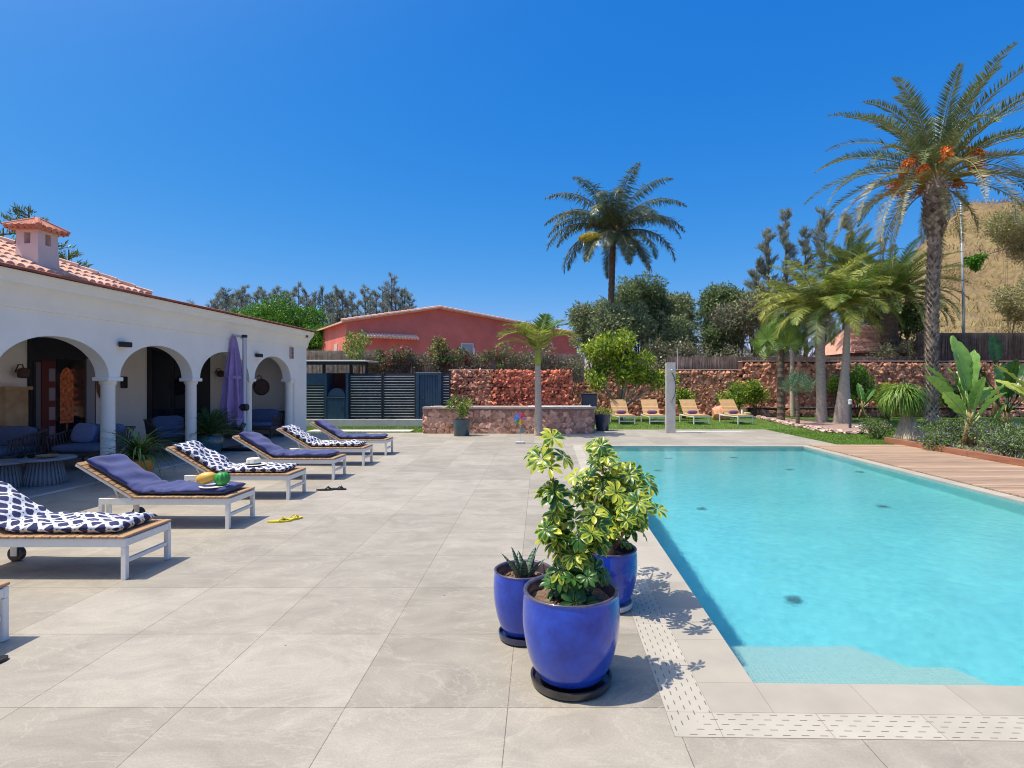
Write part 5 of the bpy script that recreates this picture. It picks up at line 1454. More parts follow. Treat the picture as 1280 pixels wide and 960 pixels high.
mb.build('trunk', mat('date_palm_bark', (.13, .09, .07), .95, noise=(5, .4), base2=(.42, .34, .27), island=.6, bump=(25, .6, .02)), t)
mb = MB(); C = (.20, 0, zc)
G_list = [(.45, 0, 0)]
for k in range(60):
    f = k / 60; az = k * 2.39996 + rng.uniform(-.2, .2)
    el = 1.47 - 1.42 * f ** .85; L = rng.uniform(4.3, 5.2) * (.85 if f < .15 else 1); dr = rng.uniform(.75, 1.2) + .7 * f
    if el < .1: dr += .25
    frond(mb, (C[0] + .15 * cos(az), C[1] + .15 * sin(az), C[2] + .2 - .5 * f), az, el, L, dr, 74, .50, .048, hang=.16, vee=.45, m_leaf=0 if f < .72 else 2, rr=.032, fwd=.8)
for k in range(4):
    az = k * 1.6 - 1.9; frond(mb, (C[0] + .25 * cos(az), .25 * sin(az), C[2] - .4), az, -.6, rng.uniform(1.6, 2.4), .9, 44, .36, .04, hang=.2, vee=.2, m_leaf=2, rr=.03, fwd=.8)
mb.build('crown', [G_date, Rib, G_dry], t)
for k in range(11):
    az = k * 2.39996 + 3.4; mb = MB(); e0 = np.array([C[0] + .2 * cos(az), .2 * sin(az), C[2] - .1])
    p1 = e0 + np.array([cos(az) * .8, sin(az) * .8, .45 + .5 * (k % 3 == 0)]); p2 = e0 + np.array([cos(az) * 1.25, sin(az) * 1.25, .1 + .5 * (k % 3 == 0)])
    mb.tube([e0, p1, p2], [.03, .02, .015], 5, 0)
    for j in range(60):
        b0 = p1 + (p2 - p1) * rng.random(); d = unit(1)[0] * .4 + np.array([cos(az) * .3, sin(az) * .3, -.55]); d /= np.linalg.norm(d)
        b1 = b0 + d * rng.uniform(.25, .55); mb.tube([b0, b1], .006, 3, 0)
        q = 12; s_ = rng.random(q); mb.blades(b0 + (b1 - b0) * s_[:, None], unit(q), .07, .06, m=1)
    mb.build('fruit_bunch', [mat('orange_stalk', (.55, .25, .06), .6), Org], t)
# queen palm
Yp = 32; X0 = at(762, Yp)[0]; zc = 1.6 + (HY - 292) / F * Yp
t = thing('queen_palm', 'feathery queen palm with yellow flower spray against the blue sky', 'palm tree', (X0, Yp, 0))
ringed_trunk([(0.1, 0, 0), (.05, 0, zc * .5), (.2, 0, zc)], [.26, .19, .17]).build('trunk', M['bark'], t, smooth=True)
mb = MB(); C = (.25, 0, zc)
for az, el, L, dr in ((3.14, .62, 4.6, 1.9), (3.3, .10, 4.2, 1.75), (2.9, 1.0, 4.7, 1.75), (3.2, 1.25, 5.0, 1.75), (3.6, .85, 4.6, 1.9), (2.5, .8, 4.4, 1.9), (0, .40, 4.4, 1.8), (.15, .85, 4.7, 1.75), (-.1, 1.15, 5.0, 1.7), (-.3, .70, 4.4, 1.9),
    (.5, 1.05, 4.6, 1.7), (1.5, 1.2, 4.4, 1.6), (-1.6, 1.2, 4.2, 1.8), (4.3, 1.1, 4.5, 1.8), (-1.0, .9, 4.2, 2.0), (1.1, .7, 4.0, 1.9), (2.0, .6, 4.0, 1.9), (3.0, .85, 4.4, 1.9), (-.9, -.2, 3.0, 1.2), (-1.8, .2, 3.0, 1.7), (-1.3, -.35, 2.8, 1.1), (4.0, 1.3, 4.6, 1.5), (-.6, 1.3, 4.7, 1.5), (-1.5, -.1, 3.8, 1.35), (-.9, .1, 3.8, 1.5), (-2.2, 0, 3.6, 1.45), (1.6, 0, 3.6, 1.5), (.6, .2, 3.8, 1.6), (2.6, .2, 3.8, 1.7), (-1.9, .9, 4.3, 1.9), (-1.2, 1.35, 4.6, 1.3)):
    frond(mb, (C[0] + .1 * cos(az), C[1] + .1 * sin(az), C[2]), az + rng.uniform(-.1, .1), el, L, dr, 150, .72, .045, jit=.35, hang=.75, vee=.1, rr=.05, fwd=.35, m_leaf=0)
mb.build('crown', [G_queen, Rib_d], t)
mb = MB(); p0 = np.array([-.2, -1.0, zc - .25]); d = np.array([-.93, -.55, -.30]); d /= np.linalg.norm(d)
q = 1500; s_ = rng.random(q); r_ = .30 * np.sin(pi * s_ ** .8) ** .6
P = p0 + d * (.7 + 1.25 * s_)[:, None] + unit(q) * (r_ * rng.random(q) ** .5)[:, None]; D = d + unit(q) * .4; D /= np.linalg.norm(D, axis=1, keepdims=True)
mb.blades(P, D, .16, .03, m=0); mb.tube([np.array([.1, 0, zc - .1]), p0, p0 + d * 1.2], .03, 5, 0)
mb.build('flower_spray', mat('yellow_spray', (.62, .50, .05), .6, island=.3), t)
# canary palms behind
for px, py, Y, R, n, lab in ((1112, 362, 30, 3.5, 74, 'dense canary palm with arching fronds behind the tiled hut'), (1062, 335, 35, 3.0, 50, 'farther dark canary palm half hidden behind the garden palms')):
    X0, _, zc = at3(px, py, Y)
    t = thing('canary_palm', lab, 'palm tree', (X0, Y, 0))
    ringed_trunk([(0, 0, 0), (0, 0, zc)], [.45, .4], rings=20, amp=.08).build('trunk', M['bark'], t)
    mb = MB()
    for k in range(n):
        f = k / n; az = k * 2.39996; el = 1.4 - 1.3 * f; frond(mb, (.2 * cos(az), .2 * sin(az), zc - .5), az, el, R * rng.uniform(.9, 1.1), .9 + .7 * f, 90, .46, .038, hang=.15, vee=.4, rr=.05, fwd=.7)
    mb.build('crown', [G_can, Rib], t)
# two garden palms
def garden_palm(px, Y, ztop_py, lean, lab, rad, leaf, n=15, crown=2.0, yellow=False, shaft=True):
    X0 = at(px, Y)[0]; zt = 1.6 + (HY - ztop_py) / F * Y
    t = thing('garden_palm', lab, 'palm tree', (X0, Y, 0), 0, None)
    ringed_trunk([(0, 0, 0), (lean * .1, 0, zt * .15), (lean * .45, 0, zt * .5), (lean, 0, zt)], rad, rings=26, amp=.035).build('trunk', M['bark_pale'], t, smooth=True)
    if shaft:
        mb = MB(); mb.tube([(lean, 0, zt), (lean, 0, zt + .25), (lean + .03, 0, zt + .75)], [rad[-1] * 1.1, rad[-1] * 1.05, rad[-1] * .6], 12)
        mb.build('crownshaft', mat('green_crownshaft', (.28, .34, .03), .4), t, smooth=True); zt += .7
    else:
        mb = MB(); leaf_cloud(mb, [(lean, 0, zt - .1, rad[-1] * 1.25, rad[-1] * 1.25, .75)], 500, .45, .08, up=1.2, bias=.15); mb.build('dead_leaf_skirt', mat('grey_leaf_skirt', (.36, .32, .26), .9, island=.3), t)
    mb = MB()
    for k in range(n):
        f = k / n; az = k * 2.39996 + .4; el = 1.35 - 1.2 * f
        frond(mb, (lean, 0, zt), az, el, crown * rng.uniform(.85, 1.15), 1.0 + .8 * f, 84, .55, .034, jit=.2, hang=.55, vee=.3, rr=.035, fwd=.6, m_leaf=(2 if (yellow and k % 3 != 0) or k % 5 == 0 else 0))
    if n: mb.build('crown', [leaf, Rib, G_yel], t)
    return t
garden_palm(1027, 22.0, 392, -.1, 'stout palm with grey leaf skirt, left in the stone ringed bed', [.24, .19, .17, .19], G_date, 34, 2.7, yellow=True, shaft=False)
garden_palm(1053, 21.3, 404, .2, 'leaning palm with green yellow crownshaft, right in the stone ringed bed', [.34, .28, .15, .10], G_bot, 20, 2.1)
# loose yellow-green palm behind (left of A)
garden_palm(990, 26.0, 384, 0, 'yellowish feather palm behind the fan palm', [.12, .10, .09, .09], G_yel, 22, 1.9, yellow=True, shaft=False)
# young palm at the low wall
t = garden_palm(673, 16.9, 456, -.02, 'young yellow green palm with pale trunk in front of the low stone wall', [.145, .115, .10, .085], G_bot, 0, 1)
zt = 1.6 + (HY - 456) / F * 16.9 + .35
mb = MB()
for az, el, L, dr in ((3.14, 1.25, 1.6, 1.9), (3.3, .85, 1.4, 1.5), (2.7, 1.35, 1.6, 1.5), (0, 1.2, 1.6, 1.9), (.3, 1.35, 1.6, 1.5), (-.4, 1.2, 1.45, 2.0), (.8, 1.3, 1.7, 1.2), (2.2, 1.3, 1.6, 1.2), (3.5, 1.2, 1.5, 1.9), (1.4, 1.2, 1.3, .8), (-1.5, 1.1, 1.2, 1.2), (-1.2, 1.35, 1.3, .7), (4.0, 1.2, 1.3, 1.1)):
    frond(mb, (0, 0, zt), az, el, L, dr, 48, .46, .05, hang=.3, vee=.35, rr=.022, fwd=.8, m_leaf=2 if abs(el - 1) < .2 else 0)
mb.tube([(-.02, 0, zt), (-.25, 0, zt + 1.0)], [.02, .006], 5, 1)
mb.build('crown', [G_bot, Rib, G_yel], t)

# fan palms
def fan_leaf(mb, c, az, el, L, r, nb=22, m_leaf=0, m_rib=1, cup=.25, w=.06):
    d = np.array([cos(az) * cos(el), sin(az) * cos(el), sin(el)]); h = np.array(c) + d * L
    mb.tube([c, tuple(h)], .012, 4, m_rib)
    side = np.array([-sin(az), cos(az), 0]); up = np.cross(d, side); up = -up if up[2] < 0 else up
    a = np.linspace(-2.2, 2.2, nb); fw = d * .55 + up * .85; fw /= np.linalg.norm(fw); D = fw * np.cos(a)[:, None] + side * np.sin(a)[:, None] + d * .25 + np.array([0, 0, -.12]); D /= np.linalg.norm(D, axis=1, keepdims=True)
    mb.blades(np.tile(h, (nb, 1)), D, r * (1 - .25 * np.abs(a) / 2.2) * rng.uniform(.9, 1.08, nb), w, np.tile(np.cross(side, fw), (nb, 1)), widest=.6, m=m_leaf, fold=.15)
def fan_palm(px, Y, py, lab, n, L, r, leaf, trunk_r=.16, base_z=0, w=.042, bark=None, nb=30):
    X0, _, zc = at3(px, py, Y); t = thing('fan_palm', lab, 'palm tree', (X0, Y, base_z)); zc -= base_z
    ringed_trunk([(0, 0, 0), (0, 0, zc)], [trunk_r * 1.2, trunk_r], rings=12, amp=.08).build('trunk', bark or M['bark'], t)
    mb = MB()
    for k in range(n):
        f = k / n; az = k * 2.39996; el = 1.4 - 1.55 * f
        fan_leaf(mb, (0, 0, zc), az, el, L * rng.uniform(.85, 1.1), r, nb=nb, w=w)
    mb.build('crown', [leaf, Rib], t)
fan_palm(976, 22.8, 438, 'large bright fan palm in front of the tall stone wall', 20, .85, .74, G_fan, .13, w=.058, nb=24)
fan_palm(997, 20.6, 487, 'small grey green fan palm standing in the stone ringed bed', 16, .36, .50, G_agave, .06, w=.034, nb=18)
# spiky plants by name yucca handled above; ponytail palm
Yp = 15.4; X0 = at(1141, Yp)[0]
t = thing('ponytail_palm', 'ponytail palm with swollen pale trunk and drooping grassy crown by the timber edging', 'palm tree', (X0, Yp, .03))
mb = MB()
mb.lathe([(.48, -.02), (.44, .08), (.36, .2), (.24, .42), (.16, .62), (.12, .9), (.10, 1.12)], 22, mod=lambda a, z: 1 + .07 * sin(5 * a + 1) + .04 * sin(9 * a), c=(0, 0, 0))
# lean the cone to the left as it rises
V = mb.v[0]; V[:, 0] -= np.clip(V[:, 2], 0, 2) * .26
mb.build('trunk', mat('elephant_foot_bark', (.66, .50, .37), .9, noise=(6, .35), base2=(.30, .22, .16), stretch=(3, 3, .7), bump=(9, .9, .04)), t, smooth=True)
mb = MB()
q = 900
for hx, hz, k in ((-.28, 1.12, 1.0),):
    for i in range(int(q * k)):
        az = rng.uniform(0, 2 * pi); el = rng.uniform(-.1, 1.4); L = rng.uniform(.6, .95); 
        p = np.array([hx, 0, hz]) + rng.normal(size=3) * .03; e_ = el; w_ = .018; pts = [p]
        for s_ in range(5):
            d = np.array([cos(az) * cos(e_), sin(az) * cos(e_), sin(e_)]); pts.append(pts[-1] + d * L / 5); e_ -= rng.uniform(.35, .65)
        pts = np.array(pts); sd = np.array([-sin(az), cos(az), 0]); wd = np.array([.7, 1, .9, .75, .45, .05])[:, None] * w_
        v = np.concatenate([pts - sd * wd, pts + sd * wd]); mb.add(v, np.array([(j, j + 1, 7 + j, 6 + j) for j in range(5)]))
mb.build('crown', G_fan, t)

# ------- paddle leaves (banana / strelitzia)
def paddle(mb, base, az, el, petiole, L, W, droop=.5, m=0, mp=1, roll=0, notch=0):
    """big boat shaped leaf with midrib; slightly torn margins"""
    e_ = el; p = np.array(base, float); pts = [p.copy()]
    d = np.array([cos(az) * cos(e_), sin(az) * cos(e_), sin(e_)]); p = p + d * petiole; mb.tube([pts[0], p], [.03, .018], 6, mp)
    n = 14; P = [p.copy()]; Ds = [d]
    for k in range(n):
        e_ -= droop / n; d = np.array([cos(az) * cos(e_), sin(az) * cos(e_), sin(e_)]); p = p + d * L / n; P.append(p.copy()); Ds.append(d)
    side = np.array([-sin(az), cos(az), 0.0]); v = []; uv = []
    for k in range(n + 1):
        f = k / n; wd = W * (sin(pi * min(1, f * .93 + .04)) ** .55) * (1 - .12 * f)
        if k == n: wd = .02
        up = np.cross(Ds[k], side); up = -up if up[2] < 0 else up
        sd = side * cos(roll) + up * sin(roll); u2 = up * cos(roll) - side * sin(roll)
        for s_, h in ((-1, .16), (-.5, .12), (0, 0), (.5, .12), (1, .16)):
            j = .018 * sin(k * 2.1 + s_ * 3) + (notch * rng.uniform(-.06, .03) if abs(s_) == 1 else 0)
            v.append(P[k] + sd * s_ * (wd / 2 + j) + u2 * (h * wd + j))
    f_ = [(k * 5 + j, k * 5 + j + 1, k * 5 + j + 6, k * 5 + j + 5) for k in range(n) for j in range(4)]
    mb.add(v, f_, m); mb.tube(P, [.016 * (1 - .8 * i / n) for i in range(n + 1)], 5, mp)
def banana(px, Y, lab, leaves, lm, rib, h0=.9, stem=(.28, .12, .09), base_z=0.05):
    X0 = at(px, Y)[0]; t = thing('banana_plant', lab, 'plant', (X0, Y, base_z))
    mb = MB()
    for k, (dx, hh) in enumerate(((0, h0), (.10, h0 * .8), (-.09, h0 * .75), (.02, h0 * .6))):
        mb.tube([(dx, .03 * k, -.05), (dx * .8, 0, hh * .5), (dx * .4, 0, hh)], [.085, .065, .04], 10)
    mb.build('stem', mat('reddish_stem', (.24, .09, .05), .7, noise=(8, .4), base2=(.30, .24, .08), stretch=(4, 4, .6)), t, smooth=True)
    for L in leaves:
        mb = MB(); paddle(mb, *L[:6], **L[6]); mb.build('leaf', [lm, rib], t, smooth=True)
ribg = mat('leaf_midrib', (.40, .46, .16), .5)
bl = [((0, 0, .7), 1.75, 1.42, .65, 1.45, .62, dict(droop=.25, notch=1, roll=.1)), ((.05, 0, .7), 1.1, 1.3, .4, 1.25, .5, dict(droop=.45, roll=-.3, notch=1)),
      ((-.05, 0, .6), 2.9, 1.0, .5, .95, .36, dict(droop=.3, roll=.5)), ((-.03, -.05, .5), 3.5, .85, .35, .9, .34, dict(droop=.35, roll=.7)),
      ((.05, -.05, .6), -.3, 1.05, .35, .75, .34, dict(droop=.3, roll=-.6, notch=.5)), ((0, -.05, .6), -1.5, 1.35, .3, .85, .34, dict(droop=.3)),
      ((.25, -.1, .05), .2, 1.0, .55, .62, .42, dict(droop=.2, roll=-.7, notch=.5)), ((.25, -.1, .05), -.7, .5, .45, .45, .26, dict(droop=.6, roll=-.2)),
      ((-.05, .1, .7), 2.6, 1.15, .6, .95, .34, dict(droop=.5, roll=.2)), ((.1, .1, .6), .5, .9, .5, .8, .36, dict(droop=.6)), ((.02, .05, .75), .7, 1.35, .55, 1.15, .46, dict(droop=.2, roll=-.2, notch=1)), ((-.03, -.02, .6), 2.2, 1.35, .35, 1.05, .44, dict(droop=.25, roll=.3, notch=1)), ((0, -.1, .5), -1.2, 1.0, .3, .8, .36, dict(droop=.4, roll=.1))]
banana(1212, 13.7, 'large green banana plant with broad upright leaves in the sunny flower bed', bl, G_ban, ribg)
bl2 = [((0, 0, .5), a, e, .6, 1.1 + .3 * (i % 3), .42, dict(droop=.5, roll=.3 * ((i % 3) - 1), notch=.5)) for i, (a, e) in enumerate(((1.5, 1.45), (2.6, 1.1), (.4, 1.1), (3.4, .8), (-.4, .8), (-1.4, 1.0), (2.0, .9), (1.0, 1.25), (4.2, 1.1)))]
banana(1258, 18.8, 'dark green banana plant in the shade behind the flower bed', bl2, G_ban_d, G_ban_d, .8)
bl4 = [((0, 0, .4), a, e, .35, .85, .30, dict(droop=.5, roll=.3 * ((i % 3) - 1))) for i, (a, e) in enumerate(((1.5, 1.4), (2.8, 1.0), (.4, 1.0), (3.6, .7), (-.4, .8), (-1.4, 1.1)))]
banana(1108, 24.8, 'bright banana plant in front of the wall left of the date palm trunk', bl4, G_ban, ribg, .7)
banana(1078, 24.5, 'darker low banana plant behind the leaning palm trunk', bl4, leafmat('deep_leaf', (.03, .12, .02), (.08, .20, .03), .2), ribg, .5)
banana(1310, 15.5, 'banana plant at the right photo edge with a yellow leaf', bl2, G_yel, ribg, .9)
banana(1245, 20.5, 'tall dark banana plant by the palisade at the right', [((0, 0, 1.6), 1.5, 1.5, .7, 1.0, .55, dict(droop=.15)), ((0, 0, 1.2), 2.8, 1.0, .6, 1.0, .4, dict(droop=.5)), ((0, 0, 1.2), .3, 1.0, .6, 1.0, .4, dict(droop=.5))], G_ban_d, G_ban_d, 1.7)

# ------- flower bed shrubs
for k, (px, Y, s_, lab, pm) in enumerate(((1180, 14.3, .42, 'low flowering shrub with violet blossom right of the ponytail palm', Pur), (1103, 15.7, .34, 'low grey green shrub at the left tip of the flower bed', None), (1172, 13.0, .2, 'small violet flowered plant beside the swollen palm trunk', Pur), (1245, 12.9, .46, 'bushy violet flowered shrub right of the large banana plant', Pur), (1290, 12.2, .55, 'large loose flowering shrub cut by the right photo edge', Pur), (1225, 15.6, .5, 'leafy shrub behind the large banana plant', None), (1268, 11.6, .36, 'low tangled shrub close behind the timber edging at the right', Pur), (1205, 14.9, .34, 'small mid green shrub behind the banana stems', None))):
    X0 = at(px, Y)[0]
    if k == 1: Y = 15.9
    lum = [(rng.uniform(-s_, s_), rng.uniform(-s_ * .6, s_ * .6), rng.uniform(.15, s_ * 1.1), r, r, r) for r in rng.uniform(.14, .26, 12)]
    shrub('flowering_shrub', lab, 'shrub', (X0, Y, .05), lum, 1700, .065, .028, [G_olive, G_mid], (pm, 90, .045) if pm else None, 'shrubs in the flower bed')
mb = MB(); n = 2500
P = np.stack([rng.uniform(9.1, 13, n), rng.uniform(9.5, 14.8, n), np.full(n, .05)], 1); D = unit(n); D[:, 2] = np.abs(D[:, 2]) + .4; D /= np.linalg.norm(D, axis=1, keepdims=True)
Pw = P.copy(); Pw[:, 0] = P[:, 0] + .02 * P[:, 1]
mb.blades(Pw, D, rng.uniform(.05, .14, n), .03)
o = mb.build('ground_cover', G_olive); struct(o, 'stuff'); o['label'] = 'low leafy ground cover in the flower bed'
# shrubs at the back wall
for px, Y, k, R, zc, lab, lm in ((917, 25.5, 10, .75, .95, 'lime green shrub against the wall behind the right lawn loungers', [G_lime, G_mid]), (945, 25.7, 7, .5, 1.1, 'paler shrub right of the lime green shrub at the wall', [G_lime, G_mid]), (855, 25.0, 6, .35, .85, 'narrow yellow green shrub right of the shower column', [G_lime, G_mid]), (1075, 25.8, 8, .6, 1.5, 'mid green shrub on the terrace behind the leaning palm', [G_mid, G_bright]), (1140, 26.0, 8, .9, .9, 'dense green shrub at the foot of the date palm', [G_mid, G_olive]), (1195, 25.8, 9, 1.1, .9, 'dark green shrub on the terrace right of the date palm', [G_olive_d, G_mid]), (1050, 26.2, 6, .6, 1.3, 'yellow green shrub between the two garden palm trunks', [G_lime, G_mid]), (1110, 23.4, 6, .35, 1.0, 'yellow green sapling behind the ponytail palm crown', [G_lime])):
    X0 = at(px, Y)[0]; lum = rand_lumps((0, 0, zc), (R, R * .6, zc * .55), k + 3, .22, .38)
    shrub('garden_shrub', lab, 'shrub', (X0, Y, 0), lum, 2200, .13, .06, lm, None, 'shrubs along the back wall')

# ================================================================== STONE RINGED BED
ring_pts = [(9.75, 25.2), (9.7, 24.0), (9.55, 22.5), (9.35, 21.0), (9.3, 19.4), (9.28, 18.2), (9.55, 17.4), (10.1, 17.35), (10.7, 18.0), (11.4, 19.0), (12.3, 19.8), (12.8, 21.0)]
t = thing('bed_edging', 'curved border of small reddish stones around the two garden palms', 'edging')
P = []
for a, b_ in zip(ring_pts[:-1], ring_pts[1:]):
    d = sqrt((a[0] - b_[0]) ** 2 + (a[1] - b_[1]) ** 2); n = int(d / .17)
    for k in range(n):
        f = k / n
        for q in range(2): P.append((a[0] + (b_[0] - a[0]) * f + rng.uniform(-.1, .1), a[1] + (b_[1] - a[1]) * f + rng.uniform(-.08, .08), .02 + q * .045))
mb = MB(); stones(mb, P, .085, .05, 2); mb.build('border_stones', mat('pink_grey_stone', (.42, .26, .21), .9, noise=(6, .3), base2=(.55, .42, .36), island=.35), t)
mb = MB(); pl = [(p[0], p[1], .06) for p in ring_pts]; mb.add(pl, [tuple(range(len(pl)))]); struct(mb.build('gravel_bed', mat('pinkish_gravel', (.34, .23, .18), .95, noise=(14, .35), bump=(50, .8, .02))))
mb = MB(); stones(mb, [(0, 0, .24)], .42, .32, 2, jag=.08)
tag(mb.build('boulder', M['lava_brown'], loc=at(901, 24.3)), 'reddish brown boulder between the two right lawn loungers', 'boulder')
for k, (px, lab) in enumerate(((1068, 'white pebble right of the bollard light, nearer one'), (1074, 'white pebble right of the bollard light, farther one'))):
    mb = MB(); stones(mb, [(0, 0, .03)], .09, .05, 2); tag(mb.build('pebble', mat('white_stone', (.7, .68, .64), .8), loc=at(px + 2, 19.4 + .5 * k)), lab, 'pebble')
# bollard light
t = thing('bollard_light', 'slim dark bollard light with pale head beside the leaning palm trunk', 'garden light', at(1062.5, 18.9))
mb = MB(); mb.lathe([(.05, 0), (.045, .05), (.045, .86)], 14); mb.build('post', mat('bollard_grey', (.05, .055, .065), .4), t, smooth='auto')
mb = MB(); mb.lathe([(.06, .861), (.06, .98), (.07, .985), (.07, 1.01), (.02, 1.03)], 16); mb.build('lamp_head', mat('pale_diffuser', (.62, .62, .60), .4), t, smooth='auto')
# tiled hut roof
t = thing('tiled_hut', 'small hut with pink terracotta tiled roof behind the right garden wall', 'hut', at(1097, 31))
t.scale = (.68, 1, 1)
mb = MB(); mb.box(-2.2, 2.8, 0, 3, 0, 3.3); mb.build('wall', mat('brown_render', (.25, .17, .13), .9, noise=(3, .2)), t)
mb = MB()
rx0, rx1, ap_, ze_, za_ = -2.6, 3.4, (-1.0, .6), 3.2, 5.0
mb.add([(rx0, -.6, ze_), (rx1, -.6, ze_), (1.2, 1.5, za_ - .35), (-1.0, 1.5, za_), (rx0, 3.6, ze_), (rx1, 3.6, ze_)], [(0, 1, 2, 3), (0, 3, 4), (1, 5, 2), (3, 2, 5, 4)])
for k in range(30):
    x = rx0 + .1 + k * .2
    xt = max(-1.0, min(1.2, x)); f_ = 1 - min(1, max(0, (-1.0 - x) / 1.6 if x < -1 else (x - 1.2) / 2.2)); zt_ = ze_ + (za_ - .2 - ze_) * f_
    for j in range(6):
        a, b_ = j / 6 * f_, (j + 1.1) / 6 * f_
        if f_ < .08: continue
        mb.tube([(x, -.6 + 2.1 * a, ze_ + (za_ - .17 - ze_) * a + .05), (x, -.6 + 2.1 * b_, ze_ + (za_ - .17 - ze_) * b_ + .03)], [.095, .08], 7)
mb.build('roof', mat('pink_tile', (.55, .25, .18), .85, noise=(4, .3), base2=(.70, .40, .30), island=.15), t)

# ================================================================== SHOWER, POTS, PINWHEEL
t = thing('shower_column', 'tall pale stone outdoor shower column at the far pool side', 'shower', at(838, 17.7))
mb = MB(); mb.rbox(-.15, .15, -.06, .06, 0, 2.22, .008); mb.build('column_slab', mat('pale_stone_slab', (.50, .46, .40), .7, noise=(4, .12), bump=(30, .15, .004)), t)
chrome = mat('chrome', (.6, .6, .62), .15, metal=1)
mb = MB(); mb.tube([(0, -.06, 1.98), (0, -.20, 2.02)], .015, 8); mb.lathe([(.05, 2.0), (.06, 1.985)], 14, (0, -.22, 0)); mb.build('shower_head', chrome, t)
mb = MB(); mb.cyl((.0, -.06, 1.05), (.0, -.10, 1.05), .04, 14); mb.cyl((0, -.10, 1.05), (0, -.11, .95), .01, 6); mb.build('tap', chrome, t)
mb = MB(); mb.tube([(.03, -.08, 1.9), (.10, -.09, 1.75), (.15, -.09, 1.5), (.12, -.09, 1.2), (.03, -.09, 1.02)], .010, 6); mb.build('hose', M['black'], t)
mb = MB(); mb.add([(7.7 * 0 + 5, 18.9, .006)] * 0 or [(4.45, 17.9, .004), (6.6, 17.9, .004), (6.6, 18.3, .004), (4.45, 18.3, .004)], [(0, 1, 2, 3)])
struct(mb.build('shower_tray', M['concrete']))
# far planters
def leafy(mb, c, n, L, W, spread=1.0, m=0, mats=1, up=1.0, seg=4, droop=.5):
    for i in range(n):
        az = rng.uniform(0, 2 * pi); e_ = rng.uniform(.25, 1.45) * up; l_ = L * rng.uniform(.6, 1.1)
        p = np.array(c, float) + rng.normal(size=3) * .02; pts = [p]
        for s_ in range(seg):
            d = np.array([cos(az) * cos(e_) * spread, sin(az) * cos(e_) * spread, sin(e_)]); pts.append(pts[-1] + d * l_ / seg); e_ -= droop / seg * rng.uniform(.6, 1.6)
        pts = np.array(pts); sd = np.array([-sin(az), cos(az), 0]); wd = (np.array([.5, 1, .95, .6, .04]) if seg == 4 else np.interp(np.linspace(0, 1, seg + 1), [0, .25, .6, 1], [.5, 1, .8, .04]))[:, None] * W / 2
        v = np.concatenate([pts - sd * wd, pts + sd * wd]); mb.add(v, np.array([(j, j + 1, seg + 2 + j, seg + 1 + j) for j in range(seg)]), m + int(rng.integers(0, mats)))
teal = mat('teal_glaze', (.012, .06, .085), .3, coat=.6, noise=(5, .3))
t = thing('potted_shrub', 'variegated yellow green shrub in a dark teal pot before the low stone wall', 'potted plant', at(577, 16.8))
mb = MB(); mb.lathe([(.22, 0), (.235, .02), (.25, .46), (.26, .5), (.235, .5), (.23, .45)], 24); mb.build('pot', teal, t, smooth='auto')
mb = MB(); lum = [(rng.uniform(-.35, .35), rng.uniform(-.2, .2), rng.uniform(.6, 1.05), r, r, r) for r in rng.uniform(.1, .17, 12)]
leaf_cloud(mb, lum, 420, .13, .05, mats=2, up=.5, bias=.9); mb.build('foliage', [G_yel, G_mid], t)
mb = MB(); [mb.tube([(0, 0, .45), (l[0] * .6, l[1] * .6, l[2])], .012, 5) for l in lum[:7]]; mb.build('stems', M['bark'], t)
navy = mat('navy_glaze', (.012, .035, .075), .35, coat=.5)
t = thing('potted_shrub', 'yellow shrub in a conical navy pot at the right end of the low wall', 'potted plant', at(753, 18.6))
mb = MB(); mb.lathe([(.18, 0), (.20, .02), (.26, .5), (.27, .54), (.24, .54), (.235, .5)], 24); mb.build('pot', navy, t, smooth='auto')
mb = MB(); leaf_cloud(mb, [(-.25, 0, .62, .14, .14, .10), (.2, 0, .62, .17, .14, .10), (0, 0, .68, .14, .14, .10)], 260, .09, .04, mats=1); mb.build('foliage', G_yel, t)
t = thing('potted_plant', 'navy tall planter box standing in the dark recess of the stone wall', 'planter', at(736, 21.8))
mb = MB(); mb.rbox(-.29, .29, -.25, .25, 0, 1.13, .02); mb.build('box', navy, t)
mb = MB(); mb.rbox(-.31, .31, -.27, .27, 1.131, 1.17, .01); mb.build('rim', navy, t)
# pinwheel
t = thing('toy_pinwheel', 'rainbow toy pinwheel on a thin stick before the low stone wall', 'pinwheel', at(650, 14.6))
mb = MB(); mb.rbox(-.12, .12, -.08, .08, 0, .06, .01); mb.build('foot', M['concrete'], t)
mb = MB(); mb.cyl((0, 0, .06), (0, 0, .66), .008, 6); mb.build('stick', mat('white_stick', (.6, .62, .62), .5), t)
for k, c in enumerate(((.7, .03, .03), (.7, .12, .4), (.25, .3, .75), (.04, .2, .7), (.1, .45, .2), (.75, .55, .05), (.8, .25, .05), (.45, .2, .6))):
    a = 2 * pi * k / 8 + .4; b_ = a + .62; z0 = .66
    mb = MB(); mb.add([(0, -.02, z0), (.15 * cos(a), -.02, z0 + .15 * sin(a)), (.17 * cos(b_), -.05, z0 + .17 * sin(b_)), (.07 * cos(b_), -.06, z0 + .07 * sin(b_))], [(0, 1, 2, 3)]); mb.build('vane', mat('pinwheel_film', c, .4, trans=.3), t)
mb = MB(); mb.add([(.0, 0, .25), (.10, -.01, .30), (.10, -.01, .40), (.0, 0, .36)], [(0, 1, 2, 3)]); mb.build('tag', mat('teal_film', (.1, .3, .28), .5), t)

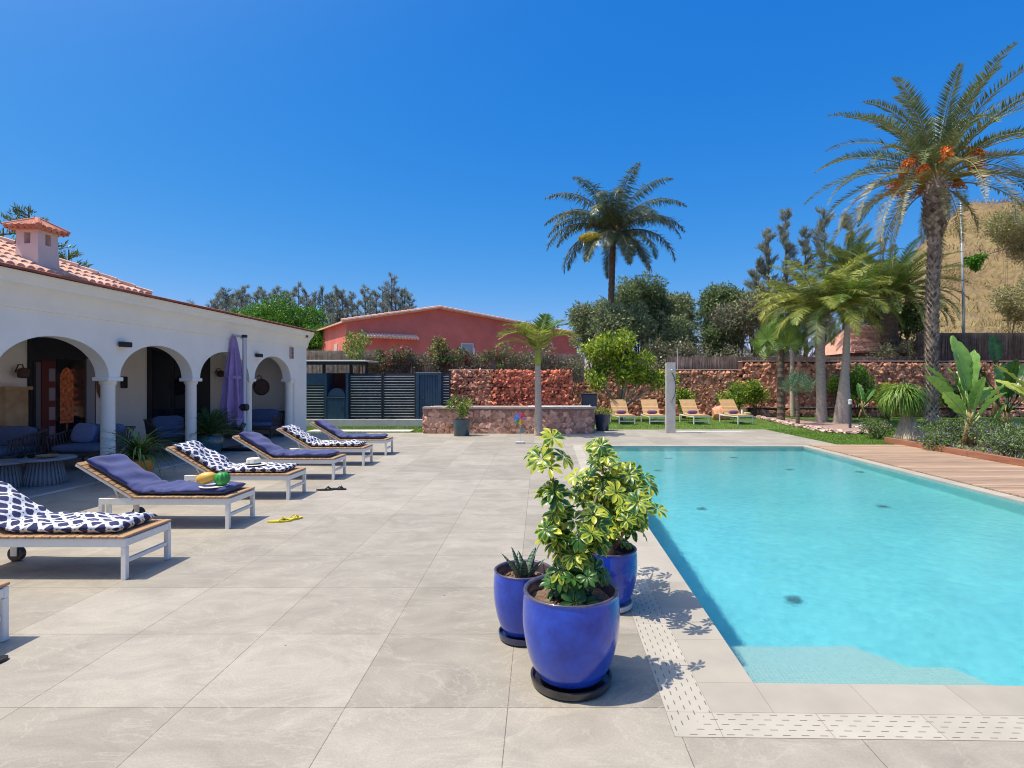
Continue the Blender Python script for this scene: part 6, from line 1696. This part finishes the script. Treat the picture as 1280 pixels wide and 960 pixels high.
# ================================================================== PORCH PLANTS
tp_ = mat('turquoise_glaze', (.02, .12, .15), .25, coat=.7, noise=(6, .4))
t = thing('potted_plant', 'arching strap leaved plant in a pot beside the first column', 'potted plant', (-6.55, 9.15, 0))
mb = MB(); mb.lathe([(.16, 0), (.22, .18), (.23, .34), (.2, .36)], 20); mb.build('pot', mat('ochre_glaze', (.45, .20, .03), .4, coat=.4), t, smooth='auto')
mb = MB(); leafy(mb, (0, 0, .34), 150, .95, .035, droop=1.5, seg=6, mats=2); mb.build('foliage', [leafmat('strap_leaf', (.03, .10, .03), (.09, .19, .05), .3), G_mid], t)
t = thing('potted_cycad', 'dark green cycad in a turquoise glazed pot between second column and umbrella', 'potted plant', (-7.35, 12.5, 0))
mb = MB(); mb.lathe([(.17, 0), (.25, .14), (.27, .34), (.25, .40), (.27, .42), (.235, .42)], 24); mb.build('pot', tp_, t, smooth='auto')
mb = MB()
for k in range(46):
    az = k * 2.39996; f = k / 46; frond(mb, (0, 0, .42), az, 1.35 - 1.1 * f, .72, .6 + .5 * f, 26, .14, .018, hang=.0, vee=.4, rr=.008, fwd=.5)
mb.build('foliage', [leafmat('cycad_leaf', (.02, .07, .02), (.06, .14, .035), .3), Rib], t)
mb = MB(); mb.lathe([(.18, 0), (.24, .12), (.25, .32), (.22, .34)], 20); t = tag(mb.build('teal_pot', tp_, loc=(-7.75, 12.9, 0), smooth='auto'), 'low turquoise pot half hidden left of the cycad pot', 'pot')

# ================================================================== FRONT POTS
glaze = bpy.data.materials.new('cobalt_glaze'); glaze.use_nodes = True
nt = glaze.node_tree; b = nt.nodes['Principled BSDF']
tc = _n(nt, 'ShaderNodeTexCoord'); n1 = _n(nt, 'ShaderNodeTexNoise'); n1.inputs['Scale'].default_value = 9; n1.inputs['Detail'].default_value = 7; n1.inputs['Roughness'].default_value = .7
nt.links.new(tc.outputs['Object'], n1.inputs['Vector'])
mx = _n(nt, 'ShaderNodeMix'); mx.data_type = 'RGBA'; mx.inputs[6].default_value = (.006, .026, .27, 1); mx.inputs[7].default_value = (.014, .07, .50, 1)
mr = _n(nt, 'ShaderNodeMapRange'); mr.inputs['From Min'].default_value = .3; mr.inputs['From Max'].default_value = .7
nt.links.new(n1.outputs['Fac'], mr.inputs['Value']); nt.links.new(mr.outputs[0], mx.inputs[0]); nt.links.new(mx.outputs[2], b.inputs['Base Color'])
b.inputs['Roughness'].default_value = .22; b.inputs['Specular IOR Level'].default_value = .3; b.inputs['Coat Weight'].default_value = .55; b.inputs['Coat Roughness'].default_value = .04
bp = _n(nt, 'ShaderNodeBump'); bp.inputs['Strength'].default_value = .12; bp.inputs['Distance'].default_value = .01; n2 = _n(nt, 'ShaderNodeTexNoise'); n2.inputs['Scale'].default_value = 5; nt.links.new(tc.outputs['Object'], n2.inputs['Vector']); nt.links.new(n2.outputs['Fac'], bp.inputs['Height']); nt.links.new(bp.outputs[0], b.inputs['Normal']); nt.links.new(bp.outputs[0], b.inputs['Coat Normal'])
rimm = mat('dark_rim_glaze', (.03, .03, .10), .3, noise=(15, .5), base2=(.12, .09, .09), coat=.5)

def var_leaf():
    m = bpy.data.materials.new('variegated_leaf'); m.use_nodes = True; nt = m.node_tree; b = nt.nodes['Principled BSDF']; L = nt.links
    uv = _n(nt, 'ShaderNodeUVMap'); sp = _n(nt, 'ShaderNodeSeparateXYZ'); L.new(uv.outputs[0], sp.inputs[0])
    tc = _n(nt, 'ShaderNodeTexCoord'); nz = _n(nt, 'ShaderNodeTexNoise'); nz.inputs['Scale'].default_value = 38; nz.inputs['Detail'].default_value = 2; L.new(tc.outputs['Object'], nz.inputs['Vector'])
    g = _n(nt, 'ShaderNodeNewGeometry')
    # edge amount + noise + per-leaf bias
    a = _n(nt, 'ShaderNodeMath'); a.operation = 'MULTIPLY_ADD'; a.inputs[1].default_value = 1.1; L.new(nz.outputs['Fac'], a.inputs[0]); L.new(sp.outputs[0], a.inputs[2])
    c = _n(nt, 'ShaderNodeMath'); c.operation = 'MULTIPLY_ADD'; c.inputs[1].default_value = .7; L.new(g.outputs['Random Per Island'], c.inputs[0]); L.new(a.outputs[0], c.inputs[2])
    r = _n(nt, 'ShaderNodeValToRGB'); e = r.color_ramp.elements; e[0].position = .46; e[0].color = (.03, .115, .018, 1); e[1].position = .70; e[1].color = (.52, .54, .045, 1)
    e3 = r.color_ramp.elements.new(.56); e3.color = (.17, .30, .03, 1)
    s_ = _n(nt, 'ShaderNodeMath'); s_.operation = 'MULTIPLY'; s_.inputs[1].default_value = .5; L.new(c.outputs[0], s_.inputs[0]); L.new(s_.outputs[0], r.inputs[0])
    L.new(r.outputs[0], b.inputs['Base Color']); b.inputs['Roughness'].default_value = .33; b.inputs['Specular IOR Level'].default_value = .5
    tr = _n(nt, 'ShaderNodeBsdfTranslucent'); L.new(r.outputs[0], tr.inputs['Color']); ms = _n(nt, 'ShaderNodeMixShader'); ms.inputs[0].default_value = .3
    L.new(b.outputs[0], ms.inputs[1]); L.new(tr.outputs[0], ms.inputs[2]); L.new(ms.outputs[0], nt.nodes['Material Output'].inputs[0])
    return m
VL = var_leaf()
VG = leafmat('glossy_green_leaf', (.03, .10, .02), (.09, .20, .03), .3, .3, .25)
def leaflet(mb, p, d, up, L, W, m=0, bias=0):
    side = np.cross(d, up); side /= np.linalg.norm(side) + 1e-9; up = np.cross(side, d)
    prof = [(0, .08), (.2, .42), (.45, .86), (.68, 1.0), (.86, .75), (1.0, .08)]
    v = []; uv = []
    for f, w_ in prof:
        c = p + d * L * f - up * (.35 * L * f * f) + up * .12 * L * f
        for s_ in (-1, -.5, 0, .5, 1):
            v.append(c + side * s_ * w_ * W / 2 + up * abs(s_) * .16 * W * w_); uv.append((abs(s_) * .55 + bias + (.25 if f > .8 else 0), f))
    n = len(prof)
    mb.add(v, [(k * 5 + j, k * 5 + j + 1, k * 5 + j + 6, k * 5 + j + 5) for k in range(n - 1) for j in range(4)], m, uv)
def rosette(mb, p, nrm_, r, n=8, m=0, bias=0):
    nrm_ = np.array(nrm_, float); nrm_ /= np.linalg.norm(nrm_)
    a = np.cross(nrm_, [0.3, .2, 1.0]); a /= np.linalg.norm(a); b_ = np.cross(nrm_, a); ph = rng.uniform(0, 6)
    tilt = rng.uniform(.0, .25)
    for k in range(n):
        t_ = ph + 2 * pi * k / n * .93 + rng.uniform(-.08, .08); d = a * cos(t_) + b_ * sin(t_) + nrm_ * tilt; d /= np.linalg.norm(d)
        leaflet(mb, np.array(p) + d * r * .10, d, nrm_, r * rng.uniform(.78, 1.05), r * .40, m, bias)
def pot(loc, R, H, lab, saucer_m, soilz=.07, base=.70):
    t = thing('potted_plant', lab, 'potted plant', loc)
    z0 = .045
    prof = [(R * base * .86, z0), (R * base, z0 + .012), (R * .84, z0 + H * .18), (R * .95, z0 + H * .40), (R * 1.005, z0 + H * .62), (R * 1.0, z0 + H * .85), (R * .975, z0 + H * .965)]
    # smooth profile through spline-like subdivision
    mb = MB(); P = []
    for i in range(len(prof) - 1):
        for k in range(4):
            f = k / 4; p0 = prof[max(i - 1, 0)]; p1 = prof[i]; p2 = prof[i + 1]; p3 = prof[min(i + 2, len(prof) - 1)]
            P.append(tuple(.5 * (2 * p1[q] + (p2[q] - p0[q]) * f + (2 * p0[q] - 5 * p1[q] + 4 * p2[q] - p3[q]) * f * f + (3 * p1[q] - p0[q] - 3 * p2[q] + p3[q]) * f ** 3) for q in range(2)))
    P.append(prof[-1]); P += [(R * .99, z0 + H * .985)]
    mb.lathe(P, 64, capt=False); pot_o = mb.build('pot', glaze, t, smooth='auto')
    mb = MB(); mb.lathe([(R * .99, z0 + H * .985), (R * .985, z0 + H), (R * .955, z0 + H * 1.004), (R * .91, z0 + H * .995), (R * .895, z0 + H * .97), (R * .89, z0 + H * .80)], 64, capb=False, capt=False); mb.build('rim', rimm, pot_o, smooth=True)
    # soil
    mb = MB(); n = 26; v = [(0, 0, z0 + H - soilz)]; f = []
    for i in range(1, 9):
        for j in range(n):
            a = 2 * pi * j / n; r = R * .89 * i / 8; v.append((r * cos(a), r * sin(a), z0 + H - soilz + rng.uniform(-.008, .012)))
    f = [(0, 1 + j, 1 + (j + 1) % n) for j in range(n)] + [(1 + (i - 1) * n + j, 1 + i * n + j, 1 + i * n + (j + 1) % n, 1 + (i - 1) * n + (j + 1) % n) for i in range(1, 8) for j in range(n)]
    mb.add(v, f)
    stones(mb, [(rng.uniform(-.7, .7) * R * .8, rng.uniform(-.7, .7) * R * .8, z0 + H - soilz + .004) for _ in range(70)], .011, .009, 2)
    mb.build('soil', M['soil'], t, smooth=True)
    mb = MB(); rs = R * .84
    mb.lathe([(rs * .84, .001), (rs * .97, .012), (rs, .035), (rs * 1.0, .046), (rs * .95, .048), (rs * .92, .022), (rs * .8, .016)], 56); mb.build('saucer', saucer_m, t, smooth='auto')
    return t, z0 + H - soilz
sau_d = mat('dark_saucer', (.035, .03, .03), .35, noise=(9, .5), coat=.3)
sau_b = mat('blue_black_saucer', (.02, .025, .07), .3, coat=.5)
sau_w = mat('pale_saucer', (.52, .50, .46), .6, noise=(10, .2))
tA, zA = pot((.170, 3.0, 0), .258, .455, 'large cobalt blue pot in front with a leaning variegated umbrella plant', sau_d)
tB, zB = pot((-.10, 3.52, 0), .185, .385, 'smaller cobalt blue pot at the left with spiky snake plant', sau_b)
tC, zC = pot((.505, 4.0, 0), .192, .375, 'rear cobalt blue pot nearest the pool with a bushy yellow green plant', sau_w)

def umbrella_plant(t, zs, stems, seed, nros, r0, name='foliage', leafm=None, lows=0):
    mbS = MB(); mb = MB()
    for (pts, n_, rr, spread) in stems:
        pts = [np.array(p, float) for p in pts]
        mbS.tube([tuple(p) for p in pts], [.013] + [.011] * (len(pts) - 2) + [.006], 8)
        for i in range(n_):
            f = rng.random() ** .8 * (len(pts) - 1); k = min(int(f), len(pts) - 2); base = pts[k] + (pts[k + 1] - pts[k]) * (f - k)
            if f < .25 * (len(pts) - 1): base = pts[1] + (pts[2] - pts[1]) * rng.random() if len(pts) > 2 else pts[-1]
            az = rng.uniform(0, 2 * pi); el = rng.uniform(-.15, 1.1); d = np.array([cos(az) * cos(el), sin(az) * cos(el), sin(el)])
            L = spread * rng.uniform(.5, 1.1); tip = base + d * L
            mid = base + d * L * .5 + np.array([0, 0, .02]); mbS.tube([tuple(base), tuple(mid), tuple(tip)], [.0035, .003, .0025], 5)
            nr = d * .7 + np.array([-.15, -.45, .75]) + rng.normal(size=3) * .28
            rosette(mb, tip, nr, rr * rng.uniform(.8, 1.2), int(rng.integers(7, 10)), 0, rng.uniform(-.25, .15))
    for i in range(lows):
        az = rng.uniform(0, 2 * pi); rad = rng.uniform(.03, .17); p = np.array([.01 + rad * cos(az), rad * sin(az), zs + rng.uniform(.03, .18)])
        mbS.tube([(p[0] * .4, p[1] * .4, zs - .01), tuple(p)], .003, 5); rosette(mb, p, np.array([cos(az) * .4, sin(az) * .4 - .3, .8]) + rng.normal(size=3) * .2, rng.uniform(.055, .08), 8, 1)
    mbS.build('stems', mat('green_brown_stem', (.16, .11, .05), .8, noise=(30, .3)), t, smooth=True)
    mb.build(name, [VL, VG], t, smooth=True)
# A: leaning left from the pot centre; local coords
umbrella_plant(tA, zA, [([(.03, 0, zA), (.01, .0, zA + .15), (-.06, .02, zA + .40), (-.10, .02, zA + .64), (-.13, .02, zA + .86)], 25, .082, .10),
                        ([(.03, 0, zA), (.05, -.02, zA + .18), (.08, .03, zA + .36), (.15, .10, zA + .55)], 22, .08, .13),
                        ([(.03, 0, zA), (.0, -.03, zA + .12), (-.06, -.03, zA + .28), (-.08, -.03, zA + .36)], 14, .08, .10)], 1, 60, .09, lows=34)
umbrella_plant(tC, zC, [([(-.03, 0, zC), (-.03, 0, zC + .3), (-.05, 0, zC + .55), (-.06, 0, zC + .76)], 28, .08, .14),
                        ([(0, 0, zC), (.05, 0, zC + .2), (.12, 0, zC + .38), (.19, 0, zC + .50)], 26, .08, .15),
                        ([(-.02, 0, zC), (-.05, .02, zC + .25), (-.13, .02, zC + .42), (-.20, 0, zC + .52)], 20, .08, .12),
                        ([(0, 0, zC), (.0, .05, zC + .25), (.08, .1, zC + .50), (.10, .1, zC + .62)], 22, .08, .14),
                        ([(0, 0, zC), (.02, -.05, zC + .15), (.08, -.10, zC + .28)], 16, .08, .12),
                        ([(0, 0, zC), (.08, -.18, zC + .25), (.17, -.42, zC + .47)], 18, .08, .13), ([(0, 0, zC), (.02, .25, zC + .28), (.05, .62, zC + .50)], 20, .085, .16)], 2, 80, .085)
mb = MB(); mb.tube([(.0, -.04, zC - .01), (.005, -.04, zC + .1), (.0, -.02, zC + .22)], [.035, .028, .02], 8); mb.build('stump', mat('cut_trunk', (.34, .19, .12), .8, noise=(15, .3)), tC, smooth=True)
# snake plant
snk = bpy.data.materials.new('banded_snake_leaf'); snk.use_nodes = True; nt = snk.node_tree; b = nt.nodes['Principled BSDF']
tc = _n(nt, 'ShaderNodeTexCoord'); wv_ = _n(nt, 'ShaderNodeTexWave'); wv_.bands_direction = 'Z'; wv_.inputs['Scale'].default_value = 18; wv_.inputs['Distortion'].default_value = 9; wv_.inputs['Detail'].default_value = 3
nt.links.new(tc.outputs['Object'], wv_.inputs['Vector']); mx = _n(nt, 'ShaderNodeMix'); mx.data_type = 'RGBA'; mx.inputs[6].default_value = (.02, .05, .03, 1); mx.inputs[7].default_value = (.14, .20, .13, 1)
nt.links.new(wv_.outputs['Fac'], mx.inputs[0]); nt.links.new(mx.outputs[2], b.inputs['Base Color']); b.inputs['Roughness'].default_value = .4
for k in range(9):
    az = k * 2.4; L = rng.uniform(.16, .27); el = 1.5 - .16 * (k / 3); mb = MB(); n = 8; v = []; bz = np.array([.03 * cos(az), .03 * sin(az), zB - .01]); yaw = az + rng.uniform(-.6, .6)
    for i in range(n + 1):
        f = i / n; e_ = el - .25 * f; c = bz + np.array([cos(az) * cos(e_), sin(az) * cos(e_), sin(e_)]) * L * f; wd = .027 * (sin(pi * (.22 + .78 * f)) ** .7) if i < n else .001
        sd = np.array([-sin(yaw), cos(yaw), 0]); o_ = np.array([cos(yaw), sin(yaw), 0]) * .008 * (1 - f)
        v += [c - sd * wd, c + o_, c + sd * wd, c - o_ * .4]
    mb.add(v, [(i * 4 + j, i * 4 + (j + 1) % 4, i * 4 + 4 + (j + 1) % 4, i * 4 + 4 + j) for i in range(n) for j in range(4)]); mb.build('leaf', snk, tB, smooth=True)

# ================================================================== HILL, POLE
mb = MB(); NX, NY = 110, 60
xs = np.linspace(12, 150, NX); ys = np.linspace(48, 150, NY); V = []
for y in ys:
    for x in xs:
        q = x / y                            # slope faces the garden
        a = max(0, (x - 26 - .0 * y) / 22); r = 1 / (1 + math.exp(-(x - .60 * y - 2) / 3.2))
        h = 27 * r * min(1, ((y - 48) / 30)) ** 1.1
        h += 1.2 * sin(x * .35 + y * .1) * sin(y * .22) * min(1, h / 8) + .6 * sin(x * .9 + 1) * sin(y * .7) * min(1, h / 8)
        V.append((x, y, h - .6))
mb.add(V, np.array([(j * NX + i, j * NX + i + 1, (j + 1) * NX + i + 1, (j + 1) * NX + i) for j in range(NY - 1) for i in range(NX - 1)]))
hill = mb.build('hill', mat('dry_hillside', (.19, .125, .065), .95, noise=(.13, .3), base2=(.27, .20, .085), bump=(1.2, 1, .4)), smooth=True); struct(hill)
Va = np.array(V); n = 150000; idx = rng.integers(0, len(Va), n); P = Va[idx] + np.stack([rng.uniform(-.6, .6, n), rng.uniform(-.8, .8, n), np.zeros(n)], 1)
P = P[P[:, 2] > 1.5]; n = len(P); D = unit(n) * .7; D[:, 2] = 1; D /= np.linalg.norm(D, axis=1, keepdims=True)
mb = MB(); mb.blades(P, D, rng.uniform(.3, 1.1, n), rng.uniform(.03, .09, n)); o = mb.build('dry_brush', leafmat('dry_hill_grass', (.20, .135, .075), (.44, .36, .12), .5, .9, .1, nscale=.12)); struct(o, 'stuff'); o['label'] = 'dry yellow brush covering the hillside'
Vb = Va[(Va[:, 2] > 2.5)]; lum = []
for i in rng.integers(0, len(Vb), 420):
    r_ = rng.uniform(.5, 1.6); p = Vb[i]; lum.append((p[0] + rng.uniform(-.6, .6), p[1] + rng.uniform(-.8, .8), p[2] + r_ * .35, r_, r_, r_ * .75))
mb = MB(); leaf_cloud(mb, lum, 90000, .32, .09, bias=.8, up=.5, mats=3); o = mb.build('hill_scrub', [leafmat('olive_scrub', (.16, .15, .05), (.34, .31, .11), .4, .9, .15), leafmat('tan_scrub', (.26, .19, .10), (.42, .33, .17), .4, .9, .15), leafmat('straw_scrub', (.36, .30, .12), (.52, .44, .19), .35, .9, .15)]); struct(o, 'stuff'); o['label'] = 'rounded olive and straw scrub scattered over the hillside'
Yp = 29.0; X0 = at(1203, Yp)[0]; zt = 1.6 + (HY - 248) / F * Yp
t = thing('lamp_pole', 'tall thin grey pole rising in front of the brown hillside', 'pole', (X0, Yp, 0))
mb = MB(); mb.tube([(.1, 0, 0), (.05, 0, zt * .5), (-.1, 0, zt)], [.085, .065, .04], 10); mb.build('shaft', mat('pole_grey', (.32, .36, .40), .45, metal=.2), t, smooth=True)
mb = MB(); mb.lathe([(.05, 0), (.06, .08), (.02, .12)], 10, (-.1, 0, zt)); mb.build('finial', M['black'], t)
zc = 1.6 + (HY - 327) / F * Yp
mb = MB(); mb.tube([(X0, Yp, zc), (X0 - 9, Yp + 3, zc - .2 - 2.2)], .015, 4); mb.tube([(X0, Yp, zc), (X0 + 8, Yp, zc + 2.3)], .015, 4)
tag(mb.build('overhead_cable', M['black']), 'thin dark cable crossing the hillside at the grey pole', 'cable')
lum = [(.35, 0, 0, .28, .2, .2), (.7, 0, .05, .35, .2, .26), (.95, 0, .22, .25, .2, .2), (.7, 0, -.25, .22, .2, .22)]
mb = MB(); leaf_cloud(mb, lum, 900, .16, .08, bias=.9, up=0); tag(mb.build('hanging_creeper', G_bright, loc=(X0, Yp, zc)), 'bushy green creeper clump hanging on the cable beside the grey pole', 'creeper')

# weeds beyond the hill edge: yellow bushes at far right
for px, py, Y, lab in ((1262, 300, 45, 'yellow green bush high on the slope at the right photo edge'), (1285, 380, 40, 'pale bush lower on the slope at the right photo edge')):
    X0_, _, zc = at3(px, py, Y); lum = rand_lumps((0, 0, zc), (2.2, 1.5, 2.0), 10, .7, 1.3); tree('slope_bush', lab, 'bush', (X0_, Y, 0), lum, 14000, .22, .06, [G_yel, G_dryshrub, G_dry], .03)
